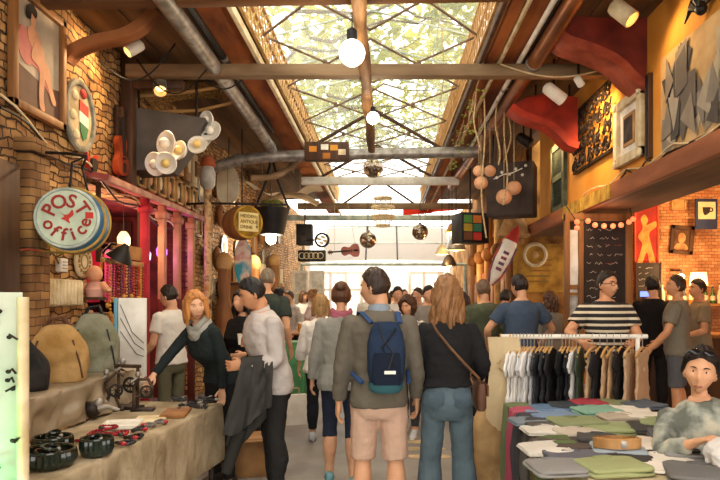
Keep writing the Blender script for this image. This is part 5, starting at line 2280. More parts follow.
# brown posts and boards along the rear right wall
for k in range(10):
    y = 11.95 + k * .62
    t = thing(('timber_post', 'door_leaf')[k % 2], '%s leaning on the rear right wall, %s past the bar' % (('rough brown timber post', 'orange-brown panelled door leaf')[k % 2], ords[k]), ('post', 'door')[k % 2], (2.42, y, 0))
    if k % 2 == 0:
        b = MB()
        b.tube([(.02 * sin(j), .02 * cos(j * 2), j * .5) for j in range(8)], .09, 10)
        b.build('trunk', M_LWOOD if k % 4 else M_MWOOD, t)
        b = MB()
        b.lathe([(.13, 0), (.14, .1), (.1, .14)], 12)
        b.build('foot', M_DWOOD, t)
        b = MB()
        b.ball((-.05, -.08, 2.6), (.14, .1, .16))
        b.build('carved_mask', M_MWOOD, t)
    else:
        b = MB()
        b.box((0, 0, 1.1), (.06, .5, 2.2), bev=.01)
        b.build('leaf', mat('door_orange%d' % k, '#b8642c', '#7c3c18', scale=3, stretch=(1, 1, .2)), t)
        b = MB()
        for z in (.6, 1.6):
            b.box((-.035, 0, z), (.02, .34, .7), bev=.006)
        b.build('panel', M_MWOOD, t)
        b = MB()
        b.ball((-.05, -.2, 1.05), .03)
        b.build('knob', M_STEEL, t)
for k in range(16):
    y = 11.9 + (k * .83) % 6.4
    z = 1.7 + ((k * 5) % 8) * .28
    t = thing('wall_curio', '%s hung on the rear right wall, %s of the curios past the bar' % (('dented tin plate', 'dark framed photograph', 'carved wooden face')[k % 3], ords[k]), 'ornament', WR(y, z, .02))
    if k % 3 == 0:
        b = MB()
        b.lathe([(.18, 0), (.2, .03), (.17, .02)], 22, TX)
        b.build('plate', M_STEEL if k % 2 else M_COPPER, t)
        b = MB()
        b.lathe([(.09, .024), (.02, .03)], 16, TX)
        b.build('boss', M_CREAM, t)
    elif k % 3 == 1:
        framed(t, .42, .5, .05, M_DWOOD)
        canvas(t, .34, .42, mat('rphoto%d' % k, '#b89868', '#6c5030', scale=6), 'photograph')
    else:
        b = MB()
        b.ball((0, -.06, 0), (.14, .08, .22))
        b.build('face', M_LWOOD, t)
        b = MB()
        for s in (-1, 1):
            b.ball((s * .05, -.13, .05), (.03, .02, .02))
        b.build('eye_hole', P_DARK, t)
t = thing('ring_lamp', 'white ring hung on the yellow wall beyond the bar opening', 'ring', FR(P(535, 255, 11.55)))
b = MB()
b.torus(.2, .04, 24, 8, TX)
b.build('ring', M_CREAM, t)
b = MB()
b.lathe([(.09, 0), (.05, .03)], 14, TX)
b.build('hub', M_LWOOD, t)
t = thing('yellow_poster', 'large yellow faded poster on the wall beyond the bar opening', 'poster', FR(P(540, 268, 11.55)))
canvas(t, 1.0, .9, mat('poster_yellow', '#c89a3c', '#8c6420', scale=4), 'sheet')
b = MB()
for k in range(5):
    b.box((-.1 + .05 * k, -.022, -.25 + .1 * k), (.5 - .06 * k, .004, .03))
b.build('faded_print', mat('poster_print', '#a05c28', '#7c7438', scale=8), t)

# bar partition: framed doorway strip, chalkboard
t = thing('partition_frame', 'brown timber frame with a white sheet pinned in it beside the chalkboard', 'frame', (2.36, 8.12, 0))
for x in (0.02, .20, .82):
    b = MB()
    b.box((x, 0, 1.36), (.06 if x < .8 else .09, .1, 2.72), bev=.008)
    b.build('post', M_MWOOD, t)
b = MB()
b.box((.42, .0, 2.66), (.86, .09, .1), bev=.008)
b.box((.11, 0, 1.75), (.16, .03, .06))
b.build('header', M_MWOOD, t)
b = MB()
b.sheet(lambda u, v: (.05 + .12 * u, .01 + .012 * sin(v * 8), 2.5 - .82 * v), 3, 10, .006)
b.build('pinned_sheet', M_WHITE, t)
b = MB()
b.sheet(lambda u, v: (.05 + .12 * u, .01 + .01 * sin(v * 8), 1.64 - .5 * v), 3, 8, .006)
b.build('lower_sheet', M_STEEL, t)
def scribble(b, x0, x1, z, h, r_, y):
    x = x0
    while x < x1:
        w = r_.uniform(.05, .14)
        pts = []
        n_ = max(3, int(w / .016))
        for j in range(n_):
            pts.append((x + w * j / n_, y, z + r_.uniform(-h, h)))
        if x + w < x1 + .03:
            b.tube(pts, .0045, 4)
        x += w + r_.uniform(.025, .06)
cr_ = random.Random(9)
t = thing('chalkboard', 'tall menu chalkboard covered in small chalk writing behind the striped shirt', 'chalkboard', (2.87, 8.1, 1.95))
b = MB()
b.box((0, 0, 0), (.55, .03, 1.35))
b.build('board', mat('chalk_black', '#332822', '#1e1714', rough=.8, scale=3), t)
b = MB()
for k in range(10):
    scribble(b, -.24 + .04 * (k % 2), .24 - .05 * (k % 3), .55 - k * .11, .018, cr_, -.018)
b.build('chalk_writing', mat('chalk', '#b8aca0', '#8c8074', scale=30), t)
b = MB()
for k in range(4):
    scribble(b, .0, .2, .35 - k * .24, .015, cr_, -.019)
b.build('red_chalk', mat('chalk_red', '#b0584c', '#7c382c', scale=30), t)
b = MB()
b.box((0, -.0, -.7), (.57, .06, .04))
b.box((0, -.0, .69), (.57, .05, .03))
b.build('frame_rail', M_MWOOD, t)
t = thing('string_lights', 'string of round pinkish bulbs draped across the top of the chalkboard', 'lights', P(577, 222, 7.75))
o = P(577, 222, 7.75)
pts = [P(px, py, 7.75) - o for px, py in ((577, 228), (577, 222), (588, 221), (595, 225), (604, 226), (613, 226), (621, 225), (629, 222), (633, 219))]
b = MB()
b.tube([p + V((0, .0, .02)) for p in pts], .006, 5)
b.tube([pts[1], V((-.1, .12, .22))], .006, 5)
b.tube([pts[-1], pts[-1] + V((.05, .3, .28))], .006, 5)
b.build('cord', M_BLACK, t)
MG = glow('string_bulb', '#ff8656', .75)
for p in pts:
    b = MB()
    b.ball(p, .034, nu=12, nv=8)
    b.build('bulb', MG, t)
lamp('POINT', (.35, -.15, -.05), 5, (1, .5, .3), t, .2)
t = thing('bar_poster', 'red poster with a golden figure hung beside the chalkboard', 'poster', FR(P(646, 245, 9.5)))
canvas(t, .36, 1.22, mat('poster_red', '#a8281c', '#7c1c14', scale=3), 'sheet')
b = MB()
b.prism(spline([(-.09, .40), (-.03, .46), (.02, .38), (.0, .3), (.13, .36), (.15, .28), (.04, .18), (.07, .0), (.14, -.3), (.05, -.3), (.0, -.12), (-.1, -.36), (-.15, -.3), (-.07, .0), (-.13, .12), (-.06, .26)]), .006, Matrix.Translation((0, -.022, .0)))
b.build('painted_figure', mat('poster_gold', '#d89a48', '#a8642c', scale=6), t)
b = MB()
for x in (-.175, .175):
    b.box((x, -.02, 0), (.02, .03, 1.24))
for z in (-.61, .61):
    b.box((0, -.02, z), (.36, .03, .02))
b.build('border', mat('poster_edge', '#c8542c', scale=5), t)
t = thing('menu_board', 'small chalk menu board under the red poster', 'chalkboard', FR(P(648, 281, 9.45)))
canvas(t, .38, .55, mat('chalk_black2', '#3c322c', '#28201c', rough=.8, scale=3), 'board')
b = MB()
for k in range(5):
    scribble(b, -.15, .13, .2 - k * .09, .016, cr_, -.022)
b.build('chalk_writing', mat('chalk2', '#c8bcae', '#9c9084', scale=30), t)
b = MB()
for x in (-.19, .19):
    b.box((x, -.015, 0), (.02, .04, .57))
b.build('frame_rail', M_DWOOD, t)
t = thing('tablet_screen', 'small glowing blue screen in front of the chalk menu board', 'screen', FR(P(644, 294, 9.25)))
b = MB()
b.box((0, 0, 0), (.15, .02, .1), bev=.004)
b.build('case', M_BLACK, t)
b = MB()
b.box((0, -.012, 0), (.13, .004, .08))
b.build('display', glow('blue_screen', '#6a86ff', 1.4), t)
b = MB()
b.tube([(0, .02, 0), (0, .06, -.56)], .014, 6)
b.build('stand', M_BLACK, t)
t = thing('framed_portrait', 'tilted brown-framed old portrait on the brick wall of the bar', 'picture', FR(P(681, 240, 9.62)) @ Matrix.Rotation(.08, 4, 'Y'))
framed(t, .36, .44, .06, M_DWOOD)
canvas(t, .27, .35, mat('portrait_ground', '#6c4828', '#3c2414', scale=5))
b = MB()
b.prism(ellipse(.06, .08, 20, 0, .03), .006, Matrix.Translation((0, -.022, 0)))
b.prism(spline([(-.1, -.15), (-.06, -.06), (.06, -.06), (.1, -.15)]), .005, Matrix.Translation((0, -.021, 0)))
b.build('painted_sitter', mat('sitter', '#c8925c', '#8c5c34', scale=8), t)
t = thing('framed_print', 'small pale framed print above the tilted portrait', 'picture', FR(P(678, 205, 9.62)))
framed(t, .22, .17, .022, M_LWOOD)
canvas(t, .2, .15, mat('small_print', '#d8a868', '#a8743c', scale=9), 'print')
t = thing('cup_sign', 'dark blue sign with a cream square and a black cup', 'sign', FR(P(706, 214, 9.4)))
b = MB()
b.box((0, 0, 0), (.33, .04, .46), bev=.006)
b.build('board', PAINT('navy', '#2c3450'), t)
b = MB()
b.box((0, -.024, .05), (.26, .008, .26))
b.build('cream_square', PAINT('cream', '#e8cc98'), t)
b = MB()
b.prism([(-.07, .1), (.05, .1), (.04, .02), (-.01, -.02), (-.04, -.02), (-.06, .02)], .006, Matrix.Translation((0, -.031, 0)))
b.torus(.026, .008, 14, 6, Matrix.Translation((.06, -.031, .06)) @ TX)
b.build('cup_mark', P_DARK, t)
b = MB()
b.tube([(0, .02, .2), (0, .25, .24)], .012, 6)
b.build('bracket', M_DARKM, t)
# counter, back shelf, bottles, lamp
t = thing('bar_counter', 'dark timber bar counter behind the men in t-shirts', 'counter', (4.3, 9.0, 0))
b = MB()
b.box((0, 0, .52), (1.9, .5, 1.04), bev=.01)
b.build('front', M_DWOOD, t)
b = MB()
b.box((0, -.03, 1.07), (2.0, .62, .06), bev=.012)
b.build('worktop', M_MWOOD, t)
t = thing('bar_shelf', 'wooden shelf of bottles on the brick wall below the lampshade', 'shelf', (4.85, 9.52, 1.5))
b = MB()
b.box((0, 0, 0), (1.6, .24, .04))
b.build('shelf_board', M_MWOOD, t)
b = MB()
for x in (-.6, .6):
    b.prism([(0, 0), (.0, -.2), (.03, 0)], .2, Matrix.Translation((x, 0, -.02)))
b.build('bracket', M_DARKM, t)
BC = ['#3c5c2c', '#6c3a1c', '#b87828', '#2c2c2c', '#a83c1c', '#d8c89c']
BN = ['green', 'brown', 'amber', 'black', 'red', 'clear']
bmats = [mat('bottle%d' % k, c, rough=.15, scale=4) for k, c in enumerate(BC)]
for k in range(13):
    t = thing('bottle', '%s bottle, %s on the bar shelf from the chalk menu end' % (BN[(k * 5 + k // 4) % 6], ords[k]), 'bottle', (4.14 + k * .11, 9.5, 1.52), 'bottles on the bar shelf')
    h_ = .24 + .05 * ((k * 3) % 4) / 3
    b = MB()
    b.lathe([(.034, 0), (.037, .02), (.036, h_ * .58), (.014, h_ * .76), (.013, h_)], 12)
    b.build('glass', bmats[(k * 5 + k // 4) % 6], t)
    b = MB()
    b.lathe([(.0375, h_ * .2), (.0375, h_ * .48)], 12, cap=False)
    b.build('paper_band', M_CREAM, t)
    b = MB()
    b.lathe([(.015, h_), (.015, h_ + .02)], 8)
    b.build('cap', M_DARKM, t)
t = thing('table_lamp', 'bar lamp with a pale drum shade on the bottle shelf', 'lamp', (4.72, 9.33, 1.52))
b = MB()
b.lathe([(.07, 0), (.07, .02), (.02, .04), (.02, .3)], 14)
b.build('base', M_DARKM, t)
b = MB()
b.lathe([(.13, .27), (.11, .47)], 20, cap=False)
b.build('lamp_shade', glow('shade_glow', '#ffd08a', 1.1), t)
lamp('POINT', (0, -.2, .3), 14, WARM, t, .1)
t = thing('bar_lamp', 'small bare glowing bulb above the bar counter', 'lamp', FR(P(681, 277, 9.3)))
b = MB()
b.ball((0, 0, 0), .05)
b.build('bulb', M_BULB, t)
b = MB()
b.tube([(0, 0, .04), (0, .0, .1), (0, .34, .12)], .014, 6)
b.build('arm', M_DARKM, t)
lamp('POINT', (0, -.15, 0), 22, WARM, t, .06)
for k, (x, y, z, e) in enumerate(((3.6, 8.6, 3.1, 44), (4.7, 8.3, 3.1, 50))):
    t = thing('pendant_lamp', ('warm pendant lamp over the bar by the red poster', 'warm pendant lamp over the bar by the cup sign')[k], 'lamp', (x, y, z))
    b = MB()
    b.lathe([(.04, .16), (.08, .1), (.18, -.05), (.17, -.05), (.06, .08)], 18)
    b.build('shade', M_DARKM, t)
    b = MB()
    b.ball((0, 0, -.02), .05)
    b.build('bulb', M_BULB, t)
    b = MB()
    b.tube([(0, 0, .15), (0, 0, 3.54 - z)], .008, 5)
    b.build('cord', M_BLACK, t)
    lamp('POINT', (0, 0, -.12), e, (1, .58, .24), t, .06)
t = thing('bar_stool', 'red-brown bar stool beside the green jacket', 'stool', (1.5, 8.3, 0))
b = MB()
b.lathe([(.16, .74), (.17, .77), (.15, .79)], 18)
b.build('seat', M_MWOOD, t)
for sx in (-1, 1):
    for sy in (-1, 1):
        b = MB()
        b.tube([(sx * .1, sy * .1, .75), (sx * .18, sy * .18, 0)], .018, 8)
        b.build('leg', mat('stool_red', '#8c3c24', '#5c2414', scale=5), t)
b = MB()
for z in (.3, .5):
    k = .18 - .08 * z / .75
    b.tube([(k, k, z), (-k, k, z), (-k, -k, z), (k, -k, z), (k, k, z)], .012, 6)
b.build('stretcher', M_MWOOD, t)

# ------------------------------------------------------------------ market stalls
TZ = .78
def on_table(px, py, z=TZ):
    d = (EYE - z) * F / (py - CY)
    return V(((px - CX) * d / F, d, z))
def table(label, quad, legs, top_m):
    """quad: four floor-plan corners"""
    t = thing('market_table', label, 'table', (sum(q[0] for q in quad) / 4, sum(q[1] for q in quad) / 4, 0))
    o = t.location
    b = MB()
    b.loft([[V((q[0] - o.x, q[1] - o.y, z)) for q in quad] for z in (TZ - .05, TZ - .012)])
    b.build('tabletop', top_m, t)
    c = V((0, 0, 0))
    for q in quad:
        p = V((q[0] - o.x, q[1] - o.y, 0)) * .9
        b = MB()
        b.tube([(p.x, p.y, TZ - .05), (p.x, p.y, 0)], .022, 8)
        b.build('leg', legs, t)
    return t
def drape(name, label, quad, drop, m, seed=0, amp=.025):
    """cloth over a table: flat top and rippling skirt round all sides"""
    rr = random.Random(seed)
    cx_ = sum(q[0] for q in quad) / 4
    cy_ = sum(q[1] for q in quad) / 4
    per = []
    for i in range(4):
        a, c = V((*quad[i], 0)), V((*quad[(i + 1) % 4], 0))
        n_ = max(6, int((c - a).length / .045))
        for k in range(n_):
            per.append(a.lerp(c, k / n_))
    N_ = len(per)
    ctr = V((cx_, cy_, 0))
    rings = []
    for s, dz, off in ((.5, 0, 0), (.97, 0, 0), (1.0, -.002, .004), (1.0, -.02, .016), (1.0, -.12, .02), (1.0, -.3, .022), (1.0, -drop * .75, .024), (1.0, -drop, .026)):
        ring = []
        L_ = 0
        for k, p in enumerate(per):
            q = ctr + (p - ctr) * s
            L_ += (per[k] - per[k - 1]).length
            out = (p - ctr).normalized()
            w = off + max(0, -dz) / drop * amp * (noise.noise(V((L_ * 7, seed, -dz * 1.2))) + .6 * noise.noise(V((L_ * 15, seed + 3, -dz))))
            ring.append(V((q.x + out.x * w, q.y + out.y * w, TZ + .002 + dz + .004 * noise.noise(V((q.x * 6, q.y * 6, seed))))))
        rings.append(ring)
    b = MB()
    b.loft(rings, False)
    b.add(rings[0], [tuple(range(N_))])
    o = b.build(name, m, None, 70, recalc=True)
    tag(o, label, 'tablecloth')
    return o
QL = [(-1.30, 4.92), (-2.04, 5.0), (-2.02, 2.35), (-1.56, 2.35)]
QR = [(.98, 4.72), (.93, 2.35), (1.33, 2.35), (1.95, 4.78)]
M_CLOTHL = cloth('beige_tablecloth', '#b3a184', '#8f7e62', bump=.6)
M_CLOTHR = cloth('cream_tablecloth', '#cdbd9e', '#a8966f', bump=.5)
table('trestle table under the beige cloth on the jewellery stall', QL, M_DARKM, M_LWOOD)
table('trestle table under the cream cloth on the clothing stall', QR, M_DARKM, M_LWOOD)
drape('tablecloth', 'creased beige cloth over the jewellery stall table', QL, .46, M_CLOTHL, 1, .10)
drape('tablecloth', 'cream cloth under the folded shirts on the clothing stall', QR, .6, M_CLOTHR, 2, .08)

# ---- jewellery stall, back riser with satin drape and bags
t = thing('display_bench', 'low wooden bench behind the jewellery table carrying the bags', 'bench', (-2.32, 4.2, 0))
b = MB()
b.box((0, 0, 1.0), (.44, 1.9, .05), bev=.01)
b.build('seat_board', M_MWOOD, t)
for x in (-.18, .18):
    for y in (-.88, .88):
        b = MB()
        b.box((x, y, .49), (.05, .05, .98))
        b.build('leg', M_MWOOD, t)
b = MB()
def sat(u, v):
    y = 3.2 + 2.0 * u
    f = noise.noise(V((y * 4, v * 1.5, 2))) * .09 + noise.noise(V((y * 9 + v * 3, v * 2, 5))) * .05
    if v < .3:
        k = v / .3
        return (-2.56 + .50 * k, y, 1.035 + .006 * f)
    k = (v - .3) / .7
    return (-2.06 + .05 * k + f * .9 * min(1, k * 2), y, 1.035 - .02 * min(1, k * 10) - .215 * k)
b.sheet(sat, 60, 22, .005)
tag(b.build('satin_drape', mat('satin', '#a08e76', '#78664e', rough=.34, scale=3, bump=.3, bscale=7), None, 70), 'shiny beige satin draped from the bag bench down to the jewellery table', 'cloth')

def sack_bag(label, p, rz, w, h, d, m, handle_m, slump=0.0, flap=None):
    t = thing('bag', label, 'bag', xf(p, rz))
    b = MB()
    rings = []
    for k in range(11):
        v = k / 10
        ww = w / 2 * (.92 + .12 * sin(v * pi)) * (1 - .42 * max(0, v - .55) ** 1.3 / .45 ** 1.3)
        dd = d / 2 * (1.0 + .15 * sin(v * pi)) * (1 - .72 * max(0, v - .5) / .5)
        ring = []
        for q in range(28):
            a = 2 * pi * q / 28
            e = .55
            x = ww * math.copysign(abs(cos(a)) ** e, cos(a))
            y = dd * math.copysign(abs(sin(a)) ** e, sin(a))
            nn = noise.noise(V((x * 9 + p[0] * 7, y * 9, v * 5 + p[1]))) * .045
            ring.append(V((x * (1 + nn) + slump * v * v, y + nn * .8, h * v + .012 * sin(a * 2 + p[1]) * v)))
        rings.append(ring)
    b.loft(rings)
    b.build('body', m, t, 70)
    b = MB()
    for s in (-1, 1):
        b.tube([(slump - w * .18, s * d * .1, h * .97), (slump - w * .12, s * d * .15, h * 1.12), (slump + w * .1, s * d * .17, h * 1.16), (slump + w * .18, s * d * .1, h * .97)], .013, 6)
    b.build('handle', handle_m, t)
    b = MB()
    b.box((slump * .9, 0, h * 1.0), (w * .48, d * .3, .03), bev=.008)
    b.build('clasp_band', handle_m, t)
    b = MB()
    b.tube([(-w * .44 , -d * .40, h * .06), (-w * .40, -d * .55, h * .35), (-w * .28 + slump * .5, -d * .42, h * .75)], .007, 5)
    b.tube([(w * .44, -d * .40, h * .06), (w * .40, -d * .55, h * .35), (w * .28 + slump * .5, -d * .42, h * .75)], .007, 5)
    b.build('seam', handle_m, t)
    return t
M_TAN = cloth('tan_canvas', '#b89460', '#94703e', bump=.4)
M_OLV = cloth('grey_olive_canvas', '#8d8c78', '#68664e', bump=.4)
M_BLKC = cloth('black_canvas', '#34302e', '#201d1c', bump=.4)
sack_bag('black canvas bag slumping at the near end of the bag bench', (-2.25, 3.85, 1.04), .55, .30, .30, .2, M_BLKC, M_BLACK, -.03)
sack_bag('tan canvas bag standing between the black and the grey-olive bags', (-2.28, 4.32, 1.04), .35, .38, .38, .26, M_TAN, mat('strap_brown', '#5c3a24', scale=8), .0)
sack_bag('grey-olive canvas bag with a dark clasp at the far end of the bag bench', (-2.29, 4.88, 1.04), .35, .36, .44, .26, M_OLV, M_BLACK, .0)
sack_bag('small mustard bag tucked behind the tan and grey-olive bags', (-2.40, 4.62, 1.04), .6, .22, .2, .14, cloth('mustard', '#8c743c'), M_BLACK)
t = thing('round_hat', 'brown round hat leaning on the wall behind the tan bag', 'hat', WL(4.98, 1.36, .02))
b = MB()
b.lathe([(.14, 0), (.15, .01), (.09, .02), (.085, .08), (.05, .1)], 22, TX)
b.build('brim', mat('hat_brown', '#6c4a30', scale=9), t)
b = MB()
b.torus(.088, .008, 22, 5, Matrix.Translation((0, -.03, 0)) @ TX)
b.build('hat_band', M_BLACK, t)

# translucent earring screen at the near end of the stall
t = thing('earring_screen', 'tall pale plastic screen hung with small dark earrings lit green', 'display screen', (-1.775, 2.62, TZ))
b = MB()
b.sheet(lambda u, v: (-.22 + .44 * u, .02 * sin(u * 14) + .08 * (u - .5) ** 2, .86 * v), 24, 10, .006)
b.build('sheet', mat('milky_plastic', '#c6ccb8', '#aab4a0', rough=.3, scale=3), t)
b = MB()
b.tube([(.245, 0, 0), (.245, 0, .84)], .024, 10)
b.build('edge_pole', M_CREAM, t)
b = MB()
b.box((0, 0, .01), (.52, .16, .02), bev=.006)
b.build('base', M_DWOOD, t)
er = random.Random(2)
for k in range(22):
    b = MB()
    x, z = er.uniform(.02, .22), .06 + k * .036
    b.tube([(x, -.02, z), (x + er.uniform(-.03, .03), -.03, z + .012), (x + er.uniform(-.05, .05), -.025, z - .01)], .005, 5)
    b.ball((x, -.03, z), (.012, .008, .009), nu=8, nv=6)
    b.build('earring', M_DARKM, t)
lamp('POINT', (-.02, -.22, .12), 9.0, (.15, 1, .38), t, .06)

# ribbed dark bowls
M_BOWL = mat('dark_glazed', '#26322a', '#10150f', rough=.12, scale=4, coat=.6)
def ribbed_bowl(label, p, r, h, n=26):
    t = thing('ribbed_bowl', label, 'bowl', p)
    b = MB()
    prof = [(.70, 0), (.86, .10), (1.0, .45), (.99, .8), (.94, 1.0), (.88, .97), (.90, .6), (.74, .12), (.01, .08)]
    rings = []
    for k, (a, z) in enumerate(prof):
        rings.append([V((r * a * (1 + (.05 * cos(q * pi) if k < 5 else 0)) * cos(pi * q / n), r * a * (1 + (.05 * cos(q * pi) if k < 5 else 0)) * sin(pi * q / n), h * z)) for q in range(2 * n)])
    b.loft(rings)
    b.build('body', M_BOWL, t, 50)
    b = MB()
    b.torus(r * .95, .007, 40, 6, Matrix.Translation((0, 0, h * .98)))
    b.build('rim', M_BOWL, t)
    return t
b1, b2, b3 = V((-1.66, 3.06, TZ + .004)), V((-1.52, 3.27, TZ + .004)), V((-1.80, 3.36, TZ + .004))
ribbed_bowl('largest dark ribbed bowl at the near corner of the jewellery table', b1, .125, .085)
ribbed_bowl('deep narrow dark ribbed bowl beside the largest one', b2, .082, .095, 20)
ribbed_bowl('dark ribbed bowl behind the largest one', b3, .1, .08, 22)
bg = random.Random(6)
for k, (bb, n_) in enumerate(((b1, 4), (b2, 3), (b3, 3))):
    for q in range(n_):
        p = bb + V((bg.uniform(-.03, .03), bg.uniform(-.03, .03), .05 + .015 * q))
        t = thing('bangle', 'glossy black bangle, %s from the bottom in the %s ribbed bowl' % (ords[q], ('largest', 'deep narrow', 'rear')[k]), 'bangle', Matrix.Translation(p) @ Matrix.Rotation(bg.uniform(-.7, .7), 4, 'X') @ Matrix.Rotation(bg.uniform(-.6, .6), 4, 'Y'), 'bangles in the ribbed bowls')
        b = MB()
        b.torus(.038, .008, 20, 6)
        b.build('ring', M_BOWL, t)
        b = MB()
        b.ball((.038, 0, 0), (.012, .012, .011), nu=8, nv=6)
        b.build('stud', M_STEEL, t)
# iron sculptures
def sculpture(label, p, rz, k, kind):
    t = thing('iron_sculpture', label, 'sculpture', xf(p, rz) @ Matrix.Scale(k, 4))
    b = MB()
    b.box((0, 0, .012), (.18, .10, .024), bev=.004)
    b.build('base', M_DARKM, t)
    b = MB()
    if kind == 0:
        b.tube([(-.07, 0, .02), (-.07, 0, .2), (-.03, 0, .26), (.04, 0, .26), (.07, 0, .2), (.07, 0, .1)], .014, 8)
        b.tube([(-.07, 0, .12), (.07, 0, .12)], .010, 8)
    elif kind == 1:
        b.tube([(-.06, 0, .02), (-.02, 0, .12), (-.05, 0, .22), (.03, 0, .30), (.09, 0, .27)], .013, 8)
        b.tube([(.06, 0, .02), (.02, 0, .12), (.06, 0, .2)], .011, 8)
    else:
        for s in (-1, 1):
            b.tube([(s * .07, 0, .02), (s * .07, 0, .28)], .010, 8)
        b.tube([(-.09, 0, .28), (.09, 0, .28)], .012, 8)
        b.tube([(-.07, 0, .15), (.07, 0, .15)], .008, 8)
    b.build('frame', mat('rust_iron%d' % kind, '#5c4836', '#2c2018', rough=.5, metal=.5, scale=12), t)
    b = MB()
    b.torus(.045, .009, 20, 6, Matrix.Translation((.03, -.02, .16)) @ TX)
    for q in range(4):
        a = q * pi / 4
        b.tube([(.03 - .045 * cos(a), -.02, .16 - .045 * sin(a)), (.03 + .045 * cos(a), -.02, .16 + .045 * sin(a))], .003, 5)
    b.build('wheel', M_DARKM, t)
    b = MB()
    b.ball((-.04, 0, .3 if kind != 2 else .31), (.022, .02, .024))
    b.tube([(-.04, 0, .28), (-.09, -.02, .24)], .008, 6)
    b.build('finial', M_STEEL, t)
sculpture('nearest rusty iron sculpture with a wheel, closest to the bowls', on_table(112, 411), .3, .95, 1)
sculpture('tall rusty iron sculpture under the reaching hand', on_table(128, 409), -.2, 1.15, 2)
sculpture('arched rusty iron sculpture next to the wooden board', on_table(143, 411), .15, .9, 0)
sculpture('small arched iron sculpture beside the satin drape', on_table(100, 403), .5, .85, 0)
sculpture('bent iron sculpture at the far edge of the jewellery table', on_table(118, 402), -.4, .9, 1)
t = thing('iron_bird', 'round black iron bird figure in front of the satin drape', 'figurine', on_table(90, 420))
b = MB()
b.ball((0, 0, .07), (.075, .06, .06))
b.build('body', M_DARKM, t)
b = MB()
b.tube([(.06, 0, .08), (.12, 0, .09), (.2, 0, .07)], [.03, .018, .01], 8)
b.ball((.06, 0, .12), .03)
b.build('head', M_STEEL, t)
b = MB()
for s in (-1, 1):
    b.tube([(0, s * .03, .03), (0, s * .04, .0)], .007, 6)
b.build('feet', M_DARKM, t)
for k, (px, py, rz, w, l, h, lab, m_) in enumerate(((176, 415, .15, .17, .30, .024, 'flat reddish-brown wooden board near the far end of the jewellery table', M_MWOOD), (72, 421, .9, .05, .18, .03, 'pale wooden block tilted by the rear ribbed bowl', M_LWOOD), (122, 427, .2, .22, .22, .015, 'white display tray beside the red bead necklaces', M_WHITE), (150, 421, .2, .2, .26, .012, 'cream felt pad under the dark pendants', M_CANV))):
    p = on_table(px, py)
    t = thing(('serving_board', 'wooden_block', 'display_tray', 'felt_pad')[k], lab, ('board', 'block', 'tray', 'pad')[k], xf(p + V((0, 0, .004)), rz))
    b = MB()
    b.box((0, 0, h / 2), (w, l, h), bev=.004)
    b.build('body', m_, t)
    b = MB()
    if k == 0:
        b.torus(.012, .004, 14, 6, Matrix.Translation((0, l * .4, h)))
        b.build('hang_hole', M_DWOOD, t)
    elif k == 1:
        for q in range(4):
            b.box((0, -.07 + q * .045, h + .002), (w, .008, .006))
        b.build('notches', M_DWOOD, t)
    elif k == 2:
        for x, y, sx, sy in ((-w / 2, 0, .012, l), (w / 2, 0, .012, l), (0, -l / 2, w, .012), (0, l / 2, w, .012)):
            b.box((x, y, h), (sx, sy, .02))
        b.build('rim', M_WHITE, t)
    else:
        b.box((0, 0, h), (w * .9, l * .9, .004))
        b.build('inlay', M_CREAM, t)
RED_B = mat('red_bead', '#a81c28', '#78101c', rough=.25, scale=9)
DRK_B = mat('dark_bead', '#2c2828', '#141212', rough=.25, scale=9)
GRY_B = mat('grey_bead', '#8c847c', '#5c554e', rough=.3, scale=9)
bd = random.Random(8)
def necklace(label, p, r, m, group, pend):
    t = thing('necklace', label, 'necklace', xf(p + V((0, 0, .006)), bd.uniform(0, 6)), group)
    b = MB()
    for q in range(20):
        a = 2 * pi * q / 20
        b.ball((r * cos(a) * (1 + .2 * sin(3 * a)), r * .7 * sin(a), .010 + .004 * sin(a * 2)), .0105, nu=7, nv=5)
    b.build('beads', m, t)
    b = MB()
    b.ball((0, -r * .82, .012), (.02, .02, .012), nu=8, nv=6)
    b.build('pendant', pend, t)
for k, (px, py) in enumerate(((97, 436), (108, 432), (118, 437), (104, 441), (88, 443))):
    necklace('red bead necklace, %s of the heap beside the deep bowl' % ords[k], on_table(px, py) + V((0, 0, .004 + .012 * (k % 2))), .055, RED_B, 'red necklaces on the stall', DRK_B)
for k, (px, py) in enumerate(((195, 405), (203, 406), (211, 405), (187, 407), (207, 402), (180, 404), (199, 409))):
    necklace('black bead necklace, %s of the heap at the far table end' % ords[k], on_table(px, py) + V((0, 0, .004 + .012 * (k % 3))), .06, DRK_B, 'black necklaces on the stall', GRY_B)
for k, (px, py) in enumerate(((140, 432), (150, 428), (134, 440), (160, 425), (125, 446))):
    necklace('grey and black bead necklace, %s along the front table edge' % ords[k], on_table(px, py) + V((0, 0, .004)), .045, GRY_B if k % 2 else DRK_B, 'necklaces along the front edge', RED_B)
t = thing('necklace_board', 'tall narrow white board hung with dark necklaces behind the reaching hand', 'display board', xf((-2.3, 5.65, 0), .25))
b = MB()
b.box((0, 0, 1.25), (.24, .05, .72), bev=.006)
b.build('board', M_WHITE, t)
b = MB()
b.box((-.14, .0, 1.25), (.03, .06, .72), bev=.004)
b.build('blue_edge', PAINT('paleblue', '#6ca4b8'), t)
for k in range(3):
    b = MB()
    b.tube([(-.1, -.03, 1.55 - k * .12), (.0 + .02 * k, -.035, 1.30 - k * .1), (.1, -.03, 1.2 - k * .06)], .003, 5)
    b.build('hung_chain', M_DARKM, t)
b = MB()
b.box((0, .03, .45), (.05, .04, .9))
b.box((0, .0, .02), (.3, .24, .04))
b.build('stand', M_MWOOD, t)

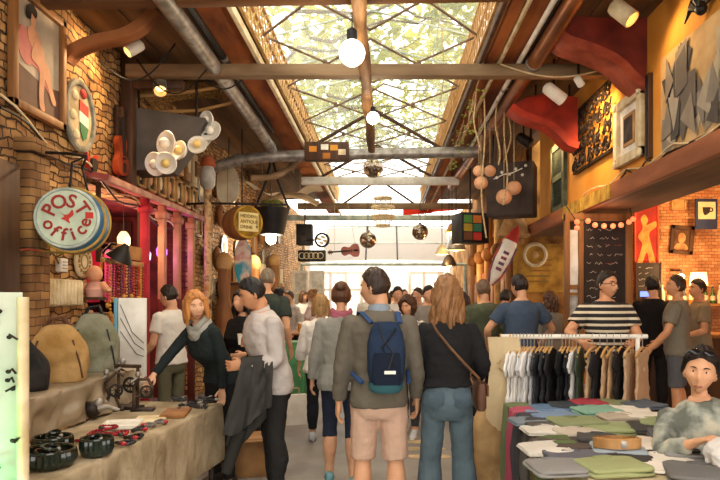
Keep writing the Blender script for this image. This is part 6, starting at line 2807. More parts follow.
# ---- clothing stall: folded shirts on the table
def folded(label, px, py, rz, w, l, h, col, lift=0, kind='shirt'):
    p = on_table(px, py, TZ + lift) + V((0, 0, .006))
    t = thing('folded_' + kind, label, kind, xf(p, rz), 'folded clothes on the stall')
    cm_ = cmat('cloth', col)
    b = MB()
    sd = px * .37 + py
    for lay in range(2):
        z0, z1 = h * lay / 2, h * (lay + 1) / 2
        ww, ll = w / 2 - .004 * lay, l / 2 - .006 * lay
        rings = []
        for a_, zz in ((.97, z0 + .001), (1.0, z0 + (z1 - z0) * .35), (1.0, z0 + (z1 - z0) * .7), (.975, z1), (.8, z1 + .002), (.4, z1 + .003)):
            ring = []
            for q in range(36):
                a = 2 * pi * q / 36
                e = .22
                x = ww * a_ * math.copysign(abs(cos(a)) ** e, cos(a))
                y = ll * a_ * math.copysign(abs(sin(a)) ** e, sin(a))
                n_ = noise.noise(V((x * 9 + sd, y * 9, lay * 3.0)))
                m_ = noise.noise(V((x * 22 + sd, y * 22, lay * 3.0)))
                up = 1 if zz >= z1 else 0
                ring.append(V((x * (1 + .05 * n_), y * (1 + .05 * n_), zz + up * (.008 * n_ + .005 * m_) + .004 * n_ * (zz > .005))))
            rings.append(ring)
        b.loft(rings)
    b.build('fabric', cm_, t, 60)
    b = MB()
    b.torus(1, .08, 20, 6, Matrix.Translation((0, l * .36, h + .004)) @ Matrix.Diagonal((w * .15, l * .06, .05, 1)))
    b.build('neckband', cm_, t)
    return t
FS = [(546, 411, .2, .30, .26, '#56789c', 'steel-blue shirt at the far corner of the table'), (568, 409, -.1, .26, .24, '#3c444c', 'dark slate shirt between the blue and the red ones'),
      (588, 407, .1, .24, .22, '#b02a3e', 'bright red shirt at the far edge'), (608, 405, -.2, .28, .22, '#848a58', 'sage shirt beside the bright red one'),
      (553, 419, .1, .30, .28, '#7490b4', 'light blue shirt in front of the steel-blue one'), (597, 415, .15, .30, .26, '#7cae96', 'mint green shirt in the second row'),
      (629, 413, -.3, .28, .26, '#e6dccb', 'cream shirt beside the mint one'), (644, 408, .4, .26, .24, '#59606c', 'navy-grey shirt at the far end by the rack post'),
      (577, 427, .2, .32, .26, '#8c9462', 'olive shirt in front of the light blue one'), (547, 433, .05, .28, .22, '#d9d0c2', 'white shirt by the hanging pink garment'),
      (607, 432, -.15, .28, .26, '#98a46a', 'pale olive shirt in the middle of the table'), (640, 421, -.35, .30, .26, '#e2d8c6', 'second cream shirt nearer the seated woman'),
      (567, 447, .15, .33, .28, '#5a4c44', 'crumpled brown shirt on the near left of the tan strap roll'), (655, 432, -.2, .30, .26, '#4a4846', 'charcoal shirt behind the tan strap roll'),
      (664, 428, -.3, .28, .26, '#94a068', 'olive-green shirt by the hands of the seated woman'), (578, 461, .1, .30, .24, '#6a6872', 'slate-grey shirt in front of the brown one'),
      (618, 454, -.2, .26, .24, '#9ca8b2', 'pale blue shirt in front of the strap roll'), (612, 472, .15, .30, .24, '#a0a666', 'yellow-olive shirt at the near edge of view'),
      (630, 461, -.1, .28, .26, '#46423f', 'near-black shirt beside the yellow-olive one'), (662, 450, -.45, .26, .32, '#e0cdb8', 'pinkish cream shirt in the right middle'),
      (676, 441, -.3, .28, .26, '#605e60', 'dark grey shirt beyond the pinkish cream one'), (660, 466, -.4, .30, .34, '#e6dac8', 'ivory shirt nearest the camera'),
      (702, 478, -.3, .30, .30, '#74716e', 'mid grey shirt at the near outer corner'), (684, 458, -.2, .22, .24, '#8c8a88', 'light grey shirt in front of the seated woman'),
      (528, 424, .1, .22, .2, '#7d8a94', 'dusty blue shirt right behind the pink draped garment'), (580, 437, .2, .26, .22, '#c9b9a4', 'beige shirt between the white and the pale olive ones'), (598, 444, -.3, .22, .2, '#54524f', 'small charcoal shirt behind the crumpled brown one'),
      (545, 452, .1, .24, .24, '#d6ccbe', 'off-white shirt over the aisle edge by the crumpled brown one'), (556, 472, .1, .24, .24, '#8e8a86', 'stone-grey shirt at the near aisle edge'), (618, 422, .1, .24, .2, '#b8a890', 'sand shirt behind the second cream one')]
for k, (px, py, rz, w, l, c, lab) in enumerate(FS):
    folded('folded ' + lab, px, py, rz, w * 1.08, l * 1.08, .022 + .009 * (k % 3), c)
# strap roll
p = on_table(617, 447, TZ + .045)
t = thing('strap_roll', 'oval roll of tan leather straps lying on the folded shirts', 'straps', xf(p, -.1))
b = MB()
for r_ in (1, .84, .68):
    pts = [(.125 * r_ * cos(2 * pi * q / 28), .055 * r_ * sin(2 * pi * q / 28)) for q in range(28)]
    b.loft([[V((x * s, y * s, z)) for x, y in pts] for s, z in ((1, 0), (1, .05), (.9, .052), (.9, -.002))], False)
b.build('coil', mat('strap_tan', '#c4935c', '#94683a', scale=8, rough=.5), t)
b = MB()
b.box((.02, -.056, .025), (.03, .006, .04), bev=.002)
b.build('buckle', M_STEEL, t)
for k, (px, py) in enumerate(((688, 437), (694, 452))):
    t = thing('dark_disc', 'small dark round disc lying on the %s' % ('olive-green shirt', 'dark grey shirt')[k], 'disc', on_table(px, py, TZ + .055))
    b = MB()
    b.lathe([(.03, 0), (.033, .005), (.028, .01), (.01, .008)], 16)
    b.build('body', M_BLACK, t)
    b = MB()
    b.torus(.026, .003, 16, 5, Matrix.Translation((0, 0, .01)))
    b.build('rim', M_DARKM, t)
# garments hanging over the side of the table
hang = [(4.66, .14, '#6c7a4c', 'moss-green', .62), (4.46, .20, '#b8445e', 'pink', .66), (4.2, .26, '#4a484e', 'charcoal', .64), (3.94, .14, '#5c5650', 'grey-brown', .6), (3.52, .20, '#5f6c3c', 'dark olive', .5)]
for k, (y, w, c, cn, L_) in enumerate(hang):
    t = thing('draped_garment', '%s garment hanging over the table edge facing the aisle' % cn, 'garment', (.95 + .012 * (y - 3) , y, TZ))
    b = MB()
    def fn(u, v):
        x0 = .12
        s = v * (x0 + L_)
        yy = -w / 2 + w * u
        rip = .014 * sin(u * 17 + k * 2) * min(1, max(0, s - x0) * 4) + .02 * noise.noise(V((u * 4, v * 3, k)))
        if s < x0:
            return (x0 - s - .02, yy, .030 + .006 * sin(u * 9))
        return (-.055 + rip - .02 * min(1, (s - x0) * 5), yy * (1 - .12 * v), .030 - (s - x0))
    b.sheet(fn, 16, 24, .008)
    b.build('fabric', cmat('cloth', c), t, 70)
    b = MB()
    b.tube([fn(j / 10, .985) for j in range(11)], .007, 6)
    b.build('hem', cmat('cloth', c), t)

# ---- clothes rack
RY, RZ_ = 5.25, 1.285
t = thing('clothes_rack', 'long pale metal clothes rack behind the clothing stall table', 'rack', (1.52, RY, 0))
b = MB()
b.tube([(-.54, 0, RZ_), (.70, 0, RZ_)], .02, 10)
b.build('rail', M_WHITE, t)
for x in (-.40, .62):
    b = MB()
    b.tube([(x, 0, RZ_), (x, 0, .03)], .019, 10)
    b.build('upright', M_WHITE, t)
    b = MB()
    b.tube([(x, -.28, .03), (x, .28, .03)], .02, 8)
    b.build('foot', M_WHITE, t)
b = MB()
b.tube([(-.40, 0, .28), (.62, 0, .28)], .014, 8)
b.build('lower_bar', M_WHITE, t)
def outline(kind):
    if kind == 'tee':
        r_ = [(.04, 0), (.07, .0), (.17, -.035), (.27, -.16), (.20, -.22), (.165, -.15), (.17, -.5)]
    elif kind == 'tank':
        r_ = [(.05, -.06), (.06, .0), (.095, -.01), (.11, -.12), (.155, -.2), (.16, -.52)]
    else:
        r_ = [(.05, -.03), (.08, .0), (.15, -.03), (.14, -.2), (.15, -.35), (.21, -.62)]
    return r_ + [(-x, z) for x, z in r_[::-1]]
GM = {}
for kd in ('tee', 'tank', 'dress'):
    b = MB()
    b.prism(outline(kd), .05)
    GM[kd] = bake(b, .012, 3, ((.045, .10), (.02, .045)), 'fabric')
    GM[kd].materials.append(M_WHITE)
    finish(GM[kd], 80)
def hanger_at(label, x, rz, dz=0):
    t = thing('clothes_hanger', label, 'hanger', xf((x, RY, RZ_ + dz), rz), 'hangers on the clothes rack')
    b = MB()
    b.tube([(.0, 0, -.09), (.0, 0, -.02), (.012, 0, .0), (.018, 0, .014), (.0, 0, .026), (-.019, 0, .016), (-.023, 0, .0)], .0035, 6)
    b.build('hook', M_STEEL, t)
    b = MB()
    b.tube([(-.19, 0, -.16), (-.1, 0, -.115), (0, 0, -.088), (.1, 0, -.115), (.19, 0, -.16)], .011, 6)
    b.build('shoulder_bar', M_LWOOD, t)
    return t
GAR = []
for k in range(7):
    GAR.append((1.09 + k * .029, 'tee', ('#efece6', '#e4e1dc', '#f2efe8', '#d9d8d6', '#c9c9ca', '#e8e6e2', '#b9babd')[k], 'white-to-grey t-shirt'))
for k in range(5):
    GAR.append((1.31 + k * .026, 'tee', ('#4a4c50', '#26272b', '#35363a', '#1f2023', '#2e2c2e')[k], 'charcoal t-shirt in the bunch after the white ones'))
for k in range(6):
    GAR.append((1.50 + k * .030, 'tee', ('#222326', '#1c1d20', '#2c2d30', '#26282c', '#d8d7d4', '#43503f')[k], 'shirt in the middle dark bunch'))
for k, (x, kd, c, nm) in enumerate(((1.76, 'tank', '#d3a772', 'tan tank top'), (1.82, 'tee', '#2c2a2c', 'black t-shirt between the tan tops'), (1.88, 'tank', '#cfa06a', 'second tan tank top'), (1.94, 'tank', '#c99a64', 'third tan tank top'), (2.0, 'tee', '#2a2728', 'black t-shirt before the last tan dress'), (2.07, 'dress', '#cfa578', 'tan dress by the outer upright'), (2.18, 'dress', '#c89c6c', 'tan dress at the outer rail end'))):
    GAR.append((x, kd, c, nm))
for k, (x, kd, c, nm) in enumerate(GAR):
    rz = (1.08 if k < 18 else .95) + .05 * sin(k * 2.3)
    lab = nm if k >= 18 else '%s, %s of its bunch' % (nm, ords[k if k < 7 else (k - 7 if k < 12 else k - 12)])
    hanger_at('hanger holding the %s' % lab, x, rz)
    t = thing('hanging_shirt' if kd == 'tee' else ('hanging_tank_top' if kd == 'tank' else 'hanging_dress'), lab + ' on the rack', {'tee': 'shirt', 'tank': 'top', 'dress': 'dress'}[kd], xf((x, RY, RZ_ - .10), rz) @ Matrix.Diagonal((1.05 + .08 * sin(k * 1.7), .42, (.96 + .1 * sin(k * 3.1)) * (1.08 if k < 7 else 1), 1)), 'clothes on the rack')
    o = link('fabric', GM[kd], t)
    o.material_slots[0].link = 'OBJECT'
    o.material_slots[0].material = cmat('cloth', c)
    b = MB()
    if kd == 'tee':
        b.torus(1, .1, 18, 6, Matrix.Translation((0, 0, .002)) @ Matrix.Diagonal((.05, .03, .06, 1)))
        b.build('neckband', cmat('cloth', c), t)
    else:
        b.box((0, -.032, -.2), (.05, .006, .03))
        b.build('tag', M_CREAM, t)
# canvas banner and sack on the aisle end of the rack
t = thing('canvas_banner', 'long natural canvas banner with a faint drawing on the aisle end of the rack', 'banner', xf((.99, RY - .06, RZ_ - .01), -.12))
b = MB()
b.sheet(lambda u, v: (-.13 + .26 * u + .015 * sin(v * 6), -.03 + .012 * sin(u * 8 + v * 3), .012 - .78 * v), 10, 20, .006)
b.build('fabric', M_CANV, t, 70)
b = MB()
scribble(b, -.06, .06, -.2, .03, cr_, -.05)
scribble(b, -.05, .07, -.26, .02, cr_, -.05)
b.build('faint_drawing', M_ROPE, t)
b = MB()
b.tube([(-.13, .0, .0), (.13, .0, .0)], .010, 6)
b.tube([(-.02, 0, .0), (-.02, .06, .03)], .006, 6)
b.tube([(.06, 0, .0), (.06, .06, .03)], .006, 6)
b.build('rod', M_LWOOD, t)
t = thing('canvas_sack', 'big slumped beige sack hanging low at the aisle end of the rack', 'sack', (.93, RY + .02, .0))
b = MB()
rings = []
for k in range(15):
    v = k / 14
    w = .055 + .11 * sin(min(1, (1 - v) * 1.25) * pi * .62) ** 1.2
    ring = []
    for q in range(24):
        a = 2 * pi * q / 24
        n_ = noise.noise(V((cos(a) * 2, sin(a) * 2, v * 4)))
        ring.append(V((w * cos(a) * (1 + .2 * n_) - .05 * sin(v * 2), w * .8 * sin(a) * (1 + .2 * n_), .04 + .78 * v)))
    rings.append(ring)
b.loft(rings)
b.build('body', cloth('sack_beige', '#c8a878', '#a4845a', bump=.4), t, 70)
b = MB()
b.tube([(-.04, 0, .78), (-.02, 0, 1.0), (.02, -.02, 1.265)], .011, 6)
b.build('strap', M_ROPE, t)
b = MB()
b.torus(.06, .012, 16, 6, Matrix.Translation((-.045, 0, .77)))
b.build('drawstring', M_DWOOD, t)

# ---- small furniture in the aisle
t = thing('cardboard_box', 'brown cardboard box on the floor behind the man in the white shirt', 'box', xf((-1.32, 5.72, 0), .2))
b = MB()
b.box((0, 0, .17), (.46, .36, .34), bev=.006)
b.build('carton', mat('cardboard', '#a87c4c', '#84603a', scale=5), t)
b = MB()
b.box((0, -.1, .345), (.44, .16, .012), Matrix.Rotation(.1, 4, 'X'))
b.build('flap', mat('cardboard2', '#b88c5a', '#94704a', scale=5), t)
t = thing('utility_cabinet', 'small green metal cabinet behind the man in the white shirt', 'cabinet', xf((-1.28, 8.7, 0), .1))
b = MB()
b.box((0, 0, .5), (.36, .4, 1.0), bev=.012)
b.build('body', mat('cabinet_green', '#4f9460', '#2f6c40', rough=.5, scale=4), t)
b = MB()
b.box((0, -.205, .52), (.30, .02, .86), bev=.006)
d_ = b.build('door', mat('cabinet_door', '#5ca06c', '#3c7c4c', rough=.5, scale=4), t)
b = MB()
b.tube([(.1, -.22, .5), (.1, -.24, .5), (.1, -.24, .6), (.1, -.22, .6)], .008, 6)
b.build('handle', M_STEEL, d_)
t = thing('round_table', 'round wooden bar table carrying the beer mugs', 'table', (-1.45, 10.2, 0))
b = MB()
b.lathe([(.5, 1.02), (.52, 1.04), (.5, 1.06)], 28)
b.build('tabletop', M_MWOOD, t)
b = MB()
b.tube([(0, 0, 1.02), (0, 0, .05)], .05, 10)
b.build('column', M_DARKM, t)
b = MB()
b.lathe([(.28, 0), (.27, .04), (.06, .07)], 20)
b.build('base', M_DARKM, t)
for k, (x, y, lab) in enumerate(((-.2, -.15, 'beer mug on the round table nearest the seated dark-haired woman'), (.1, -.3, 'middle beer mug on the front of the round table'), (.3, -.05, 'beer mug on the round table nearest the aisle'))):
    t = thing('beer_mug', lab, 'mug', (-1.45 + x, 10.2 + y, 1.06), 'beer mugs on the round table')
    b = MB()
    b.lathe([(.038, 0), (.042, .02), (.042, .13), (.038, .14)], 14)
    b.build('glass', mat('beer%d' % k, '#d89a3c', '#b87420', rough=.1), t)
    b = MB()
    b.torus(.03, .007, 14, 6, Matrix.Translation((.055, 0, .07)) @ TX)
    b.build('handle', mat('mug_glass%d' % k, '#d8d0c0', rough=.1), t)
    b = MB()
    b.lathe([(.041, .125), (.042, .15), (.03, .16)], 14)
    b.build('foam', M_WHITE, t)
t = thing('white_bag', 'white paper carrier bag standing on the floor by the green cabinet', 'bag', xf((-1.15, 7.9, 0), .3))
b = MB()
b.loft([[V((x * s, y * s2, z)) for x, y in ((-.15, -.06), (.15, -.06), (.15, .06), (-.15, .06))] for z, s, s2 in ((0, 1, 1), (.2, 1.02, 1.05), (.38, .96, .7))])
b.build('body', M_WHITE, t, 30)
b = MB()
for s in (-1, 1):
    b.tube([(-.06, s * .03, .37), (-.05, s * .035, .46), (.05, s * .035, .46), (.06, s * .03, .37)], .006, 6)
b.build('handle', M_ROPE, t)
# worn pale markings on the concrete
b = MB()
mk = random.Random(12)
for k in range(9):
    x, y = .1 + (k % 3) * .22 + mk.uniform(-.04, .04), 6.3 + (k // 3) * .32
    b.prism(spline([(-.08, -.05), (.08, -.06), (.1, .05), (-.07, .07)], 4), .003, Matrix.Translation((x, y, .0016)) @ Matrix.Rotation(pi / 2, 4, 'X'))
struct(b.build('floor_markings', mat('marking', '#d8b88c', '#a89878', scale=9)))

# ------------------------------------------------------------------ the people
def PX(px, d):
    return ((px - CX) * d / F, d)
def tgt(at, rot, h, p):
    """world point -> the figure's own frame"""
    k = h / 1.76
    q = Matrix.Rotation(-rot, 3, 'Z') @ (V(p) - V((at[0], at[1], 0)))
    return q / k
CL = lambda c: cmat('cloth', c)
DN = lambda c: cmat('denim', c)
def scarf(m, r=.09):
    def f(root, rig, part):
        b = MB()
        M = Matrix.Translation(rig.hb + V((0, .005, .0))) @ Matrix.Rotation(-rig.lean * .8, 4, 'X')
        for k, (rr, z, th) in enumerate(((r, -.02, .034), (r * .92, .022, .032), (r * 1.05, -.055, .03))):
            vs = []
            n_ = 28
            rings = []
            for q in range(n_ + 1):
                a = 2 * pi * q / n_
                w = th * (1 + .18 * sin(5 * a + k * 2))
                c = V((rr * cos(a), rr * 1.02 * sin(a) + .006, z + .014 * sin(a * 2 + k) - .02 * max(0, sin(a))))
                d_ = V((cos(a), sin(a), 0))
                rings.append([c + d_ * w * .6 * cos(t) + V((0, 0, 1)) * w * sin(t) for t in [2 * pi * j / 8 for j in range(8)]])
            b.loft(rings, False, M)
        b.build('scarf', m, root, 70)
    return f
def glasses(root, rig, part):
    b = MB()
    for s in (-1, 1):
        b.torus(1, .1, 18, 5, rig.HM @ Matrix.Translation((s * .032, .103, .006)) @ TX @ Matrix.Diagonal((.022, .018, .022, 1)))
        b.tube([(s * .054, .1, .01), (s * .078, .03, .006), (s * .082, -.01, .0)], .0022, 5, rig.HM)
    b.tube([(-.01, .106, .008), (.01, .106, .008)], .0022, 5, rig.HM)
    b.build('glasses', M_BLACK, root)
def hood(m):
    def f(root, rig, part):
        b = MB()
        rings = []
        for k in range(9):
            a = pi + pi * k / 8
            c = V((.12 * cos(a), -.035 + .095 * sin(a), 1.435 + .01 * sin(a) * 2))
            w = .025 + .035 * sin(pi * k / 8)
            rings.append([rig.bend(c + V((cos(a) * w * cos(t), sin(a) * w * cos(t), w * 1.5 * sin(t) - .02 * sin(pi * k / 8)))) for t in [2 * pi * j / 10 for j in range(10)]])
        b.loft(rings)
        part('hood', b, m, .011, 3, ((.014, .07),))
    return f

# 1 man with the backpack
at = PX(379, 4.2)
rig = Rig(arms=((-.27, .06, .86), (.26, .10, .88)), legs=((.06, .05, .05), (-.04, .06, .05)), head=(1.0, .12, 0), twist=.02)
man = person('person in olive-grey sweater and pale pink shorts wearing a blue backpack, seen from behind', at, .04, 1.80, rig, hair=('short', '#3b2a20'),
       top=dict(mat=CL('#6a6152'), z0=.86, name='sweater', collar=True, cmat=CL('#8492a0'), infl=.026, disp=((.02, .13), (.010, .05))),
       bottom=dict(mat=CL('#d3a78a'), upto=.93, name='shorts', infl=.016, flare=.012), shoes='#c9ced0', seed=3)
Mman = man.matrix_world
t = thing('backpack', 'small navy and teal backpack on the back of the person in the olive-grey sweater', 'backpack', Mman)
def pk(x, y, z):
    return rig.bend(V((x + (.035 if y < -.12 else .0), y, z + .01)))
b = MB()
rings = []
for k in range(12):
    v = k / 11
    z = .98 + .43 * v
    w = .112 * (.86 + .22 * sin(v * pi)) * (1 if v < .8 else 1 - (v - .8) * 1.1)
    dd = .065 * (.7 + .5 * sin(min(1, v * 1.2) * pi)) if v < .95 else .03
    rings.append([pk(w * math.copysign(abs(cos(a)) ** .6, cos(a)), -.215 + dd * math.copysign(abs(sin(a)) ** .7, sin(a)) + .02 * v, z) for a in [2 * pi * q / 26 for q in range(26)]])
b.loft(rings)
me = bake(b, .009, 2, ((.010, .06),), 'body')
me.materials.append(cmat('cloth', '#22344f'))
finish(me, 80)
link('body', me, t)
b = MB()
b.loft([[pk(.088 * s * cos(a), -.268 + .022 * sin(a), z) for a in [2 * pi * q / 18 for q in range(18)]] for z, s in ((1.02, .9), (1.06, 1.05), (1.18, 1.05), (1.22, .9))])
b.build('front_pocket', cmat('cloth', '#1a2538'), t)
b = MB()
b.loft([[pk(.108 * s * cos(a), -.21 + .07 * s * sin(a), z) for a in [2 * pi * q / 22 for q in range(22)]] for z, s in ((.965, .75), (.985, .98), (1.03, 1.04))])
b.build('teal_base', cmat('cloth', '#2a6670'), t)
for s in (-1, 1):
    b = MB()
    b.tube([pk(s * .09, -.17, 1.40), pk(s * .115, -.09, 1.465), pk(s * .13, .02, 1.46), pk(s * .14, .13, 1.36), pk(s * .165, .13, 1.2), pk(s * .19, .02, 1.08), pk(s * .15, -.15, 1.02)], .019, 8, flat=.5)
    b.build('shoulder_strap', cmat('cloth', '#2b4a78'), t)
b = MB()
b.tube([pk(-.05, -.24, 1.40), pk(-.02, -.26, 1.30), pk(.04, -.29, 1.22), pk(.01, -.295, 1.12)], .005, 5)
b.tube([pk(.06, -.25, 1.37), pk(-.03, -.28, 1.25), pk(.05, -.295, 1.14)], .005, 5)
b.build('bungee_cord', M_BLACK, t)
b = MB()
b.box(pk(.02, -.292, 1.10), (.07, .008, .02))
b.build('white_tag', M_WHITE, t)

# 2 woman with loose hair and jeans
at = PX(447, 4.28)
rig = Rig(fem=True, arms=((-.19, .22, 1.04), (.24, .20, 1.04)), legs=((.03, .04, .07), (.0, .05, .06)), head=(-.15, .05, 0), build=1.0)
wom = person('person with wavy light brown hair in black sweater and blue jeans, seen from behind', at, .02, 1.74, rig, skin='#dcae8c', hair=('wavy', '#9a6c42'),
       top=dict(mat=CL('#232224'), z0=1.01, name='sweater', infl=.03, disp=((.024, .12), (.012, .05))),
       bottom=dict(mat=DN('#586973'), upto=1.95, name='jeans', infl=.006, waist=1.06, flare=.014), shoes='#3c3a38', seed=5)
for s in (-1, 1):
    b = MB()
    b.sheet(lambda u, v: V((s * .088 - .052 + .104 * u, -.150 + .02 * abs(u - .5) - .010 * (1 - abs(2 * v - 1)), .985 - .115 * v * (1 - .25 * abs(2 * u - 1)))), 6, 6, .006)
    b.build('back_pocket', DN('#4a5a66'), wom)
Mw = wom.matrix_world
t = thing('handbag', 'small brown leather handbag slung across the black sweater', 'bag', Mw)
b = MB()
b.loft([[V((.235 + d_ * math.copysign(abs(cos(a)) ** .5, cos(a)), .05 + .11 * math.copysign(abs(sin(a)) ** .5, sin(a)), z)) for a in [2 * pi * q / 20 for q in range(20)]] for z, d_ in ((.84, .025), (.86, .04), (.98, .04), (1.03, .03))])
b.build('body', cmat('leather', '#6c4630'), t)
b = MB()
b.box((.28, .05, .98), (.012, .2, .08), bev=.004)
b.build('flap', cmat('leather', '#7c5438'), t)
b = MB()
pts = [V((.23, .0, 1.02)), V((.20, -.11, 1.08)), V((.10, -.165, 1.18)), V((.0, -.165, 1.29)), V((-.08, -.135, 1.39)), V((-.115, -.06, 1.46)), V((-.11, .05, 1.45)), V((-.05, .15, 1.32)), V((.1, .165, 1.15)), V((.22, .08, 1.03))]
b.tube([rig.bend(p) for p in pts], .013, 8, flat=.45)
b.build('strap', cmat('leather', '#8a6448'), t)

# 3 grey coat and pink scarf
at = PX(341, 5.3)
rig = Rig(fem=True, arms=((-.25, .05, .90), (.22, .12, .95)), legs=((.12, .05, .02), (-.12, .1, .02)), head=(-.1, -.05, 0))
person('person in a light grey coat with pink scarf and hair bun, seen from behind', at, .08, 1.74, rig, hair=('bun', '#6b4630'),
       top=dict(mat=CL('#918e82'), z0=.84, name='coat', infl=.03, flare=.035), bottom=dict(mat=CL('#2a3144'), upto=1.15, name='leggings', infl=.006),
       shoes='#7fb0b8', extra=scarf(CL('#b4566a'), .088), seed=2)

# 4 white blouse walking
at = PX(321, 6.8)
rig = Rig(fem=True, arms=((-.26, .1, .92), (.24, .0, .92)), legs=((.28, .08, .02), (-.22, .4, .02)), head=(.2, 0, 0))
person('person in a loose white blouse and dark trousers walking away beside the grey coat', at, .1, 1.66, rig, hair=('bob', '#b08a58'),
       top=dict(mat=CL('#ece6dc'), z0=.86, name='blouse', infl=.035, flare=.03, sleeve=1.6), bottom=dict(mat=CL('#2a2c34'), upto=1.8), shoes='#c9ced0', face=False)

# 5 blonde stall woman reaching over the table
at = (-1.40, 5.30)
rot, h = 2.5, 1.72
W0, W1 = tgt(at, rot, h, P(222, 391, 5.12)), tgt(at, rot, h, P(152, 378, 4.95))
rig = Rig(fem=True, lean=.47, side=.0, arms=(W0, W1), poles=((-1, -.3, .0), (.9, .2, -.7)), legs=((.05, .05, .06), (-.02, .05, .06)), head=(1.15, .12, .15))
person('person with red-blonde bob, grey scarf and dark green top reaching over the jewellery', at, rot, h, rig, skin='#e3b08c', hair=('bob', '#dd9450'),
       top=dict(mat=CL('#252d2d'), z0=.90, name='top', infl=.016, sleeve=1.92, disp=((.012, .1), (.006, .04))), bottom=dict(mat=CL('#222021'), upto=1.95, name='trousers', infl=.008),
       shoes='#2a2624', hands=(dict(curl=.45, palm=(0, .3, -1)), dict(curl=.35, spread=.2, palm=(0, -.2, -1), thumb=(-1, .2, .1))), extra=scarf(CL('#a09c90'), .088), seed=7)

# 6 man in the white shirt looking down
at = PX(272, 4.95)
rot, h = 2.15, 1.78
WL0, WR0 = tgt(at, rot, h, P(243, 366, 4.72)), tgt(at, rot, h, P(249, 343, 5.05))
rig = Rig(lean=.2, build=1.06, arms=(WL0, WR0), poles=((-.5, -1, -.5), (.5, -.6, -.9)), legs=((.04, .08, .03), (-.05, .05, .03)), head=(-.35, .42, 0))
p6 = person('person with short black hair in a white shirt looking down at the stall', at, rot, h, rig, skin='#c98f68', hair=('short', '#1c1715'),
       top=dict(mat=CL('#c2b6ae'), z0=.84, name='shirt', infl=.022, collar=True, disp=((.02, .12), (.010, .045))), bottom=dict(mat=CL('#2b2928'), upto=1.95, infl=.012),
       shoes='#2a2624', hands=(dict(curl=.7), dict(curl=1.1)), seed=1)
# jacket over his forearm
S_, E_, W_ = [p6.matrix_world @ p for p in rig.arms[0]]
t = thing('jacket', 'dark grey jacket folded over the forearm of the person in the white shirt', 'jacket', W_)
b = MB()
ax = (E_ - W_).normalized()
nrm = V((0, 0, 1)).cross(ax).normalized()
def jk(u, v):
    s = -.01 + .24 * u
    L_ = .46 + .05 * sin(u * 5) + (.16 * (1 - u) if True else 0)
    a = v * 2 - 1
    fold = .03 * sin(u * 13 + v * 2) * abs(a) + .06 * noise.noise(V((u * 3.5, v * 3, 1))) * abs(a) + .03 * noise.noise(V((u * 9, v * 9, 4)))
    r_ = .052
    if abs(a) < .22:
        th = a / .22 * pi / 2
        p = ax * s + nrm * r_ * sin(th) + V((0, 0, r_ * cos(th)))
    else:
        k = (abs(a) - .22) / .78
        sg = 1 if a > 0 else -1
        p = ax * (s + .12 * k * (u - .5) - .07 * k) + nrm * sg * (r_ + .035 * k + fold) + V((0, 0, -L_ * k * (1.0 if sg > 0 else .8)))
    return p
b.sheet(jk, 22, 34, .016)
b.build('cloth', CL('#403e3a'), t, 70)
b = MB()
b.tube([jk(.25, .9) + V((0, 0, -.02)), jk(.2, .98) + V((-.02, 0, -.06)), jk(.15, 1) + V((-.05, 0, -.2))], [.055, .05, .042], 10)
b.build('sleeve', CL('#3a3834'), t, 70)
t = thing('paper_cup', 'small white cup held by the person in the white shirt', 'cup', p6.matrix_world @ rig.arms[1][2] + V((-.06, -.02, .02)))
b = MB()
b.lathe([(.022, -.04), (.03, .045), (.027, .045)], 14)
b.build('body', M_WHITE, t)
b = MB()
b.torus(.03, .003, 16, 5, Matrix.Translation((0, 0, .045)))
b.build('rim', M_CREAM, t)
b = MB()
b.box((0, 0, 0), (.04, .012, .03), Matrix.Translation(p6.matrix_world @ rig.bend(V((-.09, .135, 1.27)))) @ Matrix.Rotation(rot, 4, 'Z'))

# 7.. people behind the jewellery stall
at = PX(171, 6.9)
person('person in a white t-shirt with dark hair standing behind the jewellery stall', at, 1.1, 1.74, Rig(arms=((-.24, .2, .95), (.22, .25, 1.0)), head=(.2, .2, 0)), hair=('short', '#33261c'),
       top=dict(mat=CL('#e8e0d2'), z0=.88, sleeve=.6, infl=.024), bottom=dict(mat=CL('#6a6648'), upto=1.9), face=False, vox=.011, seed=4)
at = PX(243, 6.3)
person('person in a black coat half hidden behind the white-shirted man', at, 2.6, 1.68, Rig(fem=True, arms=((-.2, .2, 1.1), (.2, .2, 1.1))), hair=('long', '#231a16'),
       top=dict(mat=CL('#1e1c1c'), z0=.70, infl=.03, name='coat', flare=.03), bottom=dict(mat=CL('#242224'), upto=1.9), face=False, vox=.011)
at = PX(267, 7.3)
person('tall person with short grey hair in a dark green t-shirt, seen from behind', at, -.2, 1.95, Rig(arms=((-.24, .1, .95), None)), hair=('crop', '#8c7c68'),
       top=dict(mat=CL('#39423c'), z0=.88, sleeve=.6, infl=.024), bottom=dict(mat=CL('#2e2c2c'), upto=1.9), face=False, vox=.011)

# 8 person in the hooded green jacket
at = PX(484, 7.85)
g_ = CL('#525a40')
person('person in an olive green hooded jacket standing by the bar stool, seen from behind', at, .25, 1.82, Rig(arms=((-.2, .25, 1.1), (.24, .12, .98)), head=(.1, .1, 0)), hair=('short', '#7c6450'),
       top=dict(mat=g_, z0=.86, infl=.045, name='jacket', disp=((.03, .12), (.012, .05))), bottom=dict(mat=CL('#242426'), upto=1.9), face=False, vox=.011, extra=hood(CL('#5c6448')), seed=8)
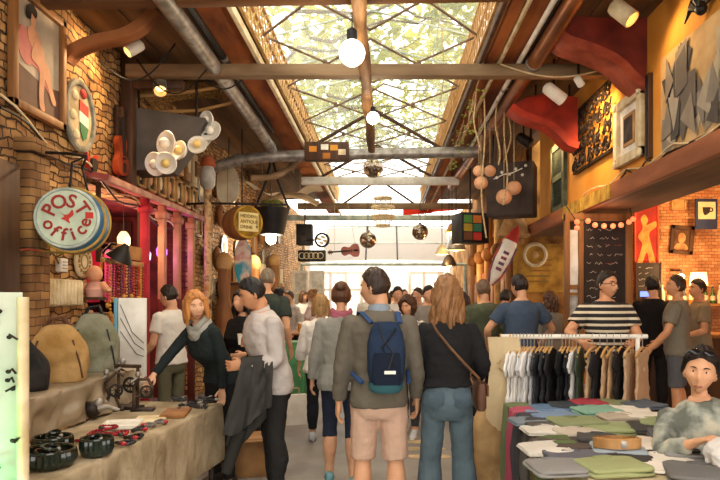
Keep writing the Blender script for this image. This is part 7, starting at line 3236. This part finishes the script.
# 9 blue t-shirt
at = PX(521, 7.05)
person('person in a dark blue t-shirt with short dark hair facing the bar', at, .15, 1.86, Rig(arms=((-.30, .22, 1.0), (.30, .2, 1.0)), poles=((-1, -.6, -.2), (1, -.6, -.2)), head=(.35, .15, 0)), hair=('short', '#2a1e18'),
       top=dict(mat=CL('#44566e'), z0=.84, sleeve=.62, infl=.026), bottom=dict(mat=DN('#333a48'), upto=1.9), face=False, vox=.010, seed=2)
at = PX(551, 8.5)
person('person with long brown hair in a grey top beside the blue t-shirt', at, .5, 1.68, Rig(fem=True, arms=((-.2, .2, 1.0), None), head=(.2, 0, 0)), hair=('long', '#5c3a22'),
       top=dict(mat=CL('#77716a'), z0=.9, infl=.024, sleeve=1.2), bottom=dict(mat=CL('#2c2c30'), upto=1.9), face=False, vox=.011, seed=6)
# 10 striped shirt
at = PX(606, 6.2)
rot, h = pi + .1, 1.86
rig = Rig(build=1.12, arms=(tgt(at, rot, h, P(634, 344, 5.85)), tgt(at, rot, h, P(583, 344, 5.85))), poles=((-1, -.6, -.6), (1, -.6, -.6)), head=(.35, 0, 0))
M_STR = bands('striped_jersey', ['#221e1e', '#221e1e', '#221e1e', '#d8c9ae', '#d8c9ae'], 'z', .058)
person('person with glasses and beard in a black and cream striped t-shirt behind the rack', at, rot, h, rig, skin='#d69a72', hair=('short', '#33241a'),
       top=dict(mat=M_STR, z0=.84, sleeve=.66, infl=.024), bottom=dict(mat=CL('#262527'), upto=1.9), extra=glasses, seed=9, hands=(dict(curl=.9), dict(curl=.9)))
# 11 bar guests
at = PX(653, 8.25)
person('person in black with dark hair at the bar, turned to the counter', at, -.3, 1.88, Rig(arms=((-.2, .3, 1.1), (.2, .3, 1.1)), head=(.3, 0, 0)), hair=('short', '#1f1713'),
       top=dict(mat=CL('#221f20'), z0=.84, sleeve=1.0, infl=.026), bottom=dict(mat=CL('#262426'), upto=1.9), face=False, vox=.011)
at = PX(677, 7.5)
rot, h = 1.0, 1.86
rig = Rig(arms=((-.26, .24, .94), (.22, .22, .98)), head=(.35, -.12, 0), build=1.05, poles=((-.4, -1, -.2), None))
person('person in an olive-brown t-shirt and grey shorts standing at the bar', at, rot, h, rig, skin='#d09468', hair=('short', '#4a3424'),
       top=dict(mat=CL('#80755f'), z0=.86, sleeve=.66, infl=.026), bottom=dict(mat=CL('#5d5c60'), upto=.95, name='shorts', infl=.018, flare=.012), vox=.0095, seed=3)
at = PX(699, 8.2)
person('person in a brown t-shirt smiling at the bar near the bottle shelf', at, 1.35, 1.84, Rig(arms=((-.22, .25, 1.05), None), head=(.25, 0, 0)), skin='#cf9066', hair=('short', '#2c1e16'),
       top=dict(mat=CL('#8a7350'), z0=.86, sleeve=.66, infl=.026), bottom=dict(mat=CL('#3c3838'), upto=1.9), vox=.010, seed=5)

# 12 seated stall woman
at = (1.80, 3.38)
rot, h = 2.75, 1.74
rig = Rig(fem=True, lean=.10, sit=.50, side=.15, legs=((1.45, 1.5, .12), (1.45, 1.5, .12)), arms=((-.10, .36, 1.33), (.12, .38, 1.31)), poles=((-1, -.4, -.9), (1, -.4, -.9)), head=(-.12, .0, -.1))
M_TIE = mat('tie_dye', '#bdb6a2', '#64665e', rough=.9, scale=7, lo=.4, hi=.6, bump=.3, c3='#9a9c90')
p12 = person('person with short dark hair seated behind the folded clothes in a tie-dye shirt', at, rot, h, rig, skin='#dca47e', hair=('pixie', '#2c1f19'),
       top=dict(mat=M_TIE, z0=.84, sleeve=1.75, infl=.028, disp=((.022, .10), (.012, .04))), bottom=dict(mat=CL('#34343a'), upto=1.9), seed=11, vox=.0075,
       hands=(dict(curl=.8, palm=(.3, 0, -1), thumb=(1, .3, .3)), dict(curl=.8, palm=(-.3, 0, -1), thumb=(-1, .3, .3))))
t = thing('sunglasses', 'dark sunglasses pushed up on the hair of the seated person', 'sunglasses', p12.matrix_world @ rig.HM @ xf((0, .07, .098), 0, .75))
for s in (-1, 1):
    b = MB()
    b.ball((s * .034, .02, 0), (.028, .008, .02), None, 14, 8)
    b.build('lens', mat('dark_lens', '#1c1a1c', rough=.08), t)
    b = MB()
    b.tube([(s * .06, .015, .004), (s * .085, -.03, -.006), (s * .088, -.09, -.02)], .003, 6)
    b.build('temple', M_BLACK, t)
b = MB()
b.tube([(-.01, .024, .004), (.01, .024, .004)], .004, 6)
b.build('bridge', M_BLACK, t)
hp = (p12.matrix_world @ rig.arms[0][2] + p12.matrix_world @ rig.arms[1][2]) / 2
t = thing('white_cloth', 'crumpled white cloth in the hands of the seated person', 'cloth', hp + V((.02, -.08, -.02)))
b = MB()
b.loft([[V((r_ * .12 * cos(a) * (1 + .25 * noise.noise(V((cos(a) * 2, sin(a) * 2, z * 9)))), r_ * .085 * sin(a), z)) for a in [2 * pi * q / 22 for q in range(22)]] for z, r_ in ((-.09, .5), (-.07, .95), (-.02, 1.1), (.03, .95), (.06, .5))])
me = bake(b, .008, 2, ((.03, .05), (.012, .02)), 'fabric')
me.materials.append(CL('#ddd3cc'))
finish(me, 80)
link('fabric', me, t)
b = MB()
b.sheet(lambda u, v: (-.03 + .14 * u + .01 * sin(v * 9), -.05 + .015 * sin(u * 12), -.04 - .075 * v), 10, 8, .006)
b.build('hanging_corner', CL('#d5cac2'), t)
t = thing('chair', 'simple wooden chair under the seated person in the tie-dye shirt', 'chair', xf((1.80, 3.40, 0), rot + pi))
b = MB()
b.box((0, -.02, .39), (.42, .42, .035), bev=.01)
b.build('seat', M_MWOOD, t)
for sx in (-1, 1):
    for sy in (-1, 1):
        b = MB()
        b.tube([(sx * .18, sy * .18, .38), (sx * .19, sy * .2, 0)], .018, 8)
        b.build('leg', M_MWOOD, t)
b = MB()
for sx in (-1, 1):
    b.tube([(sx * .18, .2, .36), (sx * .18, .25, .8)], .016, 8)
b.box((0, .25, .74), (.4, .03, .16), bev=.008)
b.build('backrest', M_MWOOD, t)

# 13 the crowd in the middle distance
at = PX(409, 7.3)
person('person with curly brown hair in a pale floral top walking towards the camera', at, pi - .25, 1.62, Rig(fem=True, arms=((-.2, .1, .95), (.2, .15, 1.0)), legs=((.2, .1, .02), (-.15, .3, .02)), head=(-.3, .1, 0)), skin='#d9a078', hair=('curly', '#5a3824'),
       top=dict(mat=mat('floral', '#e0d4c4', '#9a8c88', scale=22, lo=.45, hi=.55), z0=.86, infl=.026, sleeve=.9), bottom=dict(mat=CL('#3c3c44'), upto=1.85), shoes='#c9ced0', vox=.010, seed=3)
crowd = [
    (428, 286, 8.9, pi + .3, 'short', '#1e1714', '#8c8478', 'in a grey shirt with dark hair', False),
    (397, 287, 10.2, pi, 'short', '#241a16', '#e6ded2', 'in a white shirt with black hair', False),
    (419, 288, 11.4, 2.6, 'short', '#4c3424', '#c89a84', 'in a salmon top with brown hair', True),
    (385, 290, 12.6, .3, 'long', '#6c4a30', '#d8d0c4', 'in a cream top with long hair', True),
    (404, 289, 13.6, pi, 'crop', '#3c2c22', '#d4bca8', 'in a beige shirt with cropped hair', False),
    (433, 290, 14.4, .2, 'short', '#33261e', '#8ca0b0', 'in a pale blue shirt', False),
    (415, 291, 15.6, pi, 'bob', '#7c5a3c', '#e2b8b0', 'in a pink top with a bob', True),
    (393, 291, 16.6, .4, 'short', '#2c221c', '#ece6de', 'in white by the yard entrance', False),
    (441, 290, 12.2, pi, 'long', '#5c4030', '#a89890', 'in taupe beside the brown posts', True),
    (368, 290, 14.8, 2.9, 'short', '#3c2e24', '#dcd4c8', 'in off-white by the far mirror ball', False),
    (278, 288, 11.5, -1.3, 'long', '#241812', '#242022', 'in black with long dark hair at the round table', True),
    (313, 289, 11.5, 1.3, 'bun', '#a87848', '#e4c8bc', 'in pale pink with a bun at the round table', True),
    (290, 291, 12.4, 2.4, 'short', '#4c382a', '#c8bcae', 'in a light shirt behind the round table', False),
    (303, 291, 13.8, 3.6, 'bob', '#6c4c34', '#f0eae0', 'in white behind the beer mugs', True),
    (463, 292, 9.8, .4, 'long', '#3c281c', '#5c5a58', 'in dark grey past the hooded green jacket', True),
    (505, 290, 9.4, -.6, 'short', '#2c2018', '#7c3c34', 'in dark red between the stool and the blue t-shirt', False)]
for k, (px, yt, d, r_, hs, hc, tc, lab, fem) in enumerate(crowd):
    h_ = EYE + (CY - yt) * d / F - .01
    rg = Rig(fem=fem, arms=((-.22, .08 + .05 * (k % 3), .92), (.22, .06 + .08 * (k % 2), .95)), legs=((.1 * (k % 3 - 1), .05, .03), (-.1 * (k % 3 - 1), .08, .03)), head=(.3 * sin(k * 2.1), .1, 0))
    person('far person ' + lab, PX(px, d), r_, h_, rg, hair=(hs, hc), top=dict(mat=CL(tc), z0=.86, sleeve=.7 if k % 2 else 1.9, infl=.026),
           bottom=dict(mat=CL(('#34343c', '#4c5664', '#6c6052')[k % 3]), upto=1.9), face=False, vox=.013, hands=(dict(), dict()), seed=k)
